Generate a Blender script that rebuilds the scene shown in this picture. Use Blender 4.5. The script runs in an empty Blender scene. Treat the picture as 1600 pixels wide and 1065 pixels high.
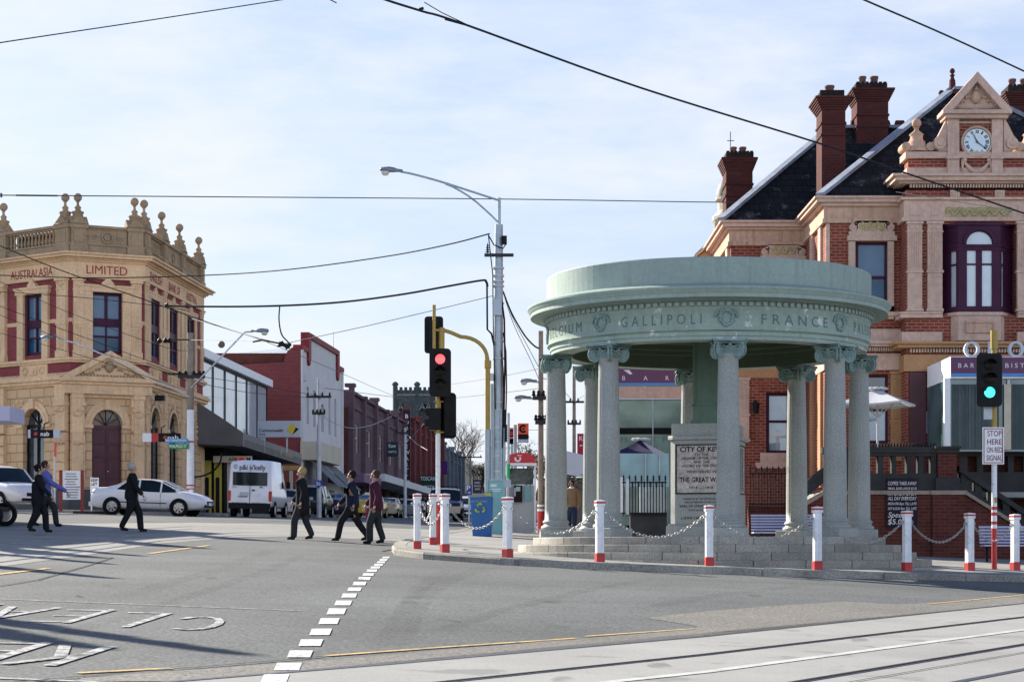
import bpy, math, random
from mathutils import Vector as V, Matrix
random.seed(7)
R = math.radians
SC = bpy.context.scene
COL = SC.collection
F, HX, HY = 3117.0, 800.0, 862.0          # focal length in pixels, vanishing point of the view axis (camera is the origin)

def P(px, py, d):
    """point seen at pixel px,py at depth d metres"""
    return V(((px - HX) * d / F, d, (HY - py) * d / F))
def PX(px, d): return (px - HX) * d / F
def PZ(py, d): return (HY - py) * d / F

def gz(x, y):
    """height of the road: the junction lies on a slope that rises to the back and to the left"""
    zy = -1.40 + .031 * y if y < 75 else .925 + .018 * (y - 75)
    if y > 260: zy = .925 + .018 * 185
    if y < -20: zy = -1.40 - .62
    if x > 14: zx = -.035 * 14
    elif x > -8: zx = -.035 * x
    elif x > -20: zx = .28 + .025 * (-8 - x)
    else: zx = .58
    return zy + zx
def G(px, py, h=0.0):
    """point of the ground (raised by h) under pixel px,py"""
    a, b = 8.0, 400.0
    dx, dz = (px - HX) / F, (HY - py) / F
    prev = a
    y = a
    while y < b:
        if gz(dx * y, y) + h > dz * y: break
        prev = y; y += .25
    lo, hi = prev, y
    for _ in range(30):
        m = (lo + hi) / 2
        if gz(dx * m, m) + h > dz * m: hi = m
        else: lo = m
    y = (lo + hi) / 2
    return V((dx * y, y, gz(dx * y, y) + h))

# ------------------------------------------------------------------ materials
MATS = {}
def _nodes(name):
    m = bpy.data.materials.new(name); m.use_nodes = True
    nt = m.node_tree
    b = nt.nodes['Principled BSDF']
    return m, nt, b
def _mixrgb(nt, fac, a, b, mode='MIX'):
    n = nt.nodes.new('ShaderNodeMix'); n.data_type = 'RGBA'; n.blend_type = mode
    for key, val in ((0, fac), (6, a), (7, b)):
        if hasattr(val, 'is_output'): nt.links.new(val, n.inputs[key])
        elif isinstance(val, (int, float)): n.inputs[key].default_value = val
        else: n.inputs[key].default_value = (*val, 1)
    return n.outputs[2]
def _ramp(nt, src, p0, p1, c0=(0, 0, 0), c1=(1, 1, 1)):
    r = nt.nodes.new('ShaderNodeValToRGB')
    r.color_ramp.elements[0].position = p0; r.color_ramp.elements[1].position = p1
    r.color_ramp.elements[0].color = (*c0, 1); r.color_ramp.elements[1].color = (*c1, 1)
    nt.links.new(src, r.inputs[0]); return r.outputs[0]
def _noise(nt, vec, scale, detail=4, rough=.6):
    n = nt.nodes.new('ShaderNodeTexNoise')
    n.inputs['Scale'].default_value = scale; n.inputs['Detail'].default_value = detail
    n.inputs['Roughness'].default_value = rough
    nt.links.new(vec, n.inputs['Vector']); return n.outputs['Fac']
def _bump(nt, b, src, strength, dist=.02):
    n = nt.nodes.new('ShaderNodeBump'); n.inputs['Strength'].default_value = strength
    n.inputs['Distance'].default_value = dist
    nt.links.new(src, n.inputs['Height']); nt.links.new(n.outputs[0], b.inputs['Normal'])
def mat(name, col, rough=.7, var=.25, scale=2.0, metal=0.0, fine=0.0, fscale=60, bump=0.0, streak=0.0, spec=None, wear=None, wearamt=.5, coat=0.0, wscale=3.5, island=0.0):
    """painted, plastered or stone surface: base colour broken up by soft large noise, fine grain, vertical rain streaks and worn patches"""
    if name in MATS: return MATS[name]
    m, nt, b = _nodes(name)
    tc = nt.nodes.new('ShaderNodeTexCoord'); vec = tc.outputs['Object']
    c = tuple(col)
    out = None
    n1 = _noise(nt, vec, scale)
    f1 = _ramp(nt, n1, .3, .7)
    out = _mixrgb(nt, f1, tuple(v * (1 - var) for v in c), tuple(min(1, v * (1 + var * .6)) for v in c))
    if fine:
        n2 = _noise(nt, vec, fscale, 3, .7)
        f2 = _ramp(nt, n2, .36, .64)
        out = _mixrgb(nt, f2, _mixrgb(nt, 1.0, out, (1 - fine,) * 3, 'MULTIPLY'), _mixrgb(nt, 1.0, out, (1 + fine,) * 3, 'MULTIPLY'))
    if streak:
        mp = nt.nodes.new('ShaderNodeMapping'); mp.inputs['Scale'].default_value = (6, 6, .35)
        nt.links.new(vec, mp.inputs[0])
        f3 = _ramp(nt, _noise(nt, mp.outputs[0], 1.2, 5), .52, .78)
        k = nt.nodes.new('ShaderNodeMath'); k.operation = 'MULTIPLY'; k.inputs[1].default_value = streak
        nt.links.new(f3, k.inputs[0])
        out = _mixrgb(nt, k.outputs[0], out, tuple(v * .35 for v in c))
    if wear:
        f4 = _ramp(nt, _noise(nt, vec, wscale, 8, .7), .62 - .1 * wearamt, .68 - .08 * wearamt)
        out = _mixrgb(nt, f4, out, wear)
    if island:
        ge = nt.nodes.new('ShaderNodeNewGeometry')
        out = _mixrgb(nt, 1.0, out, _ramp(nt, ge.outputs['Random Per Island'], 0, 1, (1 - island,) * 3, (1 + island * .7, 1 + island * .65, 1 + island * .55)), 'MULTIPLY')
    nt.links.new(out, b.inputs['Base Color'])
    b.inputs['Roughness'].default_value = rough; b.inputs['Metallic'].default_value = metal
    if spec is None: spec = .10 if max(col) < .06 else (.18 if rough >= .6 and not metal else .45)
    b.inputs['Specular IOR Level'].default_value = spec
    if coat: b.inputs['Coat Weight'].default_value = coat; b.inputs['Coat Roughness'].default_value = .06
    if bump: _bump(nt, b, _noise(nt, vec, fscale, 4, .7), bump)
    MATS[name] = m; return m
def brick(name, c1, c2, mortar, bw=.23, bh=.076, ms=.010, dark=.35):
    m, nt, b = _nodes(name)
    uv = nt.nodes.new('ShaderNodeUVMap').outputs[0]
    t = nt.nodes.new('ShaderNodeTexBrick')
    nt.links.new(uv, t.inputs['Vector'])
    t.inputs['Color1'].default_value = (*c1, 1); t.inputs['Color2'].default_value = (*c2, 1); t.inputs['Mortar'].default_value = (*mortar, 1)
    t.inputs['Scale'].default_value = 1; t.inputs['Brick Width'].default_value = bw; t.inputs['Row Height'].default_value = bh
    t.inputs['Mortar Size'].default_value = ms; t.inputs['Mortar Smooth'].default_value = .2
    tc = nt.nodes.new('ShaderNodeTexCoord').outputs['Object']
    f = _ramp(nt, _noise(nt, tc, .8, 6), .3, .75)
    o = _mixrgb(nt, f, _mixrgb(nt, 1.0, t.outputs['Color'], (1 - dark,) * 3, 'MULTIPLY'), t.outputs['Color'])
    nt.links.new(o, b.inputs['Base Color']); b.inputs['Roughness'].default_value = .85; b.inputs['Specular IOR Level'].default_value = .12
    _bump(nt, b, t.outputs['Fac'], -.4, .01)
    MATS[name] = m; return m
def glass(name, col=(.02, .025, .03), rough=.04, spec=.8, var=0.0, see=0.0):
    m, nt, b = _nodes(name)
    tc = nt.nodes.new('ShaderNodeTexCoord').outputs['Object']
    f = _ramp(nt, _noise(nt, tc, 1.1, 3), .35, .65)
    o = _mixrgb(nt, f, tuple(v * (1 - var) for v in col), tuple(min(1, v * (1 + var)) for v in col))
    nt.links.new(o, b.inputs['Base Color'])
    b.inputs['Roughness'].default_value = rough; b.inputs['Specular IOR Level'].default_value = spec
    if see: b.inputs['Alpha'].default_value = 1 - see
    _bump(nt, b, _noise(nt, tc, .9, 2), .03, .05)
    MATS[name] = m; return m
def glow(name, col, strength):
    m, nt, b = _nodes(name)
    b.inputs['Base Color'].default_value = (*col, 1)
    b.inputs['Emission Color'].default_value = (*col, 1); b.inputs['Emission Strength'].default_value = strength
    MATS[name] = m; return m

# ------------------------------------------------------------------ mesh builder
def frame(a, b):
    """local frame on a wall running from a to b (as seen from outside, left to right): x along, y into the wall, z up"""
    a, b = V((a[0], a[1], 0)), V((b[0], b[1], 0))
    u = (b - a).normalized()
    n = V((-u.y, u.x, 0))
    return Matrix(((u.x, n.x, 0, a.x), (u.y, n.y, 0, a.y), (0, 0, 1, 0), (0, 0, 0, 1)))
_TXT = {}
def text_geo(s, bold=0.0, spacing=1.0, shear=0.0):
    key = (s, bold, spacing, shear)
    if key in _TXT: return _TXT[key]
    cu = bpy.data.curves.new('lettering_source', 'FONT')
    cu.body = s; cu.size = 1.0; cu.offset = bold; cu.space_character = spacing; cu.shear = shear
    cu.resolution_u = 3; cu.fill_mode = 'FRONT'
    o = bpy.data.objects.new('lettering_source', cu)
    COL.objects.link(o)
    dg = bpy.context.evaluated_depsgraph_get()
    me = bpy.data.meshes.new_from_object(o.evaluated_get(dg))
    vs = [v.co.copy() for v in me.vertices]; fs = [tuple(p.vertices) for p in me.polygons]
    bpy.data.objects.remove(o); bpy.data.curves.remove(cu); bpy.data.meshes.remove(me)
    if vs:
        x0 = min(v.x for v in vs); x1 = max(v.x for v in vs)
    else: x0 = x1 = 0
    _TXT[key] = (vs, fs, x0, x1); return _TXT[key]

class MB:
    def __init__(self, M=None):
        self.v, self.f, self.s, self.mi = [], [], [], []
        self.M = M or Matrix.Identity(4); self.m = 0
    def at(self, M): self.M = M; return self
    def add(self, vs, fs, smooth=False):
        n = len(self.v)
        self.v += [self.M @ V(p) for p in vs]
        for f in fs:
            self.f.append(tuple(n + i for i in f)); self.s.append(smooth); self.mi.append(self.m)
        return self
    def quad(self, a, b, c, d): return self.add([a, b, c, d], [(0, 1, 2, 3)])
    def box(self, x0, x1, y0, y1, z0, z1, taper=0.0):
        t = taper
        return self.add([(x0, y0, z0), (x1, y0, z0), (x1, y1, z0), (x0, y1, z0), (x0 + t, y0 + t, z1), (x1 - t, y0 + t, z1), (x1 - t, y1 - t, z1), (x0 + t, y1 - t, z1)],
                        [(0, 3, 2, 1), (4, 5, 6, 7), (0, 1, 5, 4), (1, 2, 6, 5), (2, 3, 7, 6), (3, 0, 4, 7)])
    def bp(self, x0, x1, y0, y1, d, t):
        """box facing the street: front rectangle given as seen at depth d, thickness t behind it"""
        return self.box(PX(x0, d), PX(x1, d), d, d + t, PZ(y1, d), PZ(y0, d))
    def bar(self, a, b, w, h):
        """square bar from a to b"""
        a, b = V(a), V(b); d = (b - a); L = d.length; d.normalize()
        up = V((0, 0, 1)) if abs(d.z) < .95 else V((0, 1, 0))
        s = d.cross(up).normalized(); u = s.cross(d)
        q = []
        for p in (a, b):
            for i, j in ((-1, -1), (1, -1), (1, 1), (-1, 1)): q.append(p + s * (w / 2 * i) + u * (h / 2 * j))
        return self.add(q, [(0, 1, 2, 3), (7, 6, 5, 4), (0, 4, 5, 1), (1, 5, 6, 2), (2, 6, 7, 3), (3, 7, 4, 0)])
    def tube(self, pts, r, n=8, caps=True, smooth=True):
        pts = [V(p) for p in pts]; k = len(pts)
        rs = r if isinstance(r, (list, tuple)) else [r] * k
        ring = []; ref = None
        vs = []
        for i, p in enumerate(pts):
            d = (pts[min(i + 1, k - 1)] - pts[max(i - 1, 0)])
            if d.length < 1e-9: d = V((0, 0, 1))
            d.normalize()
            if ref is None:
                ref = V((0, 0, 1)) if abs(d.z) < .9 else V((1, 0, 0))
            s = d.cross(ref)
            if s.length < 1e-6: s = d.orthogonal()
            s.normalize(); u = s.cross(d).normalized(); ref = u
            for j in range(n):
                a = 2 * math.pi * j / n
                vs.append(p + (s * math.cos(a) + u * math.sin(a)) * rs[i])
        fs = []
        for i in range(k - 1):
            for j in range(n):
                j2 = (j + 1) % n
                fs.append((i * n + j, i * n + j2, (i + 1) * n + j2, (i + 1) * n + j))
        self.add(vs, fs, smooth)
        if caps:
            self.add([vs[j] for j in range(n)][::-1], [tuple(range(n))])
            self.add([vs[(k - 1) * n + j] for j in range(n)], [tuple(range(n))])
        return self
    def lathe(self, prof, c=(0, 0, 0), n=24, a0=0.0, a1=2 * math.pi, smooth=True, cap=True):
        """profile of (radius, z) turned round the vertical axis through c"""
        full = abs(a1 - a0 - 2 * math.pi) < 1e-6
        m = n if full else n + 1
        vs = []
        for r, z in prof:
            for j in range(m):
                a = a0 + (a1 - a0) * j / n
                vs.append((c[0] + r * math.cos(a), c[1] + r * math.sin(a), c[2] + z))
        fs = []
        for i in range(len(prof) - 1):
            for j in range(n):
                j2 = (j + 1) % m
                fs.append((i * m + j, i * m + j2, (i + 1) * m + j2, (i + 1) * m + j))
        self.add(vs, fs, smooth)
        if full and cap:
            if prof[0][0] > 1e-4: self.add(vs[:m][::-1], [tuple(range(m))])
            if prof[-1][0] > 1e-4: self.add(vs[-m:], [tuple(range(m))])
        return self
    def ball(self, c, r, n=12, sz=1.0):
        k = max(4, n // 2)
        prof = [(max(1e-5, r * math.sin(math.pi * i / k)), -r * sz * math.cos(math.pi * i / k)) for i in range(k + 1)]
        return self.lathe(prof, c, n, cap=False)
    def prism(self, poly, y0, y1):
        """polygon in x,z pushed from y0 to y1"""
        n = len(poly)
        vs = [(x, y0, z) for x, z in poly] + [(x, y1, z) for x, z in poly]
        fs = [tuple(range(n)), tuple(range(2 * n - 1, n - 1, -1))] + [(i, n + i, n + (i + 1) % n, (i + 1) % n) for i in range(n)]
        return self.add(vs, fs)
    def slab(self, poly, z0, z1):
        """polygon in x,y pushed from z0 to z1"""
        n = len(poly)
        vs = [(x, y, z0) for x, y in poly] + [(x, y, z1) for x, y in poly]
        fs = [tuple(range(n - 1, -1, -1)), tuple(range(n, 2 * n))] + [(i, (i + 1) % n, n + (i + 1) % n, n + i) for i in range(n)]
        return self.add(vs, fs)
    def wall(self, x0, x1, z0, z1, holes=(), y=0.0, t=.3, arch=()):
        """wall face in the plane y with rectangular holes (x0,x1,z0,z1), reveals t deep; holes listed in arch get a round head"""
        xs = sorted({x0, x1, *[h[0] for h in holes], *[h[1] for h in holes]})
        zs = sorted({z0, z1, *[h[2] for h in holes], *[h[3] for h in holes]})
        for i in range(len(xs) - 1):
            for j in range(len(zs) - 1):
                cx, cz = (xs[i] + xs[i + 1]) / 2, (zs[j] + zs[j + 1]) / 2
                if any(h[0] < cx < h[1] and h[2] < cz < h[3] for h in holes): continue
                if not (x0 <= cx <= x1 and z0 <= cz <= z1): continue
                self.quad((xs[i], y, zs[j]), (xs[i + 1], y, zs[j]), (xs[i + 1], y, zs[j + 1]), (xs[i], y, zs[j + 1]))
        for k, h in enumerate(holes):
            a, b, c, d = h[:4]
            if k in arch:
                r = (b - a) / 2; cx = (a + b) / 2; zc = d - r; N = 12
                pts = [(cx - r * math.cos(math.pi * i / N), zc + r * math.sin(math.pi * i / N)) for i in range(N + 1)]
                for i in range(N):
                    (ax, az), (bx, bz) = pts[i], pts[i + 1]
                    self.quad((ax, y, az), (bx, y, bz), (bx, y, d), (ax, y, d))
                    self.quad((ax, y, az), (ax, y + t, az), (bx, y + t, bz), (bx, y, bz))
                top = zc
            else:
                top = d
                self.quad((a, y, d), (a, y + t, d), (b, y + t, d), (b, y, d))
            self.quad((a, y, c), (a, y + t, c), (a, y + t, top), (a, y, top))
            self.quad((b, y, c), (b, y, top), (b, y + t, top), (b, y + t, c))
            self.quad((a, y, c), (b, y, c), (b, y + t, c), (a, y + t, c))
        return self
    def archring(self, cx, zc, r0, r1, y0, y1, a0=0.0, a1=180.0, n=16):
        vs = []
        for i in range(n + 1):
            a = R(a0 + (a1 - a0) * i / n); c, s = math.cos(a), math.sin(a)
            vs += [(cx + r0 * c, y0, zc + r0 * s), (cx + r1 * c, y0, zc + r1 * s), (cx + r1 * c, y1, zc + r1 * s), (cx + r0 * c, y1, zc + r0 * s)]
        fs = []
        for i in range(n):
            for j in range(4):
                fs.append((i * 4 + j, i * 4 + (j + 1) % 4, (i + 1) * 4 + (j + 1) % 4, (i + 1) * 4 + j))
        fs += [(0, 3, 2, 1), (n * 4, n * 4 + 1, n * 4 + 2, n * 4 + 3)]
        return self.add(vs, fs)
    def text(self, s, cx, z, size, y=0.0, bold=0.0, fit=None, spacing=1.0, shear=0.0, ext=0.0, align='C', vert=False):
        """letters in the local x,z plane facing -y; z is the baseline, size the cap height"""
        vs, fs, a, b = text_geo(s, bold, spacing, shear)
        if not vs: return self
        k = size / .70; kx = k
        if fit: kx = fit / max(1e-6, b - a)
        off = cx - (a + b) / 2 * kx if align == 'C' else (cx - a * kx if align == 'L' else cx - b * kx)
        q = [(off + p.x * kx, y - ext, z + p.y * k) for p in vs]
        self.add(q, fs)
        return self
    def build(self, name, mats, parent=None, bevel=0.0, auto=False):
        if not isinstance(mats, (list, tuple)): mats = [mats]
        me = bpy.data.meshes.new(name)
        o = bpy.data.objects.new(name, me); COL.objects.link(o)
        W = Matrix.Identity(4)
        if parent is not None:
            o.parent = parent; W = world(parent)
        else:
            xs = [p.x for p in self.v]; ys = [p.y for p in self.v]; zs = [p.z for p in self.v]
            W = Matrix.Translation(((min(xs) + max(xs)) / 2, (min(ys) + max(ys)) / 2, min(zs)))
            o.location = W.translation
        Wi = W.inverted()
        me.from_pydata([Wi @ p for p in self.v], [], self.f)
        for m in mats: me.materials.append(m)
        for i, p in enumerate(me.polygons): p.use_smooth = self.s[i]; p.material_index = self.mi[i]
        uv = me.uv_layers.new(name='UVMap').data
        R3 = W.to_3x3()
        for p in me.polygons:
            n = (R3 @ p.normal)
            if abs(n.z) > .8:
                for li in p.loop_indices:
                    w = W @ me.vertices[me.loops[li].vertex_index].co; uv[li].uv = (w.x, w.y)
            else:
                u = V((-n.y, n.x, 0)).normalized()
                for li in p.loop_indices:
                    w = W @ me.vertices[me.loops[li].vertex_index].co; uv[li].uv = (w.dot(u), w.z)
        me.update()
        if bevel:
            md = o.modifiers.new('edge', 'BEVEL'); md.width = bevel; md.segments = 2; md.limit_method = 'ANGLE'
        return o
def world(o):
    M = o.matrix_basis.copy()
    if o.parent: M = world(o.parent) @ M
    return M
def tag(o, label=None, cat=None, group=None, kind=None):
    if label: o['label'] = label
    if cat: o['category'] = cat
    if group: o['group'] = group
    if kind: o['kind'] = kind
    return o
def thing(name, loc, label, cat, group=None, rz=0.0):
    o = bpy.data.objects.new(name, None); COL.objects.link(o)
    o.location = loc; o.rotation_euler = (0, 0, rz); o.empty_display_size = .2
    return tag(o, label, cat, group)
def kids(o): return [c for c in bpy.data.objects if c.parent == o]
def copy_tree(o, parent=None, loc=None, rz=None, label=None):
    c = o.copy(); COL.objects.link(c)
    if parent is not None: c.parent = parent
    if loc is not None: c.location = loc
    if rz is not None: c.rotation_euler = (0, 0, rz)
    if label: c['label'] = label
    for ch in kids(o): copy_tree(ch, c)
    return c
def drape(poly, h, name, m, side=0.0, parent=None):
    """flat polygon (x,y) laid on the sloping ground h above it, optionally with a vertical edge down"""
    import bmesh
    bm = bmesh.new()
    f = bm.faces.new([bm.verts.new((x, y, 0)) for x, y in poly])
    bmesh.ops.recalc_face_normals(bm, faces=[f])
    if f.normal.z < 0: f.normal_flip()
    bmesh.ops.triangulate(bm, faces=bm.faces[:])
    for co, no in (((-8, 0, 0), (1, 0, 0)), ((-20, 0, 0), (1, 0, 0)), ((14, 0, 0), (1, 0, 0)), ((0, 75, 0), (0, 1, 0)), ((0, 260, 0), (0, 1, 0))):
        bmesh.ops.bisect_plane(bm, geom=bm.verts[:] + bm.edges[:] + bm.faces[:], plane_co=co, plane_no=no)
    for v in bm.verts: v.co.z = gz(v.co.x, v.co.y) + h
    if side:
        ed = [e for e in bm.edges if len(e.link_faces) == 1]
        r = bmesh.ops.extrude_edge_only(bm, edges=ed)
        for v in [g for g in r['geom'] if isinstance(g, bmesh.types.BMVert)]: v.co.z -= side
        bmesh.ops.recalc_face_normals(bm, faces=bm.faces[:])
    me = bpy.data.meshes.new(name); bm.to_mesh(me); bm.free()
    me.materials.append(m)
    o = bpy.data.objects.new(name, me); COL.objects.link(o); o['kind'] = 'structure'
    return o
def slate_mat():
    m = brick('roof_slate', (.016, .016, .019), (.026, .026, .030), (.008, .008, .009), .30, .22, .012, .3)
    nt = m.node_tree; b = nt.nodes['Principled BSDF']; old = b.inputs['Base Color'].links[0].from_socket
    tc = nt.nodes.new('ShaderNodeTexCoord').outputs['Object']
    mp = nt.nodes.new('ShaderNodeMapping'); mp.inputs['Scale'].default_value = (1.6, 1.6, .5); nt.links.new(tc, mp.inputs[0])
    f = _ramp(nt, _noise(nt, mp.outputs[0], 1.0, 9, .8), .545, .66)
    nt.links.new(_mixrgb(nt, f, old, (.11, .11, .11)), b.inputs['Base Color']); b.inputs['Roughness'].default_value = .9; b.inputs['Specular IOR Level'].default_value = .08
    return m
def road_mat(name, col, var):
    """asphalt: coarse stone chips, wheel-polished bands, oil drips and old patches"""
    m, nt, b = _nodes(name)
    vec = nt.nodes.new('ShaderNodeTexCoord').outputs['Object']
    f1 = _ramp(nt, _noise(nt, vec, .28, 5, .6), .3, .7)
    out = _mixrgb(nt, f1, tuple(v * (1 - var) for v in col), tuple(v * (1 + var * .5) for v in col))
    mp = nt.nodes.new('ShaderNodeMapping'); mp.inputs['Scale'].default_value = (.10, 1.1, 1); mp.inputs['Rotation'].default_value = (0, 0, R(-12))
    nt.links.new(vec, mp.inputs[0])
    f2 = _ramp(nt, _noise(nt, mp.outputs[0], 1.0, 4, .55), .42, .72)
    k = nt.nodes.new('ShaderNodeMath'); k.operation = 'MULTIPLY'; k.inputs[1].default_value = .28; nt.links.new(f2, k.inputs[0])
    out = _mixrgb(nt, k.outputs[0], out, tuple(v * .62 for v in col))
    chips = _noise(nt, vec, 26, 3, .85)
    f3 = _ramp(nt, chips, .34, .66)
    out = _mixrgb(nt, f3, _mixrgb(nt, 1.0, out, (.42, .42, .43), 'MULTIPLY'), _mixrgb(nt, 1.0, out, (1.6, 1.6, 1.58), 'MULTIPLY'))
    f4 = _ramp(nt, _noise(nt, vec, 1.7, 7, .75), .66, .74)
    k2 = nt.nodes.new('ShaderNodeMath'); k2.operation = 'MULTIPLY'; k2.inputs[1].default_value = .55; nt.links.new(f4, k2.inputs[0])
    out = _mixrgb(nt, k2.outputs[0], out, tuple(v * .4 for v in col))
    nt.links.new(out, b.inputs['Base Color']); b.inputs['Roughness'].default_value = .88
    b.inputs['Specular IOR Level'].default_value = .15
    _bump(nt, b, chips, .3)
    MATS[name] = m; return m
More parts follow.
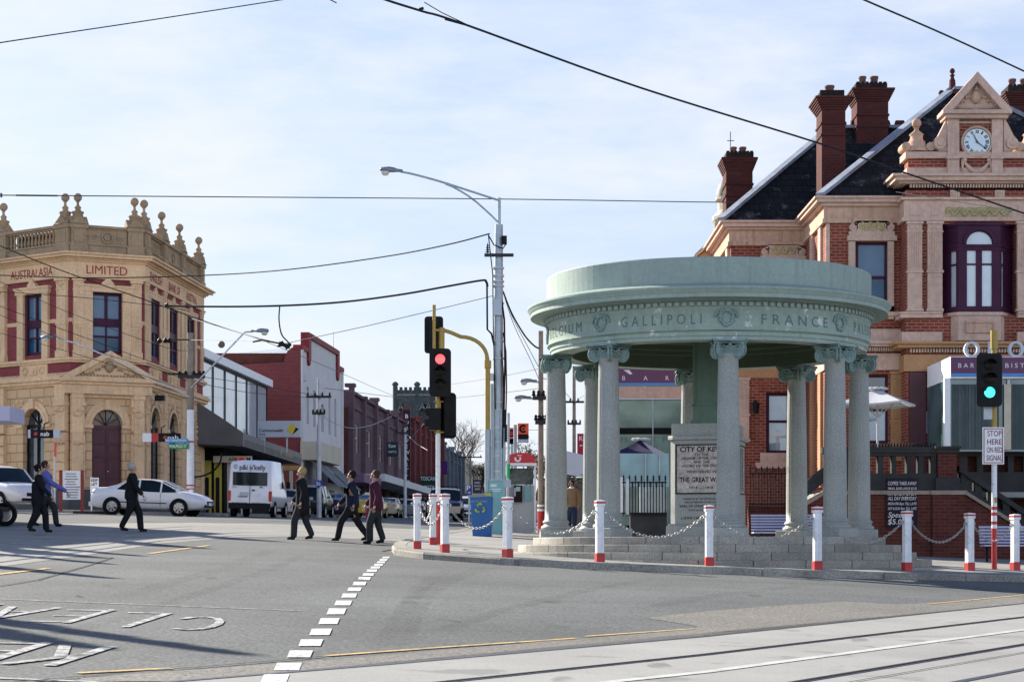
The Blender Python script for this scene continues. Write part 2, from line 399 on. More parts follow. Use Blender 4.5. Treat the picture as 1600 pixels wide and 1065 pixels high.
# ------------------------------------------------------------------ material palette
M = dict(
    asphalt=road_mat('asphalt', (.128, .135, .132), .26),
    tanroad=road_mat('worn_asphalt', (.20, .19, .168), .20),
    concrete=mat('track_concrete', (.315, .313, .29), .85, .16, .5, fine=.12, fscale=45, bump=.08, wear=(.22, .22, .205), wearamt=.45, wscale=1.2),
    path=mat('footpath', (.28, .275, .255), .88, .22, .6, fine=.22, fscale=40, bump=.1),
    kerb=mat('kerbstone', (.29, .275, .24), .85, .35, 1.2, fine=.3, fscale=30, bump=.25, island=.3),
    dashwhite=mat('crosswalk_paint', (.56, .56, .54), .8, .15, 3, fine=.2, fscale=34, wear=(.24, .24, .235), wearamt=.6, wscale=16),
    linewhite=mat('tram_line_white', (.50, .50, .47), .8, .2, 2, fine=.15, fscale=30, wear=(.40, .40, .37), wearamt=.5, wscale=5),
    seam=mat('crack_sealant', (.035, .035, .035), .9, .2, 3),
    roadwhite=mat('road_paint_white', (.46, .46, .44), .75, .2, 3, fine=.2, fscale=34, wear=(.15, .155, .15), wearamt=1.5, wscale=7),
    roadyellow=mat('road_paint_yellow', (.58, .40, .15), .75, .2, 3, fine=.2, fscale=34, wear=(.22, .20, .16), wearamt=.9, wscale=9),
    rail=mat('rail_steel', (.12, .12, .125), .42, .25, 3, metal=.7),
    groove=mat('rail_groove', (.015, .015, .016), .9, .2, 3),
    ivory=mat('ivory_render', (.70, .48, .285), .8, .18, .5, fine=.10, fscale=9, streak=.42),
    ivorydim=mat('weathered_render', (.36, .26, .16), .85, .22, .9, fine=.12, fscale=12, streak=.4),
    ashlar=brick('ivory_ashlar', (.70, .48, .285), (.64, .43, .25), (.34, .20, .10), .95, .425, .022, .22),
    bankbrick=brick('bank_brick', (.285, .060, .068), (.215, .045, .055), (.33, .12, .11), .23, .076, .008, .25),
    pobrick=brick('post_office_brick', (.33, .074, .044), (.215, .046, .032), (.38, .22, .165), .24, .085, .011, .38),
    chimbrick=brick('chimney_brick', (.12, .028, .024), (.08, .022, .02), (.075, .045, .04), .23, .08, .010, .35),
    redbrick=brick('plain_red_brick', (.215, .045, .045), (.17, .036, .04), (.24, .10, .095), .25, .085, .010, .2),
    plumbrick=brick('plum_brick', (.17, .105, .125), (.14, .09, .11), (.12, .08, .095), .25, .085, .008, .3),
    salmon=mat('salmon_render', (.56, .39, .305), .8, .18, .6, fine=.10, fscale=9, streak=.32),
    salmonrust=mat('rain_stained_render', (.53, .345, .245), .85, .18, .9, fine=.1, fscale=9, streak=.85),
    ochre=mat('ochre_render', (.42, .235, .115), .8, .15, .8, fine=.08, fscale=9, streak=.2),
    stonepanel=mat('carved_panel_stone', (.42, .34, .19), .85, .2, 3, fine=.25, fscale=25),
    slate=slate_mat(),
    lead=mat('lead_flashing', (.24, .27, .33), .6, .35, 1.6, fine=.15, fscale=14),
    stonecap=mat('grey_tan_coping', (.29, .23, .19), .8, .2, 1.5, fine=.12, fscale=14, streak=.4),
    coping=mat('dark_coping', (.045, .045, .045), .8, .3, 2),
    green=mat('memorial_green_paint', (.30, .375, .330), .6, .14, .5, fine=.06, fscale=12, streak=.32),
    greenpeel=mat('peeling_green_paint', (.30, .375, .325), .6, .14, .5, fine=.06, fscale=12, streak=.3, wear=(.62, .66, .63), wearamt=.3),
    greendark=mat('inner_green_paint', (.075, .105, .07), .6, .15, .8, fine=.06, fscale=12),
    letter=mat('letter_shade_green', (.10, .17, .155), .7, .1, 3),
    verdigris=mat('capital_green', (.22, .31, .29), .6, .25, 4, fine=.15, fscale=30),
    granite=mat('granite', (.285, .30, .28), .55, .16, 1.0, fine=.26, fscale=48, streak=.25),
    granitestep=mat('granite_step', (.32, .305, .265), .75, .26, 1.1, fine=.3, fscale=45, streak=.3, island=.28),
    plaque=mat('marble_plaque', (.40, .36, .33), .45, .28, 5, fine=.2, fscale=20),
    black=mat('black_paint', (.012, .012, .013), .45, .3, 4),
    blackiron=mat('wrought_iron', (.018, .017, .018), .5, .3, 4),
    ink=mat('black_lettering', (.01, .01, .01), .7, .1, 4),
    white=mat('white_paint', (.78, .78, .78), .5, .06, 2, fine=.03, fscale=20),
    postwhite=mat('post_white_paint', (.72, .73, .75), .5, .12, 2.5, fine=.06, fscale=20, streak=.35, wear=(.42, .40, .38), wearamt=.15, wscale=9),
    red=mat('red_paint', (.42, .02, .02), .45, .2, 3, fine=.1, fscale=25),
    chain=mat('galvanised_chain', (.42, .41, .39), .45, .2, 10, metal=.4),
    galv=mat('galvanised_steel', (.36, .42, .46), .45, .22, 1.5, metal=.35, fine=.08, fscale=20),
    polegrey=mat('pale_grey_pole', (.52, .54, .56), .6, .2, 2, fine=.08, fscale=20),
    timber=mat('weathered_timber', (.27, .225, .18), .85, .3, 1.5, fine=.2, fscale=18, streak=.3),
    yellow=mat('mustard_paint', (.36, .24, .045), .5, .15, 2, fine=.06, fscale=25),
    bin=mat('blue_plastic', (.012, .12, .36), .4, .15, 2, fine=.05, fscale=20),
    binlid=mat('grey_plastic', (.22, .24, .27), .5, .12, 2),
    cabinet=mat('aqua_cabinet_paint', (.22, .46, .46), .5, .12, 1.5, fine=.05, fscale=20, streak=.15),
    purple=mat('purple_joinery', (.055, .016, .040), .45, .2, 2),
    signpurple=mat('purple_sign', (.105, .025, .085), .5, .1, 1),
    signblue=mat('blue_strip', (.03, .22, .55), .4, .1, 2),
    maroon=mat('maroon_paint', (.07, .014, .022), .45, .25, 2, fine=.1, fscale=12),
    redletter=mat('red_letter_paint', (.30, .025, .03), .7, .15, 4),
    glass=glass('window_glass', (.035, .045, .055), .03, .9, .5),
    skyglass=glass('pale_blind_glass', (.50, .56, .58), .08, .9, .06),
    blueglass=glass('blue_blind_glass', (.075, .14, .225), .10, .35, .12),
    deepblue=glass('deep_blue_glass', (.004, .055, .12), .08, .35, .3),
    mirror=glass('curtain_glass', (.30, .38, .44), .02, 1.0, .12),
    tealglass=glass('teal_glass', (.05, .11, .115), .05, .9, .4),
    interior=mat('dark_interior', (.012, .011, .011), .9, .3, 1),
    grey=mat('grey_cladding', (.13, .125, .12), .7, .15, .8, fine=.08, fscale=12, streak=.2),
    greylight=mat('grey_fascia', (.21, .20, .195), .7, .12, .8, fine=.06, fscale=12, streak=.2),
    palewall=mat('pale_painted_wall', (.58, .56, .55), .8, .08, .6, fine=.05, fscale=9, streak=.18),
    tin=mat('corrugated_roof', (.42, .45, .47), .5, .15, 1.2, metal=.3),
    signgrey=mat('sign_grey', (.44, .48, .53), .5, .06, 1),
    bluestone=mat('tower_bluestone', (.060, .072, .075), .85, .35, 1.5, fine=.3, fscale=5),
    paleStone=mat('tower_dressing', (.20, .20, .18), .85, .25, 2, fine=.2, fscale=8),
    cream=mat('cream_wall', (.52, .46, .36), .8, .12, .8, fine=.06, fscale=8, streak=.2),
    slateblue=mat('slate_blue_wall', (.11, .13, .155), .8, .25, .8, fine=.1, fscale=8, streak=.2),
    brownbrick=brick('brown_brick', (.15, .038, .028), (.095, .026, .022), (.13, .07, .055), .25, .085, .010, .3),
    tyre=mat('tyre_rubber', (.012, .012, .012), .85, .2, 5),
    alloy=mat('alloy_rim', (.62, .62, .60), .3, .1, 5, metal=.6),
    carwhite=mat('white_car_paint', (.74, .74, .76), .3, .03, 1, coat=.6),
    carglass=glass('car_glass', (.008, .018, .022), .05, .28, .3),
    trim=mat('black_trim', (.015, .015, .016), .6, .2, 4),
    taillight=mat('tail_light_red', (.45, .015, .012), .25, .1, 4),
    lamp=mat('headlamp_lens', (.6, .62, .62), .12, .1, 4),
    orange=mat('orange_sign', (.80, .10, .035), .5, .06, 2),
    phone=mat('phone_booth_panel', (.50, .49, .47), .5, .1, 1.5, fine=.05, fscale=20),
    phonered=mat('phone_booth_red', (.55, .015, .02), .4, .08, 2),
    bark=mat('bark', (.085, .065, .05), .9, .3, 3),
    leaf=mat('leaf_green', (.055, .085, .028), .7, .4, 3),
    canvas=mat('pale_canvas', (.52, .52, .53), .85, .06, 1.5),
    navy=mat('navy_canvas', (.022, .018, .06), .85, .1, 1.5),
    benchblue=mat('bench_slat_paint', (.36, .40, .58), .5, .12, 2, fine=.05, fscale=18),
    board=mat('blackboard', (.028, .018, .030), .75, .25, 2),
    chalk=mat('chalk_white', (.72, .70, .70), .9, .15, 8),
    signgreen=mat('street_sign_green', (.0, .21, .055), .45, .06, 3),
    signsky=mat('street_sign_blue', (.02, .25, .52), .45, .06, 3),
    atm=mat('bank_yellow_panel', (.55, .45, .08), .6, .12, 1),
)
# ------------------------------------------------------------------ camera, sky, sun
cam = bpy.data.cameras.new('camera'); camo = bpy.data.objects.new('camera', cam); COL.objects.link(camo)
camo.location = (0, 0, 0); camo.rotation_euler = (math.pi / 2, 0, 0)
cam.sensor_width = 36; cam.lens = 36 * F / 1600; cam.shift_y = (HY - 532.5) / 1600
cam.clip_start = .1; cam.clip_end = 6000
SC.camera = camo
SUN_EL, SUN_AZ = 27.0, -44.5                 # azimuth from +Y, negative to the left
sd = V((math.sin(R(SUN_AZ)) * math.cos(R(SUN_EL)), math.cos(R(SUN_AZ)) * math.cos(R(SUN_EL)), math.sin(R(SUN_EL))))
sl = bpy.data.lights.new('sun', 'SUN'); sl.energy = 5.0; sl.angle = R(.5); sl.color = (1.0, .92, .80)
so = bpy.data.objects.new('sun', sl); COL.objects.link(so); so.rotation_euler = sd.to_track_quat('Z', 'Y').to_euler()
so.location = sd * 60
w = bpy.data.worlds.new('World'); SC.world = w; w.use_nodes = True
nt = w.node_tree; bg = nt.nodes['Background']
sky = nt.nodes.new('ShaderNodeTexSky'); sky.sky_type = 'NISHITA'; sky.sun_disc = False
sky.sun_elevation = R(SUN_EL); sky.sun_rotation = R(SUN_AZ); sky.air_density = 1.0; sky.dust_density = 1.2; sky.ozone_density = 1.0; sky.altitude = 80
tc = nt.nodes.new('ShaderNodeTexCoord')
mp = nt.nodes.new('ShaderNodeMapping'); mp.inputs['Scale'].default_value = (3.2, 3.2, 8.5); mp.inputs['Rotation'].default_value = (0, R(14), 0); mp.inputs['Location'].default_value = (.35, .2, -.25)
nt.links.new(tc.outputs['Generated'], mp.inputs[0])
cl = _noise(nt, mp.outputs[0], 1.5, 8, .58)
cf = _ramp(nt, cl, .46, .70)
mp2 = nt.nodes.new('ShaderNodeMapping'); mp2.inputs['Scale'].default_value = (5, 5, 26); mp2.inputs['Rotation'].default_value = (0, R(-9), 0)
nt.links.new(tc.outputs['Generated'], mp2.inputs[0])
cf2 = _ramp(nt, _noise(nt, mp2.outputs[0], 1.6, 9, .65), .42, .80)
base = _mixrgb(nt, .80, sky.outputs[0], (2.35, 2.78, 3.75))           # thin veil of high cloud over the blue
c1 = _mixrgb(nt, cf, base, (4.0, 4.1, 4.22))
c2m = nt.nodes.new('ShaderNodeMath'); c2m.operation = 'MULTIPLY'; c2m.inputs[1].default_value = .5; nt.links.new(cf2, c2m.inputs[0])
c2 = _mixrgb(nt, c2m.outputs[0], c1, (4.25, 4.32, 4.38))
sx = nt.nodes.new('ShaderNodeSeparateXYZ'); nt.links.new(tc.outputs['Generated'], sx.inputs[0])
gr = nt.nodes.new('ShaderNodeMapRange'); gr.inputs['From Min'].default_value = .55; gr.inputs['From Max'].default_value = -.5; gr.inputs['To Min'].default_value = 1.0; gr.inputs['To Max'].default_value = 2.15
nt.links.new(sx.outputs['Y'], gr.inputs['Value'])          # added fill: unseen sky behind the camera brightened to lift the facades
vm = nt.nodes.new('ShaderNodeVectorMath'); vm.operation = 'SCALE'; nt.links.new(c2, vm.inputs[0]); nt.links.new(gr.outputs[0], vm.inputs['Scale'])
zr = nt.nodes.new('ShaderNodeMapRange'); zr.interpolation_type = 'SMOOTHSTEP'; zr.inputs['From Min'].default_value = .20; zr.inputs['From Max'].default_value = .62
nt.links.new(sx.outputs['Z'], zr.inputs['Value'])          # unseen sky overhead dimmed and blued to deepen ground shadows, hazy cloud lower down
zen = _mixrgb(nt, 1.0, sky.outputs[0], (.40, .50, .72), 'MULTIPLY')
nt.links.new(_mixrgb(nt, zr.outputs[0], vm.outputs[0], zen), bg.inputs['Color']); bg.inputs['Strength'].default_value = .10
SC.view_settings.view_transform = 'Standard'; SC.view_settings.look = 'None'; SC.view_settings.gamma = 1; SC.view_settings.exposure = 1.25
SC.cycles.max_bounces = 6; SC.cycles.diffuse_bounces = 3; SC.cycles.transparent_max_bounces = 6

# ------------------------------------------------------------------ the sloping road surface
xs = [-1500, -20, -8, 14, 1500]; ys = [-200, -20, 75, 260, 3000]
me = bpy.data.meshes.new('road')
me.from_pydata([(x, y, gz(x, y)) for y in ys for x in xs], [], [(j * 5 + i, j * 5 + i + 1, j * 5 + i + 6, j * 5 + i + 5) for j in range(4) for i in range(4)])
me.materials.append(M['asphalt'])
road = bpy.data.objects.new('road', me); COL.objects.link(road); tag(road, kind='structure')

def gpoly(pts, h=0.0):
    return [tuple(G(x, y, h)[:2]) for x, y in pts]
def ext(a, b, ta=0.0, tb=0.0):
    """two ground points of a long line, extended by ta/tb metres past its ends"""
    a, b = V(a[:2]), V(b[:2]); d = (b - a).normalized()
    return a - d * ta, b + d * tb
def strip(px, wd, h, ta=0, tb=0):
    pts = [V(G(*p)[:2]) for p in px]
    d = (pts[0] - pts[1]).normalized(); pts[0] = pts[0] + d * ta
    d = (pts[-1] - pts[-2]).normalized(); pts[-1] = pts[-1] + d * tb
    out = []
    L, Rr = [], []
    for i, p in enumerate(pts):
        d = (pts[min(i + 1, len(pts) - 1)] - pts[max(i - 1, 0)]).normalized(); n = V((-d.y, d.x))
        L.append(p + n * wd / 2); Rr.append(p - n * wd / 2)
    return [tuple(q) for q in L + Rr[::-1]]

# near tram tracks: tan asphalt shoulder, concrete bed, rails
edge = [(274, 1065), (600, 1038.5), (1100, 994.5), (1600, 942.5)]
e0, e1 = ext(G(*edge[0]), G(*edge[-1]), 14, 26)
dirv = (e1 - e0).normalized(); nrm = V((-dirv.y, dirv.x))
if nrm.y > 0: nrm = -nrm
drape([tuple(e0), tuple(e1), tuple(e1 + nrm * 14), tuple(e0 + nrm * 14)], .004, 'tram_track_bed', M['concrete'])
shoulder = gpoly([(1600, 942), (1100, 994), (600, 1038), (274, 1064.5), (120, 1064), (130, 1058), (520, 1030), (905, 997), (1085, 983), (1090, 978), (1008, 965), (1100, 955), (1225, 945), (1319, 939.5), (1400, 944), (1475, 940), (1600, 928)])
drape(shoulder, .004, 'worn_road_shoulder', M['tanroad'])
def many(name, m, polys, h):
    bits = [drape(q, h, name, m) for q in polys]
    vs, fs = [], []
    for b in bits:
        n = len(vs); vs += [v.co.copy() for v in b.data.vertices]; fs += [tuple(n + i for i in p.vertices) for p in b.data.polygons]
        me = b.data; bpy.data.objects.remove(b); bpy.data.meshes.remove(me)
    me = bpy.data.meshes.new(name); me.from_pydata(vs, [], fs); me.materials.append(m)
    o = bpy.data.objects.new(name, me); COL.objects.link(o); o['kind'] = 'structure'
    return o
rails = [[(703, 1065), (1100, 1023), (1600, 964)], [(1250, 1065), (1600, 1007)]]
many('tram_rail', M['rail'], [strip(edge, .06, 0, 14, 26)] + [strip(r, .10, 0, 12, 26) for r in rails] + [strip([(1500, 1065), (1600, 1046)], .08, 0, 6, 26)], .008)
many('rail_groove', M['groove'], [strip(r, .035, 0, 12, 26) for r in rails], .012)
many('track_joint', M['seam'], [strip([(1337, 1065), (1600, 1020)], .018, 0, 5, 20)], .012)
many('tram_bed_line', M['linewhite'], [strip([(962, 1065), (1100, 1050.5), (1600, 984)], .11, 0, 10, 26)], .009)
many('yellow_lane_line', M['roadyellow'], [strip([(510, 1025), (700, 1011), (900, 997.5)], .07, 0), strip([(915, 994.5), (1085, 982.5)], .06, 0), strip([(122, 1052), (267, 1044.5)], .08, 0), strip([(1450, 944), (1600, 929.5)], .06, 0, 0, 15),
      strip([(232, 865), (327, 852)], .12, 0), strip([(0, 897), (75, 888)], .12, 0, 6, 0)], .009)
many('white_lane_line', M['roadwhite'], [strip([(-60, 934), (0, 936), (470, 954.5)], .045, 0, 3, 0), strip([(0, 1060), (150, 1066)], .06, 0, 3, 3), strip([(0, 851), (68, 845)], .14, 0, 5, 0),
      strip([(0, 860), (220, 836)], .07, 0, 5, 0), strip([(380, 838), (600, 849)], .05, 0)], .009)
dash = [(1145, 697, 107, 20), (1200, 645, 105, 15.5), (1250, 592, 97, 14.5), (1295, 545, 92, 14), (1336, 500, 84, 13.5), (1371, 455, 79, 12.5), (1402, 414, 73, 12.5), (1430, 379, 67, 10), (1455, 348, 60, 8.5), (1477, 322, 55, 7.5), (1498, 298, 53, 7.5), (1518, 277, 50, 6.5), (1535, 260, 45, 5.5), (1550, 244, 42, 5), (1564, 231, 38, 4.5), (1577, 220, 36, 4.2), (1588, 209, 34, 4), (1598, 199, 32, 3.8), (1608, 189, 30, 3.5)]
polys = []
for x, y, wd, hh in dash:
    sk = hh * .42
    q = [(x - wd / 2 - sk, y + hh), (x + wd / 2 - sk, y + hh), (x + wd / 2 + sk, y - hh), (x - wd / 2 + sk, y - hh)]
    polys.append(gpoly([(a / 2.6667, 800 + b / 2.6667) for a, b in q]))
many('crosswalk_line', M['dashwhite'], polys, .008)
# KEEP CLEAR, painted to be read from the far side
def strokes(org, right, up, lines, wd):
    out = []
    for ln in lines:
        pts = [V(G(org[0] + right[0] * a + up[0] * b, org[1] + right[1] * a + up[1] * b)[:2]) for a, b in ln]
        for i in range(len(pts) - 1):
            a, b = pts[i], pts[i + 1]; d = (b - a).normalized(); n = V((-d.y, d.x)) * wd / 2
            e = d * wd * .35
            out.append([tuple(a - e + n), tuple(b + e + n), tuple(b + e - n), tuple(a - e - n)])
    return out
def arc(cx, cy, rx, ry, a0, a1, n=9):
    return [(cx + rx * math.cos(R(a0 + (a1 - a0) * i / n)), cy + ry * math.sin(R(a0 + (a1 - a0) * i / n))) for i in range(n + 1)]
LET = dict(C=[arc(.5, .5, .45, .46, 50, 310)], L=[[(0, 1), (0, .06), (.9, .06)]], E=[[(0, 0), (0, 1)], [(0, .06), (.95, .06)], [(0, .5), (.8, .5)], [(0, .94), (.95, .94)]],
           A=[[(0, 0), (.5, 1), (1, 0)], [(.2, .38), (.8, .38)]], R=[[(0, 0), (0, 1), (.7, 1), (.9, .78), (.7, .52), (0, .52)], [(.5, .52), (.95, 0)]],
           K=[[(0, 0), (0, 1)], [(.95, 1), (0, .42)], [(.3, .6), (.95, 0)]], P=[[(0, 0), (0, 1), (.7, 1), (.9, .76), (.7, .5), (0, .5)]])
polys = []
for ch, org, rt, up in (('C', (356, 962), (-86, 2.2), (-16, 22)), ('L', (268, 957), (-66, -1), (-72, 23)), ('E', (176, 953), (-66, -1), (-72, 20)), ('A', (90, 950), (-70, -2), (-66, 18)), ('R', (0, 944), (-66, -1), (-66, 18)),
                        ('K', (172, 1011), (-74, -2.5), (-93, 29)), ('E', (74, 1005), (-78, -2), (-84, 26)), ('E', (-30, 1002), (-78, -2), (-84, 26))):
    polys += strokes(org, rt, up, LET[ch], .085 if ch in 'CLEAR' and org[1] < 980 else .10)
zz = 0
many('road_lettering', M['roadwhite'], polys, .010)
# sealed cracks and patched joints
many('road_crack', M['seam'], [strip([(518, 869), (560, 869.5), (598, 870.5)], .05, 0), strip([(-20, 919), (60, 906), (150, 880), (176, 871)], .03, 0), strip([(678, 967), (700, 969), (720, 972)], .02, 0), strip([(853, 977), (886, 979.5)], .02, 0), strip([(385, 1037), (470, 1030), (505, 1026)], .03, 0, 3, 0), strip([(630, 856), (597, 861)], .07, 0), strip([(118, 931), (128, 932)], .06, 0)], .011)
def stain(name, alpha, scale):
    m, nt, b = _nodes(name); vec = nt.nodes.new('ShaderNodeTexCoord').outputs['Object']
    b.inputs['Base Color'].default_value = (.03, .03, .03, 1); b.inputs['Roughness'].default_value = .8
    f = _ramp(nt, _noise(nt, vec, scale, 6, .7), .35, .75); k = nt.nodes.new('ShaderNodeMath'); k.operation = 'MULTIPLY'; k.inputs[1].default_value = alpha
    nt.links.new(f, k.inputs[0]); nt.links.new(k.outputs[0], b.inputs['Alpha']); return m
tm = stain('tyre_mark', .20, 1.6)
many('tyre_mark', tm, [strip(q, w_, 0) for q, w_ in (([(770, 884), (735, 893), (695, 908), (665, 925), (645, 946), (628, 975), (612, 1008)], .35), ([(700, 890), (672, 905), (650, 925), (632, 950)], .25), ([(420, 860), (360, 885), (250, 915), (120, 950), (-40, 985)], .3), ([(470, 868), (420, 890), (330, 920), (210, 958), (60, 1000)], .22), ([(1010, 905), (900, 925), (780, 955), (690, 985)], .25), ([(1250, 915), (1120, 930), (1000, 950)], .3))], .006)
many('oil_stain', stain('oil_stain', .55, 3.5), [gpoly([(x + a * math.cos(t) * (1 + .25 * math.sin(3 * t + x)), y + c * math.sin(t)) for t in [i * .45 for i in range(14)]]) for x, y, a, c in ((560, 905, 9, 1.6), (865, 940, 14, 2.2), (735, 925, 7, 1.3), (330, 903, 9, 1.6), (410, 925, 6, 1.3), (1180, 930, 10, 1.6), (165, 915, 8, 1.5), (1030, 1040, 18, 4), (1340, 1000, 14, 3), (880, 1062, 20, 4))], .013)
# tram track through the side street: a lighter concrete band curving across
band = [(-220, 903), (-60, 893), (120, 869), (250, 849), (375, 838.5), (480, 837.5), (560, 842), (640, 846), (740, 838), (740, 829), (640, 826), (470, 819.5), (300, 816), (100, 818), (-60, 826), (-220, 836)]
drape(gpoly(band), .004, 'cross_street_tram_bed', mat('worn_concrete', (.26, .258, .238), .85, .18, .5, fine=.15, fscale=40))
many('cross_street_rail', M['rail'], [strip(q, .07, 0) for q in ([(-60, 886), (120, 863), (250, 845), (375, 836), (480, 834.5), (560, 838), (640, 842)], [(-60, 876), (120, 855), (250, 840), (375, 832), (480, 831), (640, 836)],
     [(-60, 853), (120, 838), (300, 826), (480, 824), (640, 829)], [(-60, 844), (120, 832), (300, 822), (480, 821), (640, 825)])], .009)

# ------------------------------------------------------------------ raised footpaths
def path(name, px, back, mt=None, h=.13):
    front = gpoly(px)
    o = drape(front + back, h, name, mt or M['path'], side=h + .02)
    return o
kerbpx = [(760, 822.5), (742, 826), (715, 834), (680, 841), (640, 848), (618, 855), (613.5, 861), (618, 867), (662, 873), (794, 882.5), (944, 890), (1100, 895.5), (1225, 900), (1412, 905), (1600, 909), (1900, 912)]
kf = gpoly(kerbpx)
isl = drape(kf + [(40, 40), (40, 100), (-.6, 100)], .125, 'footpath', M['path'], side=.15)
# kerb stones along its edge: real 0.13 m step, stone by stone
def kerb(name, line, m, wd=.28, h=.131, step=2.2, back=False):
    pts = [V(p) for p in line]; mb = MB()
    # resample
    seg = []; acc = 0
    L = [0]
    for i in range(1, len(pts)): L.append(L[-1] + (pts[i] - pts[i - 1]).length)
    def at(s):
        s = max(0, min(L[-1], s))
        for i in range(1, len(L)):
            if s <= L[i] + 1e-9:
                k = (s - L[i - 1]) / max(1e-9, L[i] - L[i - 1]); return pts[i - 1].lerp(pts[i], k)
        return pts[-1]
    s = 0
    rnd = random.Random(3)
    while s < L[-1] - .05:
        e = min(L[-1], s + step * rnd.uniform(.75, 1.2))
        n = max(2, int((e - s) / .5) + 1)
        rows = []
        for i in range(n + 1):
            q = s + .012 + (e - s - .024) * i / n
            a, b = at(q - .15), at(q + .15); d = (b - a).normalized(); nn = V((-d.y, d.x))
            if back: nn = -nn
            p = at(q)
            f, g2 = p - nn * .02, p + nn * wd
            for q2, z in ((f, -.05), (f, h - .03), (f + nn * .03, h), (g2, h), (g2, -.05)):
                rows.append((q2.x, q2.y, gz(q2.x, q2.y) + z))
        fs = []
        for i in range(n):
            for j in range(4): fs.append((i * 5 + j, i * 5 + j + 1, i * 5 + j + 6, i * 5 + j + 5))
        fs += [(0, 1, 2, 3, 4), tuple(n * 5 + j for j in (4, 3, 2, 1, 0))]
        mb.add(rows, fs)
        s = e
    o = mb.build(name, m); o['kind'] = 'structure'; return o
kerb('kerb', kf, M['kerb'])
# bank corner and left-hand street footpaths
bk = [(-36, 103), (-24.0, 88.0), (-21.6, 86.2), (-19.0, 86.0), (-16.6, 87.6), (-15.2, 90.5), (-14.2, 97.5)]
drape(bk + [(-14.0, 97.5), (-16.0, 125), (-36, 125)], .13, 'bank_footpath', M['path'], side=.15)
ls = [(-11.6, 99.5), (-10.6, 120), (-8.4, 160), (-5.4, 215), (-4.0, 258)]
drape([(-30, 99.5)] + ls + [(-30, 258)], .13, 'street_footpath', M['path'], side=.15)
rs = [(-.9, 88), (.2, 120), (2.6, 200), (3.5, 258)]
drape(rs[::-1] + [(30, 88), (30, 258)], .129, 'far_footpath', M['path'], side=.15) if False else None
# ------------------------------------------------------------------ round war memorial
DM = 42.0
MC = V((PX(1106, DM), DM, 0))
MR = 3.20                                   # radius of the ring of columns
zs0, ztop = -.62, .30                       # steps from below ground to the floor
mem = thing('war_memorial', (MC.x, MC.y, gz(MC.x, MC.y) + .1), 'round green domeless rotunda on eight granite columns standing on stepped granite base', 'memorial')
c0 = (MC.x, MC.y, 0)
tiers = [(3.68, .30), (4.00, .148), (4.31, -.004), (4.62, -.156), (4.93, -.308)]
jm = M['granitestep']
for k, (r, z) in enumerate(tiers):
    mb = MB()
    n = 22 + 2 * k
    off = k * .13
    for i in range(n):                       # blocks with open joints
        a0 = 2 * math.pi * (i + off) / n + .0016; a1 = 2 * math.pi * (i + 1 + off) / n - .0016
        zb = z - .152 if k < 4 else z - .5
        rin = r - .42
        mb.lathe([(rin, zb), (r - .004, zb), (r, zb + .01), (r, z - .014), (r - .014, z), (rin, z)], c0, 4, a0, a1, smooth=False)
    mb.build('step', jm, mem)
MB().lathe([(.01, .296), (3.30, .296)], c0, 48, cap=False, smooth=False).build('floor_slab', M['granitestep'], mem)

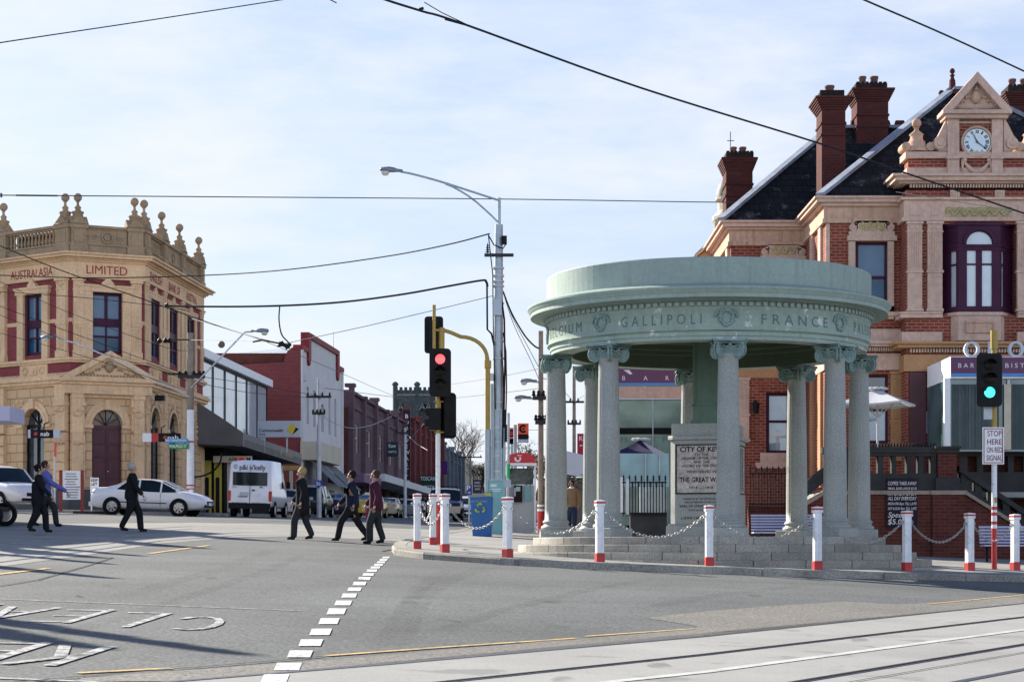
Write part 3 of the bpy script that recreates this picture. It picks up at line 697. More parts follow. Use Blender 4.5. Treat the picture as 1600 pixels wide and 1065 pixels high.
PHI0 = 1.5
def col_pos(k):
    a = R(PHI0 + 45 * k)
    return V((MC.x + MR * math.sin(a), MC.y - MR * math.cos(a), 0)), a
def make_column(first):
    root = bpy.data.objects.new('column', None); COL.objects.link(root); root.parent = mem
    p, a = col_pos(0)
    Wm = world(mem).inverted()
    root.location = Wm @ V((p.x, p.y, .30)); root.rotation_euler = (0, 0, a)
    W = Matrix.Translation((p.x, p.y, .30)) @ Matrix.Rotation(a, 4, 'Z')
    b = MB(W); b.box(-.335, .335, -.335, .335, -.003, .175); b.build('plinth', M['granite'], root, bevel=.012)
    b = MB(W)
    b.lathe([(.30, .175), (.315, .20), (.31, .235), (.28, .255), (.265, .262), (.255, .28), (.26, .30), (.275, .31), (.283, .33), (.27, .352), (.25, .36), (.245, .375)], n=32)
    b.build('column_base', M['granite'], root)
    b = MB(W)
    # shaft with a slight swell, flat-bottomed flutes on the back half as worn arrises
    prof = []
    for i in range(15):
        t = i / 14; r = .236 - .040 * t ** 1.6
        prof.append((r, .372 + t * 3.13))
    prof = [(.248, .366)] + prof + [(.204, 3.51), (.208, 3.535), (.196, 3.545)]
    vs, n = [], 96
    for r, z in prof:
        for j in range(n):
            a2 = 2 * math.pi * j / n
            k = r - (.0085 * abs(math.sin(math.pi * j * 24 / n)) if .5 < z < 3.45 else 0)
            vs.append((k * math.cos(a2), k * math.sin(a2), z))
    fs = [(i * n + j, i * n + (j + 1) % n, (i + 1) * n + (j + 1) % n, (i + 1) * n + j) for i in range(len(prof) - 1) for j in range(n)]
    b.add(vs, fs, True)
    b.build('shaft', M['granite'], root)
    W = W @ Matrix.Translation((0, 0, .155)) @ Matrix.Diagonal((.86, .86, 1, 1))
    b = MB(W)
    b.lathe([(.215, 3.39), (.235, 3.42), (.27, 3.47), (.275, 3.50), (.25, 3.53)], n=28)
    for j in range(20):                        # egg moulding
        a2 = 2 * math.pi * j / 20
        b.ball((.262 * math.cos(a2), .262 * math.sin(a2), 3.465), .034, 6)
    for q in range(4):
        Q = W @ Matrix.Rotation(R(45 + 90 * q), 4, 'Z')
        b.at(Q)
        for s in (-1, 1):                      # each corner carries two scrolls turned to neighbouring faces
            pts, rr = [], []
            T = 30
            for i in range(T + 1):
                t = i / T; an = R(115 - 800 * t); rad = .15 * (1 - t) ** .85 + .016
                pts.append((.315 + rad * math.cos(an), s * (.035 + .012 * t), 3.46 + rad * math.sin(an))); rr.append(.026 * (1 - .45 * t))
            b.tube(pts, rr, 6)
            b.tube([(.315, s * .03, 3.46), (.315, s * .072, 3.46)], [.035, .022], 8)
        b.tube([(.315, -.045, 3.46), (.315, .045, 3.46)], .13, 18)
        b.tube([(.20, 0, 3.52), (.28, 0, 3.585), (.36, 0, 3.585)], [.05, .035, .02], 6)
    b.at(W)
    for q in range(4):
        b.at(W @ Matrix.Rotation(R(90 * q), 4, 'Z'))
        b.tube([(-.16, -.27, 3.545), (-.05, -.275, 3.50), (.05, -.275, 3.50), (.16, -.27, 3.545)], .020, 6)
        b.ball((0, -.29, 3.56), .05, 8); b.ball((0, -.285, 3.48), .03, 6); b.ball((-.055, -.285, 3.52), .028, 6); b.ball((.055, -.285, 3.52), .028, 6)
    b.at(W)
    oc = []
    for q in range(4):                         # abacus with hollow sides and cut corners
        for t in (-.40, -.34, -.17, 0, .17, .34, .40):
            d = .40 - .10 * (1 - (t / .40) ** 2) if abs(t) < .39 else .34
            x, y = (t, -d) if abs(t) < .39 else (t * .99, -.36)
            ca, sa = math.cos(R(90 * q)), math.sin(R(90 * q)); oc.append((x * ca - y * sa, x * sa + y * ca))
    oc = oc
    b.slab([(x * .93, y * .93) for x, y in oc], 3.57, 3.615); b.slab(oc, 3.615, 3.66)
    b.slab([(-.30, -.30), (.30, -.30), (.30, .30), (-.30, .30)], 3.655, 3.665)
    b.build('capital', M['verdigris'], root)
    return root
col0 = make_column(True)
Wm = world(mem).inverted()
for k in range(1, 8):
    p, a = col_pos(k)
    c = copy_tree(col0, mem); c.location = Wm @ V((p.x, p.y, .30)); c.rotation_euler = (0, 0, a)

# entablature: architrave in two fasciae, frieze, dentils, cornice, drum
b = MB()
b.lathe([(2.86, 4.12), (3.30, 4.12), (3.30, 4.19), (3.325, 4.20), (3.325, 4.27), (3.35, 4.29), (3.385, 4.305), (3.385, 4.33), (3.36, 4.335), (3.36, 4.335)], c0, 128, smooth=False, cap=False)
b.build('architrave', [M['greenpeel']], mem)
b = MB()
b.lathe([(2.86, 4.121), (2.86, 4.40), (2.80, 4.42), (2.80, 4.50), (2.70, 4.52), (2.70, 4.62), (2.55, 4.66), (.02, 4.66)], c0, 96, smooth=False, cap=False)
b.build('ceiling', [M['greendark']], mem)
b = MB(); b.lathe([(3.36, 4.335), (3.36, 4.715), (3.385, 4.73), (3.385, 4.755)], c0, 128, cap=False); b.build('frieze', M['greenpeel'], mem)
b = MB()
b.lathe([(3.385, 4.755), (3.385, 4.85), (3.46, 4.865), (3.49, 4.88), (3.49, 4.89), (3.70, 4.895), (3.735, 4.90), (3.735, 4.97), (3.75, 4.985), (3.775, 5.03), (3.80, 5.065), (3.80, 5.10), (3.66, 5.15), (3.42, 5.20), (3.38, 5.22)], c0, 128, smooth=False, cap=False)
b.build('cornice', M['green'], mem)
b = MB()
nd = 150
for i in range(nd):
    b.at(Matrix.Translation(c0) @ Matrix.Rotation(2 * math.pi * i / nd, 4, 'Z'))
    b.box(3.38, 3.445, -.043, .043, 4.765, 4.845)
b.build('dentil_band', M['green'], mem)
b = MB(); b.lathe([(3.39, 5.14), (3.39, 5.70), (3.375, 5.72), (3.2, 5.74), (3.15, 5.55), (.02, 5.6)], c0, 128, smooth=False, cap=False)
b.build('drum', M['green'], mem)
def on_ring(b, s, phi, size, z, rad, arc, bold=-.004, spacing=1.6):
    """letters wrapped round the frieze"""
    vs, fs, x0, x1 = text_geo(s, bold, spacing)
    k = size / .70; kx = arc / (x1 - x0)
    for e in (0.0,):
        q = []
        for p in vs:
            a = R(phi) + ((p.x - (x0 + x1) / 2) * kx) / rad
            q.append((MC.x + rad * math.sin(a), MC.y - rad * math.cos(a), z + p.y * k))
        b.at(Matrix.Identity(4)).add(q, fs)
b = MB()
for s, phi in (('GALLIPOLI', -21.8), ('FRANCE', 25.6), ('BELGIUM', -68.0), ('PALESTINE', 69.5)):
    on_ring(b, s, phi, .20, 4.42, 3.366, {'GALLIPOLI': 1.66, 'FRANCE': 1.56, 'BELGIUM': 1.62, 'PALESTINE': 1.75}[s])
b.build('lettering', M['letter'], mem)
for k in range(8):
    p, a = col_pos(k); a += R(-1.0)
    b = MB(Matrix.Translation((MC.x, MC.y, 0)) @ Matrix.Rotation(a, 4, 'Z'))
    rnd = random.Random(k)
    for i in range(26):                         # leaves bound in a ring, knotted at the top
        t = 2 * math.pi * i / 26; rr = .135 + .02 * rnd.uniform(-1, 1)
        b.ball((.9 * rr * math.sin(t), -3.375, 4.545 - rr * math.cos(t) * 1.02), .034 + .008 * rnd.random(), 6)
    for s in (-1, 1):
        for i in range(5): b.ball((s * (.03 + .045 * i), -3.378, 4.70 - .012 * i * i * .6), .03, 6)
        for i in range(3): b.ball((s * (.19 + .012 * i), -3.376, 4.66 - .05 * i), .025, 6)
    b.build('wreath', M['verdigris'], mem)

# central pillar on its inscribed pedestal
PR = Matrix.Translation((MC.x, MC.y, .30)) @ Matrix.Rotation(R(-16.5), 4, 'Z')
ped = MB(PR).box(-.74, .74, -.74, .74, 0, .24).box(-.71, .71, -.71, .71, .24, .29, .03)
ped.slab([(-.56, -.68), (.56, -.68), (.62, -.62), (.68, -.56), (.68, .68), (-.68, .68), (-.68, -.56), (-.62, -.62)], .28, 2.03)
ped.slab([(-.60, -.73), (.60, -.73), (.73, -.60), (.73, .73), (-.73, .73), (-.73, -.60)], 2.03, 2.11)
ped.box(-.645, .645, -.645, .645, 2.11, 2.37)
pedo = ped.build('pedestal', M['granite'], mem, bevel=.01)
b = MB(PR); b.box(-.52, .52, -.70, -.67, .93, 1.91)
pl = b.build('plaque', M['plaque'], pedo)
b = MB(PR)
for x0, x1, z0, z1 in ((-.55, .55, 1.91, 1.935), (-.55, .55, .905, .93), (-.55, -.52, .93, 1.91), (.52, .55, .93, 1.91)): b.box(x0, x1, -.715, -.66, z0, z1)
b.build('plaque_frame', M['black'], pedo)
b = MB(PR)
Y = -.704
for s, z, h, wd in (('CITY OF KEW', 1.665, .105, .90), ('TO THE', 1.575, .055, .30), ('HONOR OF THE LIVING', 1.495, .055, .80), ('AND THE', 1.415, .055, .34), ('GLORY OF THE DEAD', 1.335, .055, .80), ('WHO SERVED IN', 1.205, .055, .62), ('THE GREAT WAR', 1.01, .10, .92), ('1914 — 1918', .865, .05, .50)):
    b.text(s, 0, .93 + (z - .78) * .96, h, Y, bold=.022 if h > .08 else .012, fit=wd)
Y = -.684
for s, z, h, wd in (('UNVEILED BY HIS EXCELLENCY', .685, .038, .78), ('THE GOVERNOR OF VICTORIA', .615, .038, .72), ('EARL OF STRADBROKE K.C.', .530, .05, .92), ('30TH AUGUST 1925', .450, .04, .55), ('J LEWIS CARNEGIE MAYOR', .285, .05, .92 - .04), ('K . K . C', .20, .035, .26)):
    b.text(s, 0, z + .10, h, Y, bold=.012, fit=wd)
b.build('lettering', M['ink'], pedo)
b = MB(PR @ Matrix.Rotation(R(90), 4, 'Z')); b.box(-.46, .46, -.70, -.67, .93, 1.91); b.build('plaque', M['plaque'], pedo)
b = MB(PR @ Matrix.Rotation(R(90), 4, 'Z'))
for x0, x1, z0, z1 in ((-.48, .48, 1.91, 1.93), (-.48, .48, .91, .93), (-.48, -.46, .93, 1.91), (.46, .48, .93, 1.91)): b.box(x0, x1, -.712, -.66, z0, z1)
for i in range(22): b.box(-.36 + .02 * (i % 3), .36 - .03 * (i % 4), -.703, -.7, 1.84 - .04 * i, 1.853 - .04 * i)
for i in range(3): b.box(-.2 + .2 * i - .004, -.2 + .2 * i + .004, -.703, -.7, .95, 1.88)
b.build('plaque_frame', M['black'], pedo)
b = MB(PR)
b.box(-.27, .27, -.27, .27, 2.365, 4.66); b.box(-.31, .31, -.31, .31, 2.365, 2.45); b.box(-.29, .29, -.29, .29, 2.76, 2.80)
for s in (-1, 1): b.box(s * .235 - .03, s * .235 + .03, -.29, -.262, 2.74, 4.3)
b.box(-.29, .29, -.29, .29, 4.3, 4.36)
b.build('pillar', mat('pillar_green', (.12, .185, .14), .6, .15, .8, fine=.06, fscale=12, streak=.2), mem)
# ------------------------------------------------------------------ red brick post office with clock gable
po = thing('post_office', (13, 56, gz(13, 56)), 'red brick building with salmon trim, slate roofs, tall chimneys and clock gable', 'building')
ZB = gz(10, 56) - .6
DW, DB, DL = 54.0, 53.3, 57.7
def pw(x0, x1, y0, y1, d): return (PX(x0, d), PX(x1, d), PZ(y1, d), PZ(y0, d))
def window(parent, fr, x0, x1, y0, y1, d, panes, fw=.07, dep=.12, name='window'):
    """sash window: frame with panes (each y0,y1,x0,x1,material) set back in it"""
    b = MB(); X0, X1, Z0, Z1 = pw(x0, x1, y0, y1, d)
    b.box(X0, X1, d, d + dep, Z1 - fw, Z1); b.box(X0, X1, d, d + dep, Z0, Z0 + fw)
    b.box(X0, X0 + fw, d, d + dep, Z0 + fw, Z1 - fw); b.box(X1 - fw, X1, d, d + dep, Z0 + fw, Z1 - fw)
    for q in panes[:-1]:
        if q[1] != panes[-1][1]: zz = PZ(q[1], d); b.box(X0 + fw, X1 - fw, d + .01, d + dep - .01, zz - .035, zz + .035)
    wn = b.build(name, fr, parent)
    for q in panes:
        b = MB(); xa, xb = (PX(q[2], d), PX(q[3], d)) if len(q) > 4 else (X0 + fw, X1 - fw)
        b.quad((xa, d + dep * .6, PZ(q[1], d)), (xb, d + dep * .6, PZ(q[1], d)), (xb, d + dep * .6, PZ(q[0], d)), (xa, d + dep * .6, PZ(q[0], d)))
        b.build('pane', q[-1], wn)
    return wn
XR = PX(1855, DB)
# --- brick walls
b = MB()
h1 = pw(1337, 1387, 378, 478, DW); h2 = pw(1350, 1388, 585, 692, DW)
b.wall(PX(1290, DW), PX(1416, DW), ZB, PZ(345, DW), [h1, h2], DW, .35)
h3 = pw(1197, 1236, 613, 708, DL)
b.wall(PX(1142, DL), PX(1290, DW) + .02, ZB, PZ(380, DL), [h3], DL, .3)
h4 = pw(1471, 1588, 350, 492, DB)
b.wall(PX(1415, DB), XR, ZB, PZ(297, DB), [h4], DB, .5)
b.quad((PX(1415, DB), DW + .5, ZB), (PX(1415, DB), DB, ZB), (PX(1415, DB), DB, PZ(297, DB)), (PX(1415, DB), DW + .5, PZ(297, DB)))
xr = PX(1290, DW); xl = PX(1142, DL)
b.quad((xr, DL + .1, ZB), (xr, DW, ZB), (xr, DW, PZ(345, DW)), (xr, DL + .1, PZ(345, DW)))
b.quad((xl, 72, ZB), (xl, DL, ZB), (xl, DL, PZ(380, DL)), (xl, 72, PZ(380, DL)))
b.build('brick_wall', M['pobrick'], po)
MB().box(XR - .5, XR, DB + .6, 72, ZB, 9.5).box(xl + .4, XR, 71.6, 72, ZB, 9.5).box(xl + .5, XR - .6, DL + 1.2, 71.4, 5.0, 5.1).build('rear_wall', M['pobrick'], po)
# --- salmon cornices, friezes, bands (stepped mouldings)
def cornice(x0, x1, d, steps, m, ret0=None, name='cornice', end=None):
    """stacked mouldings: each step y0,y1,projection; wraps back along a left return when ret0 gives its far depth"""
    b = MB()
    for y0, y1, pj in steps:
        X0, X1 = (PX(x0, d) - (pj if ret0 else 0)), PX(x1, d)
        b.box(X0, X1, d - pj, d + .02, PZ(y1, d), PZ(y0, d) - .0015)
        if ret0: b.box(X0, PX(x0, d) + .02, d + .02, ret0, PZ(y1, d), PZ(y0, d) - .0015)
    return b.build(name, m, po)
cornice(1290, 1416, DW, [(309, 312.5, .34), (312.5, 318, .28), (318, 323, .16)], M['salmon'], DL - .35)
cornice(1290, 1416, DW, [(323, 342, .06), (342, 349, .10)], M['salmonrust'], DL - .1, 'frieze')
cornice(1142, 1263, DL, [(346.5, 350, .34), (350, 356, .27), (356, 360, .15)], M['salmon'], 66)
cornice(1142, 1263, DL, [(360, 378, .06), (378, 384, .10)], M['salmonrust'], 66, 'frieze')
cornice(1290, 1416, DW, [(489, 495, .16), (514, 517, .05), (517, 534, .10), (534, 538, .30), (538, 542, .22), (552, 578, .05)], M['salmon'], DL - .05, 'string_course')
cornice(1142, 1263, DL, [(560, 566, .18), (566, 590, .05)], M['ochre'], 66, 'string_course')
cornice(1415, 1855, DB, [(275, 279, .42), (279, 285, .34), (285, 288, .2)], M['salmon'], DW + .4)
cornice(1415, 1855, DB, [(309, 313, .14), (313, 340, .05), (340, 346, .10)], M['salmon'], DW + .05, 'frieze')
cornice(1415, 1471, DB, [(488, 491, .20), (491, 497, .16), (519, 535, .12)], M['salmon'], DW + .05, 'string_course')
cornice(1588, 1855, DB, [(488, 491, .20), (491, 497, .16), (519, 535, .12)], M['salmon'], None, 'string_course')
cornice(1415, 1855, DB, [(535, 539, .36), (539, 544, .26), (554, 580, .05)], M['ochre'], DW + .05, 'string_course')
b = MB()
for x0, x1, d, y0, y1, n, pj in ((1420, 1855, DB, 288.5, 294, 98, .12), (1292, 1414, DW, 543, 549, 34, .13), (1420, 1855, DB, 545, 551, 98, .14)):
    for i in range(n):
        X = PX(x0, d) + (PX(x1, d) - PX(x0, d)) * (i + .5) / n; wd = (PX(x1, d) - PX(x0, d)) / n * .28
        b.box(X - wd, X + wd, d - pj, d - .001, PZ(y1, d), PZ(y0, d))
b.build('dentil_band', M['salmon'], po)
# --- pilasters of the clock bay and the wing
def pilaster(x0, x1, d, y0, y1, m, pj=.12, flute=(353, 418), cap=True):
    b = MB(); X0, X1 = PX(x0, d), PX(x1, d); w = X1 - X0
    b.box(X0, X1, d - pj, d + .02, PZ(y1, d), PZ(y0, d))
    if cap:
        b.box(X0 - .03, X1 + .03, d - pj - .04, d + .02, PZ(y0 + 4, d), PZ(y0, d) - .002); b.box(X0 - .02, X1 + .02, d - pj - .025, d + .02, PZ(y0 + 17, d), PZ(y0 + 14.5, d))
        b.box(X0 - .03, X1 + .03, d - pj - .03, d + .02, PZ(y1, d), PZ(y1 - 4, d)); b.box(X0 - .03, X1 + .03, d - pj - .03, d + .02, PZ((y0 + y1) / 2 + 10, d), PZ((y0 + y1) / 2 + 6, d))
        for s in (.28, .72): b.tube([(X0 + w * s, d - pj - .02, PZ(y0 + 9, d)), (X0 + w * s, d - pj + .02, PZ(y0 + 9, d))], w * .16, 10)
    if flute:
        for i in range(5):
            t = X0 + w * (.14 + .16 * i); b.box(t, t + w * .08, d - pj - .018, d - pj + .01, PZ(flute[1], d), PZ(flute[0], d))
    return b.build('pilaster', m, po)
for x0, x1 in ((1417, 1439.5), (1448, 1471), (1588, 1611), (1619, 1642)):
    pilaster(x0, x1, DB, 347, 487, M['salmon'], .13, (366, 418))
pilaster(1420, 1446, DB, 582, 760, M['maroon'], .10, None, False); 
for x0, x1, d in ((1391, 1411, DW),): pilaster(x0, x1, d, 580, 720, M['ochre'], .1, (590, 655))
pilaster(1153, 1170, DL, 590, 690, M['salmon'], .1, (597, 640))
pilaster(1290, 1296, DW, 350, 489, M['salmon'], .05, None, False)
for yy in (54.5, 56.0):                        # pilasters on the sunlit return
    MB().box(xr - .07, xr + .01, yy, yy + .45, PZ(489, DW), PZ(349, DW)).build('pilaster', M['salmon'], po)
    MB().box(xr - .07, xr + .01, yy, yy + .45, PZ(760, DW), PZ(580, DW)).build('pilaster', M['ochre'], po)
for yy in (58.0, 60.0, 63.0): MB().box(xl - .08, xl + .01, yy, yy + .5, ZB, PZ(384, DL)).build('pilaster', M['salmon'], po)
# --- window surrounds
def surround(x0, x1, y0, y1, ox0, ox1, oy0, oy1, d, panel=None, m=None):
    b = MB(); pj = .11
    b.bp(x0 + 3, ox0, oy0, y1, d - pj, pj + .02); b.bp(ox1, x1 - 3, oy0, y1, d - pj, pj + .02)
    X0, X1 = PX(x0, d), PX(x1, d); xc = (X0 + X1) / 2; hw = (X1 - X0) / 2
    za, zb = PZ(oy0, d), PZ(y0, d)
    b.box(X0, X1, d - pj - .04, d + .02, za - .0, za + .14); b.box(X0 + .05, X1 - .05, d - pj, d + .02, za + .14, za + .26)
    b.box(xc - hw * .62, xc + hw * .62, d - pj + .01, d + .02, za + .26, zb - .015)
    for s_ in (-1, 1):
        b.tube([(xc + s_ * hw * .74, d - pj + .01, za + .37), (xc + s_ * hw * .74, d + .02, za + .37)], .115, 14)
        b.tube([(xc + s_ * hw * .74, d - pj - .02, za + .37), (xc + s_ * hw * .74, d - pj + .02, za + .37)], .05, 10)
        b.tube([(xc + s_ * hw * .64, d - pj + .01, za + .47), (xc + s_ * hw * .64, d + .02, za + .47)], .06, 10)
    b.box(X0 - .03, X1 + .03, d - pj - .1, d + .02, PZ(oy1 + 16, d), PZ(oy1 + 10, d))
    b.bp(x0 + 3, x1 - 3, oy1, oy1 + 10, d - pj, pj + .02)
    s = b.build('window_surround', m or M['salmon'], po)
    pb = MB(); z0, z1 = za + .30, min(zb - .07, za + .56)
    rnd = random.Random(5)
    for i in range(30):
        t = i / 29; pb.ball((xc + hw * .46 * (2 * t - 1), d - pj, (z0 + z1) / 2 + .085 * math.sin(t * 19)), .045, 6)
    pb.box(xc - hw * .50, xc + hw * .50, d - pj - .012, d - pj + .02, z0, z1); pb.build('carved_panel', M['stonepanel'], s)
surround(1323, 1400, 345, 498, 1336.5, 1387.5, 377, 478, DW)
window(po, M['purple'], 1337, 1387, 378, 478, DW + .12, [(380, 433, M['blueglass']), (433, 476, M['deepblue'])])
surround(1185, 1262, 382, 560, 1198, 1249, 414, 520, DL)
window(po, M['purple'], 1198, 1249, 414, 520, DL + .05, [(416, 466, M['blueglass']), (466, 518, M['deepblue'])])
window(po, M['purple'], 1350, 1388, 585, 692, DW + .12, [(587, 640, M['glass']), (640, 690, M['mirror'])])
window(po, M['purple'], 1197, 1236, 613, 708, DL + .12, [(615, 658, M['mirror']), (658, 706, M['mirror'])], .09)
b = MB(); b.bp(1188, 1245, 707, 722, DL - .06, .1); b.bp(1181, 1252, 722, 731, DL - .16, .2); b.build('sill', M['salmon'], po)
b = MB()
for i in range(15):
    t = (i - 7) / 7; X = PX(1217, DL) + t * .52; b.bar((X, DL - .01, PZ(612, DL)), (X + t * .14, DL - .01, PZ(596, DL)), .055, .03)
b.build('brick_arch', M['pobrick'], po); b = MB()
for i in range(15):
    t = (i - 7) / 7; X = PX(1369, DW) + t * .52; b.bar((X, DW - .01, PZ(584, DW)), (X + t * .14, DW - .01, PZ(566, DW)), .055, .03)
b.build('brick_arch', M['pobrick'], po)
# --- oriel window of the clock bay
b = MB()
d0 = DB + .10
X = lambda p: PX(p, DB)
Z = lambda p: PZ(p, DB)
plan = [(X(1473), DB + .35), (X(1482), DB + .12), (X(1495), DB - .22), (X(1560), DB - .22), (X(1573), DB + .12), (X(1586), DB + .35)]
def band(y0, y1, out=0.0):
    n = len(plan)
    q = [(x + (out * (-1 if i < n / 2 else 1) if i not in (2, 3) else out * (-.6 if i == 2 else .6)), y - (out if i in (1, 2, 3, 4) else 0)) for i, (x, y) in enumerate(plan)]
    b.slab(q[::-1] if False else q, Z(y1), Z(y0))
band(350, 354, .05); band(354, 359); band(384, 387, .05); band(387, 393, .02); band(480, 488, .03)
ow = b.build('oriel_window', M['purple'], po)
b = MB()
def face_panel(bb, i, s0, s1, y0, y1, t=.08):
    (ax, ay), (bx, by) = plan[i], plan[i + 1]
    Fm = frame((ax, ay), (bx, by)); L = math.hypot(bx - ax, by - ay)
    bb.at(Fm).box(L * s0, L * s1, 0, t, Z(y1), Z(y0))
for s0, s1 in ((0, .20), (.42, .56), (.80, 1)): face_panel(b, 2, s0, s1, 393, 480)
for i in (1, 3):
    for s0, s1 in ((0, .24), (.76, 1)): face_panel(b, i, s0, s1, 393, 480)
for i in (0, 4): face_panel(b, i, 0, 1, 359, 480)
for i in (1, 3): face_panel(b, i, 0, 1, 359, 384)
Fm = frame(plan[2], plan[3]); L = plan[3][0] - plan[2][0]
b.at(Fm).wall(0, L, Z(384), Z(359), [(L * .5 - .35, L * .5 + .35, Z(384) + .001, Z(363.5))], 0, .1, arch=(0,))
b.archring(L / 2, Z(384) + .02, .36, .44, -.05, .02)
for y in (414.5,):
    for s0, s1 in ((.20, .42), (.56, .80)): face_panel(b, 2, s0, s1, y - 1.2, y + 1.2)
    for i in (1, 3): face_panel(b, i, .24, .76, y - 1.2, y + 1.2)
b.build('frame', M['purple'], ow)
b = MB()
for i, a, c, y0, y1 in ((2, 0, 1, 393, 480), (1, 0, 1, 393, 480), (3, 0, 1, 393, 480), (2, .2, .8, 360, 384)):
    (ax, ay), (bx, by) = plan[i], plan[i + 1]; L2 = math.hypot(bx - ax, by - ay)
    b.at(frame((ax, ay), (bx, by))).quad((L2 * a, .05, Z(y1)), (L2 * c, .05, Z(y1)), (L2 * c, .05, Z(y0)), (L2 * a, .05, Z(y0)))
b.build('pane', M['skyglass'], ow)
b = MB(); band(489, 494, .06); band(494, 533, .01)
b.at(Matrix.Identity(4)).bp(1509, 1555, 501, 520, DB - .26, .1)
b.build('oriel_apron', M['salmon'], po)
b = MB(); b.bp(1513, 1551, 505, 516, DB - .262, .1)
for x0, x1, y0, y1 in ((1510, 1554, 501.5, 504), (1510, 1554, 517, 519.5), (1510, 1512, 504, 517), (1552, 1554, 504, 517)): b.bp(x0, x1, y0, y1, DB - .30, .1)
b.build('oriel_panel', M['salmonrust'], po)
b = MB(); b.bp(1477, 1580, 324, 339, DB - .06, .05)
for i in range(46):
    t = i / 45; b.ball((X(1479) + (X(1578) - X(1479)) * t, DB - .06, Z(331.5) + .075 * math.sin(t * 40)), .055, 6)
b.build('carved_panel', M['stonepanel'], po)
for x0 in (1485, 1555):
    b = MB(); b.bp(x0, x0 + 15, 297, 312, DB - .09, .1)
    for i in range(4): b.bp(x0 + 1.5 + 3.4 * i, x0 + 3.2 + 3.4 * i, 299, 309, DB - .11, .05)
    b.build('frieze_block', M['salmon'], po)
for x0, x1 in ((1422, 1436), (1455, 1468), (1591, 1604), (1622, 1636)): MB().bp(x0, x1, 318, 336, DB - .07, .05).build('frieze_block', M['salmon'], po)
# --- clock gable
b = MB(); DG = DB + .05
b.bp(1417, 1640, 262, 278, DG - .05, .7); b.bp(1415, 1642, 237, 247, DG - .12, .8); b.bp(1481, 1499, 178, 278, DG - .16, .3); b.bp(1550, 1567, 178, 278, DG - .16, .3)
b.bp(1479.5, 1500, 243, 248, DG - .22, .3); b.bp(1548.5, 1568.5, 243, 248, DG - .22, .3); b.bp(1499, 1550, 189, 193, DG - .06, .2)
for x0, x1 in ((1479, 1501), (1548, 1569)): b.bp(x0, x1, 270, 278, DG - .2, .3); b.bp(x0 + 1, x1 - 1, 178, 183, DG - .2, .3)
cg = b.build('clock_gable', M['salmon'], po)
b = MB(); b.bp(1419, 1638, 247, 262, DG, .5); b.bp(1499, 1550, 178, 278, DG - .03, .5)
b.build('brick_panel', M['pobrick'], cg)
b = MB()
xa, xm, xb = PX(1469, DG), PX(1522.5, DG), PX(1576, DG); za, zt = PZ(176, DG), PZ(117, DG)
b.box(xa, xb, DG - .38, DG + .4, za - .10, za); b.box(xa + .08, xb - .08, DG - .28, DG + .38, za - .2, za - .10)
for s in (-1, 1):
    ex = xa if s < 0 else xb
    q = [(ex, za + .002), (xm, zt), (xm, zt - .26), (ex - s * .27, za + .002)]
    b.prism(q if s > 0 else q, DG - .38, DG + .4)
b.prism([(xa + .25, za + .003), (xb - .25, za + .003), (xm, zt - .25)], DG - .15, DG + .39)
pdm = b.build('pediment', M['salmon'], po)
b = MB()
rnd = random.Random(11)
for s in (-1, 1):
    for i in range(9):
        b.ball((xm + s * (.12 + .068 * i), DG - .17, za + .10 + .03 * (i % 3) + .30 * max(0, 1 - i / 7)), .05, 7)
        b.ball((xm + s * (.10 + .075 * i), DG - .17, za + .08), .035, 6)
b.ball((xm, DG - .16, za + .38), .15, 10, 1.3); b.tube([(xm, DG - .2, za + .55), (xm, DG - .2, za + .7)], [.07, .02], 8)
b.build('carved_panel', M['salmonrust'], pdm)
for s in (-1, 1):
    b = MB(); cx = PX(1524, DG) + s * PX(1524 - 52 + 800, DG) * 0
    px = 1470 if s < 0 else 1578
    q = []
    pc = PX(px, DG); zz0 = PZ(237, DG)
    for i in range(10):
        a = R(-90 + 200 * i / 9); q.append((pc - s * -.0 + s * .19 * math.sin(R(10 + 19 * i)), zz0 + .19 - .19 * math.cos(R(19 * i))))
    inner = PX(1481, DG) if s < 0 else PX(1567, DG)
    prof = [(inner, zz0), (pc + s * .05, zz0), (pc + s * .20, zz0 + .10), (pc + s * .20, zz0 + .28), (pc + s * .08, zz0 + .42), (pc - s * .02, zz0 + .62), (inner + s * .05, zz0 + .85), (inner, zz0 + .92)]
    b.prism(prof, DG - .08, DG + .12)
    b.tube([(pc + s * .04, DG - .14, zz0 + .2), (pc + s * .04, DG - .05, zz0 + .2)], .16, 14); b.tube([(pc + s * .04, DG - .17, zz0 + .2), (pc + s * .04, DG - .05, zz0 + .2)], .07, 10)
    b.build('scroll', M['salmon'], cg)
def ball_finial(px, d, ytop, ybase):
    b = MB(); h = PZ(ytop, d) - PZ(ybase, d); c = (PX(px, d), d + .25, PZ(ybase, d))
    b.lathe([(.34, 0), (.36, .02 * h), (.33, .1 * h), (.27, .20 * h), (.24, .23 * h), (.24, .31 * h), (.20, .33 * h), (.17, .42 * h), (.17, .50 * h), (.20, .52 * h), (.07, .64 * h), (.05, .70 * h), (.09, .735 * h)], c, 12)
    b.ball((c[0], c[1], c[2] + .86 * h), .14 * h, 14)
    for s in (-1, 1):
        b.tube([(c[0] + s * .33, c[1] - .28, c[2] + .12), (c[0] + s * .33, c[1] + .28, c[2] + .12)], .12, 10)
    b.build('finial', M['salmonrust'], cg)
ball_finial(1435, DG, 182, 236); ball_finial(1613, DG, 182, 236)
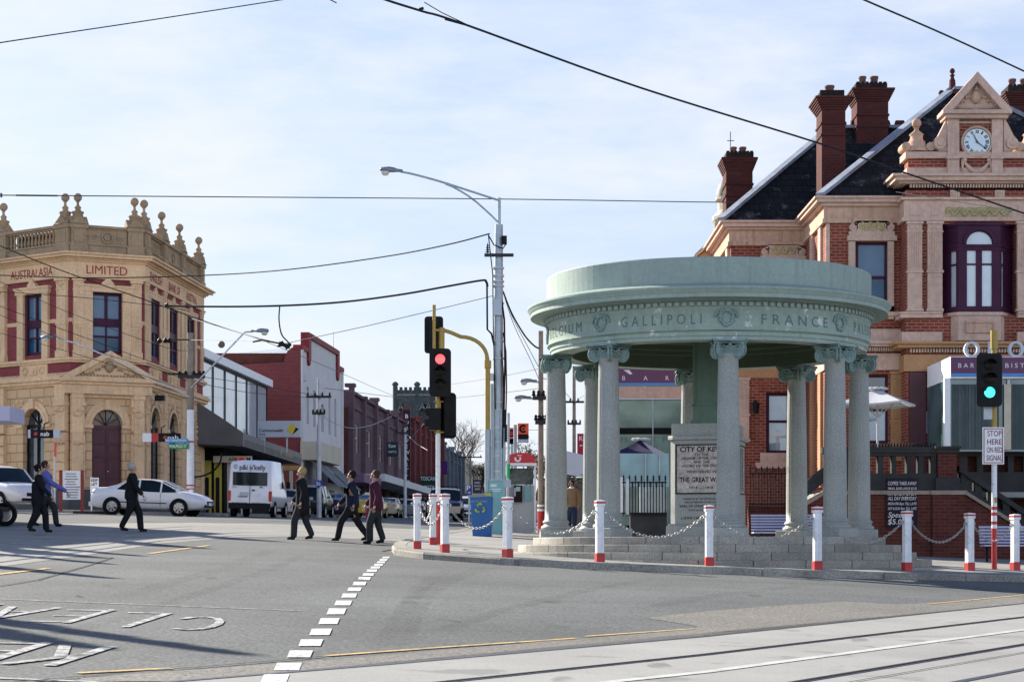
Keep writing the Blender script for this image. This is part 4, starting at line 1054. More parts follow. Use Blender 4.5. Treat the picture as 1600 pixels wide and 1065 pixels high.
# clock
cc = (PX(1525.3, DG), PZ(223, DG))
ck = MB(); Mk = Matrix.Translation((cc[0], DG - .05, cc[1])) @ Matrix.Rotation(R(90), 4, 'X')
ck.at(Mk).lathe([(.365, -.02), (.365, .07), (.40, .10), (.43, .06), (.43, -.02)], n=40); clock = ck.build('clock', M['salmon'], po)
ck = MB(Mk).lathe([(.001, .045), (.368, .045)], n=40, cap=False); ck.build('dial', mat('clock_dial', (.62, .72, .76), .4, .05, 3), clock)
ck = MB(Mk)
ck.lathe([(.352, .05), (.366, .05)], n=40, cap=False)
for i, s in enumerate(('XII', 'I', 'II', 'III', 'IIII', 'V', 'VI', 'VII', 'VIII', 'IX', 'X', 'XI')):
    a = -2 * math.pi * i / 12
    ck.at(Matrix.Translation((cc[0], DG - .10, cc[1])) @ Matrix.Rotation(-a, 4, 'Y') @ Matrix.Translation((0, 0, .272)))
    ck.text(s, 0, -.04, .085, 0, bold=.03, fit=.028 * len(s) + .01)
ck.build('numerals', M['ink'], clock)
ck = MB()
for ang, L, w in ((-26, .21, .035), (129, .30, .028)):
    a = R(ang); ck.at(Matrix.Translation((cc[0], DG - .115, cc[1])) @ Matrix.Rotation(a, 4, 'Y')); ck.box(-w / 2, w / 2, -.004, .004, -.05, L, .006)
ck.at(Matrix.Translation((cc[0], DG - .115, cc[1])) @ Matrix.Rotation(R(90), 4, 'X')).lathe([(.03, -.01), (.03, .012)], n=12)
ck.build('clock_hand', mat('clock_hand_blue', (.01, .05, .10), .4, .1, 3), clock)
b = MB()
for s in (-1, 1):
    pts = [(cc[0] + s * (.36 - .36 * i / 8), DG - .07, PZ(252, DG) - .30 * math.sin(math.pi / 2 * i / 8)) for i in range(9)]
    b.tube(pts, [.03 + .008 * i for i in range(9)], 6); b.tube([(cc[0] + s * .37, DG - .07, PZ(250, DG)), (cc[0] + s * .39, DG - .07, PZ(268, DG))], [.06, .02], 6); b.ball((cc[0] + s * .33, DG - .08, PZ(251, DG)), .075, 7)
b.build('garland', M['salmon'], cg)
# --- slate roofs with lead hips
def hiproof(cx, cy, z, ax, ay, az, rx, ex, name='roof'):
    """front left eave corner, left end of the ridge, right end x of the ridge, right eave x"""
    b = MB(); bk = 2 * ay - cy
    L, A, B, Rr = (cx, cy, z), (ax, ay, az), (rx, ay, az), (ex, cy, z)
    Lb, Rb = (cx, bk, z), (ex, bk, z)
    b.quad(L, Rr, B, A); b.add([L, A, Lb], [(0, 1, 2)]); b.add([Rr, Rb, B], [(0, 1, 2)]); b.quad(Rb, Lb, A, B); b.quad(L, Lb, Rb, Rr)
    rf = b.build(name, M['slate'], po)
    b = MB()
    for p, q in ((L, A), (Rr, B), (A, B), (Lb, A)): b.bar(V(p) + V((0, 0, .05)), V(q) + V((0, 0, .05)), .28, .09)
    b.build('ridge_lead', M['lead'], rf)
    return rf
hiproof(PX(1291, DW) - .2, DW - .25, PZ(309, DW), 12.85, 58.2, 13.45, 13.4, 18.1)
hiproof(PX(1142, DL) - .3, DL - .25, PZ(346.5, DL), 9.75, 61.1, 12.95, 13.6, 17.6)
b = MB()
for i in range(9): b.box(9.9 + .45 * i, 10.25 + .45 * i, 61.0, 61.25, 13.0, 13.2, .05)
b.build('ridge_tiles', M['chimbrick'], po)
b = MB(); c = (PX(1488, 58.2), 58.2, PZ(142, 58.2))
b.lathe([(.30, -.15), (.22, .0), (.10, .06), (.09, .3), (.055, .36), (.05, .42), (.085, .45), (.03, .48), (.075, .54), (.08, .58), (.05, .64), (.001, .66)], c, 10)
c = (PX(1471, 59.5), 59.5, PZ(156, 59.5)); b.lathe([(.1, -.3), (.1, .06), (.05, .1), (.09, .17), (.09, .22), (.06, .27), (.001, .29)], c, 10)
b.build('roof_finial', M['chimbrick'], po)
# --- chimneys
def chimney(d, sx0, sx1, ysh, ybot, fx0, fx1, crown, pots, dep=1.0):
    b = MB(); S = lambda p: PX(p, d)
    b.box(S(sx0), S(sx1), d, d + dep, PZ(ybot, d), PZ(ysh, d))
    n = 6; hf = S(sx0) - S(fx0)
    y = ysh
    for i in range(n):
        o = hf * (i + 1) / n; y2 = y - 3.2
        b.box(S(sx0) - o, S(sx1) + o, d - o, d + dep + o, PZ(y, d) + .001, PZ(y2, d)); y = y2
    ch = b.build('chimney', M['chimbrick'], po)
    b = MB(); b.box(S(crown[0]), S(crown[1]), d + .06, d + dep - .06, PZ(y, d) + .002, PZ(crown[2], d))
    for i in range(7):
        t = S(crown[0]) + (S(crown[1]) - S(crown[0])) * (i + .5) / 7; b.box(t - .045, t + .045, d + .05, d + .2, PZ(crown[2], d), PZ(crown[2] - 2, d))
    b.build('chimney_crown', mat('sooty_crown', (.03, .022, .02), .9, .4, 3, fine=.3, fscale=14), ch)
    b = MB()
    for yy in (ysh + 20, ysh + 38): b.box(S(sx0) - .03, S(sx1) + .03, d - .03, d + dep + .03, PZ(yy + 3, d), PZ(yy, d))
    b.build('string_course', M['chimbrick'], ch)
    for x0, x1, yt in pots:
        yt -= 3
        r = (S(x1) - S(x0)) / 2; b = MB(); b.lathe([(r * .85, -.1), (r * .9, PZ(yt, d) - PZ(crown[2], d) - .08), (r * 1.05, PZ(yt, d) - PZ(crown[2], d) - .06), (r * 1.05, PZ(yt, d) - PZ(crown[2], d)), (r * .8, PZ(yt, d) - PZ(crown[2], d)), (r * .75, 0)], ((S(x0) + S(x1)) / 2, d + dep / 2, PZ(crown[2], d)), 14)
        b.build('chimney_pot', mat('chimney_pot_clay', (.17, .085, .075), .8, .3, 4), ch)
chimney(61, 1134.5, 1176, 266, 372, 1127, 1182, (1135, 1178, 237), ((1143, 1154, 228), (1157.5, 1169, 228)))
chimney(56.6, 1284, 1321, 171, 330, 1273, 1327, (1282, 1320, 142), ((1293, 1308, 131),))
chimney(60.5, 1339, 1388, 158, 300, 1330, 1393, (1338, 1387, 129), ((1346, 1358, 117), (1364, 1377, 117)))
chimney(60.5, 1578, 1625, 164, 280, 1568, 1634, (1576, 1625, 133), ((1582, 1594, 121), (1600, 1612, 121)))
# --- further gabled wing seen left of the eaves
b = MB(); d = 62.5
b.prism([(PX(1060, d), PZ(428, d)), (PX(1146, d), PZ(352, d)), (PX(1146, d), PZ(370, d)), (PX(1072, d), PZ(434, d))], d, d + .5)
b.prism([(PX(1064, d), PZ(418, d)), (PX(1146, d), PZ(347.5, d)), (PX(1146, d), PZ(352, d)), (PX(1062, d), PZ(424, d))], d - .2, d + .6)
wg = b.build('raking_cornice', M['ivory'], po)
MB().prism([(PX(1075, d), ZB), (PX(1075, d), PZ(432, d)), (PX(1146, d), PZ(370, d)), (PX(1146, d), ZB)], d + .1, d + .4).build('gable_wall', M['pobrick'], po)
b = MB(); b.tube([(PX(1179, DL), DL - .3, PZ(630, DL)), (PX(1179, DL), DL - .3, PZ(647, DL))], [.11, .08], 10); b.box(PX(1177, DL), PX(1181, DL), DL - .3, DL, PZ(630, DL), PZ(626, DL)); b.build('wall_lamp', M['black'], po)
b = MB(); b.bp(1428, 1457, 640, 680, DB - .06, .08); nb = b.build('notice_case', M['black'], po)
b = MB(); b.bp(1430.5, 1454.5, 642.5, 677, DB - .065, .02); b.build('notice', M['signgrey'], nb)
b = MB(); b.lathe([(.01, 0), (.3, 0), (.3, .04)], n=24); 

# ------------------------------------------------------------------ glazed bar porch with letters on its roof
bar = thing('bar_porch', (15, 51, gz(14, 51)), 'glazed porch with purple bar and bistro sign and white letters on top', 'porch')
d = 50.3
b = MB(); b.box(PX(1485, d), PX(1760, d), d, 53.1, PZ(591, d), PZ(557, d)); b.build('canopy', M['white'], bar)
b = MB(); b.bp(1486, 1760, 558, 583, d - .05, .06); sb = b.build('sign_band', M['signpurple'], bar)
b = MB(); b.bp(1486, 1760, 583, 587.5, d - .06, .06); b.build('blue_strip', M['signblue'], sb)
b = MB(); b.text('BAR', PX(1509, d), PZ(574.5, d), .115, d - .055, fit=.40, spacing=1.6).text('BISTRO', PX(1596, d), PZ(574.5, d), .115, d - .055, fit=.84, spacing=1.5)
b.build('lettering', M['chalk'], sb)
for ch, px in (('Q', 1520), ('P', 1556), ('O', 1589)):
    b = MB(); e = .06
    zc = PZ(545, d); xc = PX(px, d); r0, r1 = .13, .20
    if ch in 'QO':
        b.at(Matrix.Translation((xc, d + .12, zc)) @ Matrix.Rotation(R(90), 4, 'X'))
        vs = []; n = 28
        for i in range(n):
            a = 2 * math.pi * i / n; c_, s_ = math.cos(a), math.sin(a)
            for (rr, hh) in ((1, e), (1, -e), (0, -e), (0, e)): vs.append((c_ * (.20 if rr else .125), s_ * (.205 if rr else .15), hh))
        b.add(vs, [(i * 4 + j, i * 4 + (j + 1) % 4, ((i + 1) % n) * 4 + (j + 1) % 4, ((i + 1) % n) * 4 + j) for i in range(n) for j in range(4)])
        b.at(Matrix.Identity(4))
        if ch == 'Q': b.bar((xc + .06, d + .12, zc - .12), (xc + .18, d + .12, zc - .22), .06, .1)
    else:
        b.box(xc - .16, xc - .09, d + .06, d + .18, zc - .2, zc + .2); b.archring(0, 0, .05, .115, 0, 0, 0, 1)
        b.at(Matrix.Translation((xc - .09, 0, zc + .09)) @ Matrix.Rotation(R(90), 4, 'Y')); b.archring(0, 0, .05, .115, d + .06, d + .18, 0, 180, 12); b.at(Matrix.Identity(4))
    b.tube([(xc, d + .12, zc - .21), (xc, d + .12, PZ(557, d))], .012, 6)
    b.build('roof_letter', M['signgrey'], bar)
MB().box(PX(1500, 51.3), PX(1770, 51.3), 51.3, 53.1, gz(12, 51) - .3, PZ(706, 51.3)).build('base_wall', M['brownbrick'], bar)
b = MB(); b.bp(1476, 1485, 590, 700, d, .16); b.build('porch_post', M['white'], bar)
b = MB()
b.bp(1485, 1760, 592, 705, d + .12, .03); b.box(PX(1485, d), PX(1485, d) + .03, d + .15, 53.1, PZ(705, d), PZ(592, d))
gl = b.build('glazing', M['tealglass'], bar)
b = MB(); rnd = random.Random(4)
for i in range(60):
    x = 1488 + 1.75 * i + (0 if i < 42 else 20)
    b.bp(x, x + .8 + .7 * rnd.random(), 600, 702, d + .07 + .012 * (i % 3), .02)
b.build('curtain', mat('grey_teal_curtain', (.12, .15, .15), .7, .3, 1.2), gl)
for x in (1574, 1640, 1700): MB().bp(x, x + 4, 592, 703, d + .05, .05).build('mullion', M['polegrey'], gl)
MB().bp(1569, 1580, 600, 702, d + .03, .02).build('blind', M['cream'], gl)
# ------------------------------------------------------------------ second glazed room behind the memorial
bp_ = thing('glazed_bar_room', (5.5, 60, gz(5, 60)), 'glazed room with purple bar sign seen behind the memorial pedestal', 'building')
d = 60.0
b = MB(); b.box(PX(948, d), PX(1120, d), d, d + 4.5, PZ(622, d), PZ(571, d)); b.build('canopy', M['salmon'], bp_)
b = MB(); b.bp(949, 1119, 572, 598, d - .04, .03); s_ = b.build('sign_band', M['signpurple'], bp_)
MB().bp(949, 1119, 598, 602, d - .045, .03).build('blue_strip', M['signblue'], s_)
b = MB()
for ch, px in zip('BAR', (974.5, 1008.5, 1042.5)): b.text(ch, PX(px, d), PZ(594, d), .13, d - .05)
for ch, px in zip('BI', (1080, 1106)): b.text(ch, PX(px, d), PZ(594, d), .13, d - .05)
b.prism([(PX(974, d), PZ(578, d)), (PX(983, d), PZ(578, d)), (PX(988, d), PZ(584, d)), (PX(984, d), PZ(585, d))], d - .05, d - .045)
b.build('lettering', M['chalk'], s_)
MB().bp(949, 1119, 622, 624, d - .02, .02).build('gutter', M['polegrey'], bp_)
MB().bp(949, 1119, 624, 820, d + .1, .03).build('glazing', glass('bar_room_glass', (.16, .235, .20), .05, .9, .25), bp_)
b = MB()
for x in (957, 1019.5, 1068): b.bp(x, x + 1.3, 624, 800, d + .06, .03)
b.build('mullion', M['polegrey'], bp_)
MB().bp(958, 1075, 668, 678, d + .07, .02).build('dark_rail', M['interior'], bp_)
MB().text('BISTRO', PX(1022, d), PZ(690, d), .16, d + .09, fit=2.0, spacing=1.3).build('lettering', M['letter'], bp_)
MB().box(PX(949, d), PX(1119, d), d + .2, d + 4.4, ZB, PZ(622, d) - .05).build('room', M['interior'], bp_)

# ------------------------------------------------------------------ cream cupola of a building further back
cu = thing('cream_cupola_tower', (PX(1142, 84), 84, gz(9, 75)), 'cream clock tower with domed green cupola half hidden by the leftmost chimney', 'tower')
d = 84; cx = (PX(1142, d), d)
b = MB(); b.lathe([(.70, gz(9, 75)), (.70, PZ(388, d)), (.85, PZ(386, d)), (.85, PZ(380, d)), (.5, PZ(380, d)), (.5, PZ(352, d)), (.72, PZ(350, d)), (.80, PZ(345, d)), (.80, PZ(340, d)), (.55, PZ(330, d)), (.55, PZ(316, d)), (.66, PZ(313, d)), (.66, PZ(309, d))], (*cx, 0), 16, smooth=False); b.build('turret', M['cream'], cu)
b = MB()
for i in range(8):
    a = 2 * math.pi * (i + .3) / 8; b.tube([(cx[0] + .68 * math.cos(a), d + .68 * math.sin(a), PZ(380, d)), (cx[0] + .68 * math.cos(a), d + .68 * math.sin(a), PZ(350, d))], .06, 8)
b.build('colonnette', M['cream'], cu)
b = MB(); b.lathe([(.66, 0), (.62, .28), (.5, .58), (.3, .8), (.12, .88), (.04, .92), (.03, 2.0), (.001, 2.02)], (*cx, PZ(309, d)), 18)
zc = PZ(220, d)
b.tube([(cx[0] - .22 + .2, d, PZ(290, d)), (cx[0] - .02, d, PZ(206, d))], .02, 6); b.bar((cx[0] - .16, d, zc), (cx[0] + .14, d, zc), .03, .03)
b.build('dome', mat('copper_dome', (.09, .13, .115), .6, .2, 2), cu)
# ------------------------------------------------------------------ terrace wall, stairs and railings in front of the post office
dT = 49.0
ter = thing('terrace', (PX(1400, dT), dT, gz(9.5, dT)), 'brick terrace wall with dark stone balustrade and stairs going down to the right', 'terrace')
T = lambda p: PX(p, dT)
TZ = lambda p: PZ(p, dT)
zf = TZ(766)
b = MB(); b.box(T(1290), T(1462), dT + .06, dT + .5, gz(9, dT) - .3, TZ(772)); b.box(T(1457), T(1507), dT - .02, dT + .6, gz(10, dT) - .3, TZ(772.5))
# wall under the right-hand stair falls with the steps
q = [(T(1505), gz(10, dT) - .4), (T(1505), TZ(772)), (T(1600), TZ(830)), (T(1700), TZ(892)), (T(1700), gz(10, dT) - .4)]
b.prism(q, dT + .03, dT + .45)
q = [(T(1250), gz(8, dT) - .4), (T(1250), TZ(795)), (T(1290), TZ(772)), (T(1290), gz(8, dT) - .4)]
b.prism(q, dT + .08, dT + .4)
b.build('brick_wall', M['brownbrick'], ter)
b = MB(); b.box(T(1288), T(1457), dT - .04, dT + .55, TZ(772), TZ(766)); b.box(T(1454), T(1510), dT - .10, dT + .65, TZ(772.5), TZ(766))
b.prism([(T(1508), TZ(766)), (T(1508), TZ(772)), (T(1700), TZ(892)), (T(1700), TZ(886))], dT - .06, dT + .5)
b.prism([(T(1249), TZ(790)), (T(1249), TZ(796)), (T(1289), TZ(772)), (T(1289), TZ(766))], dT - .02, dT + .5)
b.build('coping', M['stonecap'], ter)
b = MB(); b.box(T(1289), T(1464), dT + .02, dT + .40, zf, TZ(739)); b.box(T(1287), T(1464), dT - .05, dT + .5, TZ(707), TZ(698)); b.box(T(1289), T(1464), dT, dT + .42, TZ(711.5), TZ(707))
for x0, x1 in ((1289, 1296), (1347, 1358), (1373, 1381), (1395, 1401), (1418, 1424), (1436, 1443), (1456, 1464)): b.box(T(x0), T(x1), dT + .05, dT + .36, TZ(739), TZ(711))
for x0 in (1310, 1322, 1334): b.box(T(x0), T(x0 + 5), dT + .05, dT + .36, TZ(739), TZ(711))
bal = b.build('balustrade', M['coping'], ter)
b = MB(); b.box(T(1465), T(1494), dT - .04, dT + .56, TZ(746), TZ(708)); pr = b.build('pier', M['brownbrick'], ter)
b = MB(); b.box(T(1462), T(1498), dT - .10, dT + .62, TZ(707.5), TZ(701)); b.box(T(1459.5), T(1500), dT - .16, dT + .68, TZ(701), TZ(697)); b.box(T(1461), T(1499), dT - .09, dT + .61, TZ(766), TZ(746)); b.build('pier_cap', M['coping'], pr)
# sloping balustrade of the stair
def slope(bb, x0, y0, x1, y1, th, y_a, y_b):
    bb.prism([(T(x0), TZ(y0)), (T(x0), TZ(y0 + th)), (T(x1), TZ(y1 + th)), (T(x1), TZ(y1))], y_a, y_b)
b = MB(); slope(b, 1499, 727, 1700, 862, 9, dT - .03, dT + .42); slope(b, 1499, 752, 1700, 887, 12, dT + .02, dT + .36)
for i in range(9):
    x = 1502 + 22 * i; y = 727 + (x - 1499) * .672
    b.prism([(T(x), TZ(y + 8)), (T(x), TZ(y + 28)), (T(x + 11), TZ(y + 35)), (T(x + 11), TZ(y + 15))], dT + .05, dT + .34)
b.build('stair_balustrade', M['coping'], ter); b = MB()
b.prism([(T(1262), TZ(762)), (T(1262), TZ(775)), (T(1289), TZ(752)), (T(1289), TZ(728)), (T(1262), TZ(750))], dT + .06, dT + .36)
b.build('stair_balustrade', M['coping'], ter)
b = MB(); b.box(T(1290), T(1720), dT + .55, 53.2, zf - .15, zf - .02); b.build('landing', M['path'], ter)
b = MB()
for i in range(14): b.box(T(1510) + .27 * i, T(1510) + .27 * (i + 1), dT + .5, dT + 2.0, zf - .18 * (i + 1) - 1.0, zf - .165 * (i + 1))
b.build('stair', M['granitestep'], ter)
# upper landing balustrade behind the stair
b = MB(); d2 = 50.9
b.bp(1498, 1720, 704, 712, d2, .3); b.bp(1498, 1720, 737, 768, d2 + .03, .24)
for i in range(9): b.bp(1503 + 24 * i, 1512 + 24 * i, 712, 737, d2 + .05, .2)
b.build('landing_balustrade', M['coping'], ter)
b = MB()
for i in range(24):
    x = T(1352) + i * (T(1462) - T(1352)) / 23; b.lathe([(.022, 0), (.022, .03), (.03, .05), (.006, .12)], (x, dT + .2, TZ(698)), 5)
b.build('spike_row', M['blackiron'], ter)
bb_ = tag(MB().box(T(1385), T(1433), dT - .03, dT + .01, TZ(824), TZ(747)).build('blackboard', M['board']), 'dark chalk menu board hung on the brick terrace wall', 'menu board')
b = MB()
x0 = T(1387)
for s, y, h, wd, sh in (('COFFEE TAKE AWAY', 757.5, 5.6, 45, 0), ('SMALL $3.00 LARGE $3.50', 764.5, 3.8, 45, .15), ('KITCHEN OPEN', 773.5, 6.2, 44, .15), ('ALL DAY EVERYDAY', 781, 5.6, 45, .25), ('MON-FRI 8am TILL LATE', 788.5, 4.2, 45, .25), ('SAT & SUN 9am TILL LATE', 796, 4.2, 45, .25), ('Specials', 808, 8.5, 36, .25), ('$5.00', 818.5, 8, 28, .1)):
    b.text(s, x0, TZ(y), h * dT / F, dT - .035, bold=.004, fit=wd * dT / F, shear=sh, align='L')
b.build('lettering', M['chalk'], bb_)

def railing(name, px0, px1, ytop, ybot, d, n, label, group=None, alt=True):
    root = thing(name, (PX((px0 + px1) / 2, d), d, PZ(ybot, d)), label, 'fence', group)
    b = MB()
    for y in (ytop + 10, ybot - 6): b.bp(px0, px1, y, y + 2.2, d, .04)
    b.build('rail', M['blackiron'], root)
    b = MB()
    for i in range(n):
        x = PX(px0, d) + (PX(px1, d) - PX(px0, d)) * (i + .5) / n; top = PZ(ytop + (0 if i % 2 == 0 or not alt else 10), d)
        b.tube([(x, d + .02, PZ(ybot, d)), (x, d + .02, top - .12)], .014, 5)
        b.lathe([(.012, 0), (.034, .03), (.012, .06), (.03, .08), (.002, .16)], (x, d + .02, top - .14), 6)
    b.build('picket', M['blackiron'], root)
    return root
railing('iron_fence', 1170, 1232, 728, 792, 51.5, 14, 'black spiked iron fence in front of the lower sash window, right of the pedestal')
rf2 = railing('iron_fence', 972, 1042, 742, 806, 50.5, 15, 'black spiked iron fence with gate left of the inscribed pedestal')
b = MB(); d = 50.5
b.bp(985, 1042, 800, 840, d + .05, .4); b.build('plinth_wall', M['coping'], rf2)
b = MB(); b.bp(978, 983, 748, 803, d - .05, .06); b.build('gate_post', M['polegrey'], rf2)
b = MB(); b.bp(1170, 1262, 790, 880, 52, .3)
tag(b.build('low_brick_wall', M['brownbrick']), 'low dark brick wall under the iron fence right of the pedestal', 'wall')
gs = MB(); gs.bp(962, 1045, 708, 760, 53, .03)
gso = tag(gs.build('glass_wind_screen', mat('pale_screen_glass', (.26, .40, .42), .12, .15, 2)), 'pale glass wind screen under the navy and white umbrella', 'screen')
MB().bp(960, 964, 716, 800, 52.9, .1).build('screen_post', M['white'], gso)
MB().bp(966, 974, 745, 800, 52.95, .04).build('door_panel', M['white'], gso)
for px in (1008, 1030): MB().bp(px, px + 1.5, 708, 800, 52.93, .05).build('screen_post', M['polegrey'], gso)

# ------------------------------------------------------------------ umbrellas
def umbrella(px, d, ytip, yedge, w, ybot, cols, label, pole=M['polegrey']):
    root = thing('cafe_umbrella', (PX(px, d), d, PZ(ybot, d)), label, 'umbrella', None)
    zt, ze = PZ(ytip, d), PZ(yedge, d); r = w * d / F / 2
    c = V((PX(px, d), d, 0))
    for k, m in enumerate(cols):
        b = MB(); n = 4
        for i in range(n):
            if i % len(cols) != k: continue
            a0, a1 = R(90 * i + 20), R(90 * (i + 1) + 20)
            rows = []
            for t in (0, .06, .3, .6, 1.0):
                for j in range(7):
                    a = a0 + (a1 - a0) * j / 6; e = 1 / max(abs(math.cos((a - a0) - (a1 - a0) / 2)), .7) * .78
                    s = math.sin(math.pi * j / 6)
                    rows.append((c.x + r * t * e * math.cos(a), c.y + r * t * e * math.sin(a), zt + (ze - zt) * (t ** .9) - .05 * s * t))
            b.add(rows, [(i2 * 7 + j, i2 * 7 + j + 1, (i2 + 1) * 7 + j + 1, (i2 + 1) * 7 + j) for i2 in range(4) for j in range(6)])
            last = rows[-7:]
            for j in range(6):
                p, q = V(last[j]), V(last[j + 1]); b.quad(p, q, q - V((0, 0, .05)), p - V((0, 0, .05)))
        b.build('canopy', m, root)
    b = MB(); b.tube([(c.x, c.y, PZ(ybot, d)), (c.x, c.y, zt - .05)], .028, 8)
    for i in range(4):
        a = R(90 * i + 20); b.tube([(c.x, c.y, zt - .75), (c.x + r * .62 * math.cos(a), c.y + r * .62 * math.sin(a), zt + (ze - zt) * .62)], .014, 5)
    b.build('pole', pole, root)
    b = MB()
    rnd = random.Random(2)
    for i in range(7): a = i * .9; b.ball((c.x + .16 * math.cos(a), c.y + .12 * math.sin(a), zt + .0), .10 + .03 * rnd.random(), 7, .35)
    b.build('canopy_vent', cols[-1], root)
    return root
umbrella(1371, 51.2, 607, 630, 124, 768, [M['canvas']], 'pale grey canvas umbrella standing on the terrace behind the balustrade')
u2 = umbrella(1001, 54, 686, 709, 84, 800, [M['navy'], M['canvas']], 'navy and white cafe umbrella in front of the glazed bar room')

# ------------------------------------------------------------------ slatted benches
def bench(px0, px1, y0, y1, d, label):
    root = thing('street_bench', (PX((px0 + px1) / 2, d), d - .1, gz(PX(px0, d), d) + .13), label, 'bench', None)
    X0, X1 = PX(px0, d), PX(px1, d); zt, zb = PZ(y0, d), PZ(y1, d); g = gz((X0 + X1) / 2, d) + .125
    b = MB()
    for i in range(6):
        z = zb + (zt - zb) * (i + .1) / 6; y = d + .12 * i / 6; b.box(X0, X1, y, y + .03, z, z + (zt - zb) / 6 * .62)
    b.build('backrest', M['benchblue'], root)
    b = MB()
    for i in range(5): b.box(X0, X1, d - .10 - .10 * i, d - .02 - .10 * i, zb - .06, zb - .025)
    b.build('seat', M['benchblue'], root)
    for x in (X0 + .18, X1 - .18):
        b = MB(); b.bar((x, d - .45, g), (x, d - .45, zb - .06), .05, .05); b.bar((x, d + .05, g), (x, d + .14, zt - .03), .05, .05); b.bar((x, d - .5, zb - .08), (x, d + .08, zb - .08), .05, .04); b.build('leg', M['blackiron'], root)
    return root
bench(1174, 1275, 802, 829, 48.0, 'blue grey slatted bench seen between the memorial columns')
bench(1531, 1640, 820, 849, 46.2, 'blue grey slatted bench against the brick wall behind the stop sign')

# ------------------------------------------------------------------ white posts with red bands, linked by chain
posts = [(652, 857, 87), (668, 853, 83), (695, 862, 92), (793, 870.5, 95.5), (937, 877.5, 97.5), (1108, 883.5, 95.5), (1277, 890, 100), (1417, 891.5, 95), (1515, 891, 91), (1586, 890, 88), (676.5, 850, 80)]
posts = [p for p in posts if p[0] != 668]
posts = [(652, 857, 87), (676.5, 850.5, 80), (695, 862.5, 92.5), (793, 870.5, 95.5), (937, 877.5, 97.5), (1108, 883.5, 95.5), (1277, 890, 100), (1417, 891.5, 95), (1515, 891, 91), (1586, 890, 88), (1668, 888, 85)]
plab = ['white square post nearest the kerb nose, in front of the dark four-wheel drive', 'white square post just left of the red traffic light pole', 'white square post just right of the red traffic light pole', 'white square post in front of the phone booth and aqua cabinet', 'white square post in front of the second memorial column from the blue bin', 'white square post in front of the inscribed pedestal', 'white square post in front of the rightmost memorial columns', 'white square post in front of the chalk menu board', 'white square post just left of the stop here sign pole', 'white square post right of the stop here sign pole', 'white square post beyond the bench']
WID, HT = .138, 1.10
rots = [8, 8, 20, 40, 14, 6, 10, 16, 18, 20, 20]
def make_post(loc, rz, label):
    root = thing('bollard', loc, label, 'bollard', 'white posts with red bands along the kerb', R(rz))
    W = world(root); w = WID / 2
    b = MB(W).box(-w - .012, w + .012, -w - .012, w + .012, -.03, .155); b.build('foot_band', M['red'], root, bevel=.006)
    b = MB(W).box(-w, w, -w, w, .155, 1.0); b.build('shaft', M['postwhite'], root, bevel=.008)
    b = MB(W).box(-w - .016, w + .016, -w - .016, w + .016, .985, 1.03).box(-w - .016, w + .016, -w - .016, w + .016, 1.062, 1.082).add([(-w - .016, -w - .016, 1.082), (w + .016, -w - .016, 1.082), (w + .016, w + .016, 1.082), (-w - .016, w + .016, 1.082), (0, 0, 1.096)], [(0, 1, 4), (1, 2, 4), (2, 3, 4), (3, 0, 4)]); b.build('cap', M['postwhite'], root)
    b = MB(W).box(-w - .019, w + .019, -w - .019, w + .019, 1.03, 1.062); b.build('cap_band', M['red'], root)
    b = MB(W)
    for s in (-1, 1): b.tube([(s * w, 0, .90), (s * (w + .04), 0, .90)], .014, 6); b.tube([(s * (w + .035) + .03 * math.cos(t), 0, .885 + .03 * math.sin(t)) for t in [i * math.pi / 4 for i in range(9)]], .007, 5)
    b.build('ring', M['chain'], root)
    return root
pbase = []
proto = None
for i, (px, yb, h) in enumerate(posts):
    g = G(px, yb, .125)
    loc = V((g.x, g.y, g.z))
    pbase.append((loc, h * g.y / F))
    if proto is None: proto = make_post(loc, rots[i], plab[i])
    else: copy_tree(proto, None, loc, R(rots[i]), plab[i])
    # scale so that the post reaches the height it has in the photo
    o = [o for o in bpy.data.objects if o.get('label') == plab[i]][0]
    s = h * g.y / F / 1.10
    o.scale = (s * .93 if s > 1 else s, s * .93 if s > 1 else s, s)
def chain(a, b, sag, label):
    """hanging chain of separate oval links"""
    a, b = V(a), V(b); mb = MB(); L = (b - a).length; n = int(L * 1.12 / .066)
    pts = []
    for i in range(n + 1):
        t = i / n; p = a.lerp(b, t); p.z -= sag * 4 * t * (1 - t); pts.append(p)
    for i in range(n):
        p, q = pts[i], pts[i + 1]; d = (q - p).normalized()
        up = V((0, 0, 1)) if i % 2 == 0 else d.cross(V((0, 0, 1))).normalized()
        s = (up - d * up.dot(d)).normalized(); m = (p + q) / 2; hl = (q - p).length * .68; hw = .022
        ring = [m + d * (hl * math.cos(t)) + s * (hw * math.sin(t)) for t in [2 * math.pi * k / 8 for k in range(9)]]
        mb.tube(ring, .0068, 4, caps=False)
    tag(mb.build('chain', M['chain']), label, 'chain', 'chains hung between the white posts')
order = [1, 0, 2, 3, 4, 5, 6, 7, 8, 9, 10]
names = ['two posts left of the red traffic light pole', 'front pair of posts at the kerb nose', 'post beside the red pole and the post before the phone booth', 'post before the phone booth and the next one to the right', 'posts left of and before the inscribed pedestal', 'posts before the pedestal and the rightmost memorial columns', 'posts before the rightmost columns and the menu board', 'post before the menu board and the post left of the stop sign', 'posts either side of the stop here sign', 'last posts by the bench']
sags = [.42, .47, .50, .52, .50, .46, .50, .44, .40, .3]
for k in range(len(order) - 1):
    i, j = order[k], order[k + 1]
    a, ha = pbase[i]; c, hc = pbase[j]
    pa, pc = a + V((0, 0, ha * .81)), c + V((0, 0, hc * .81)); dd = (pc - pa).normalized() * .10
    chain(pa + dd, pc - dd, sags[k] * .86, 'chain hanging between ' + names[k])

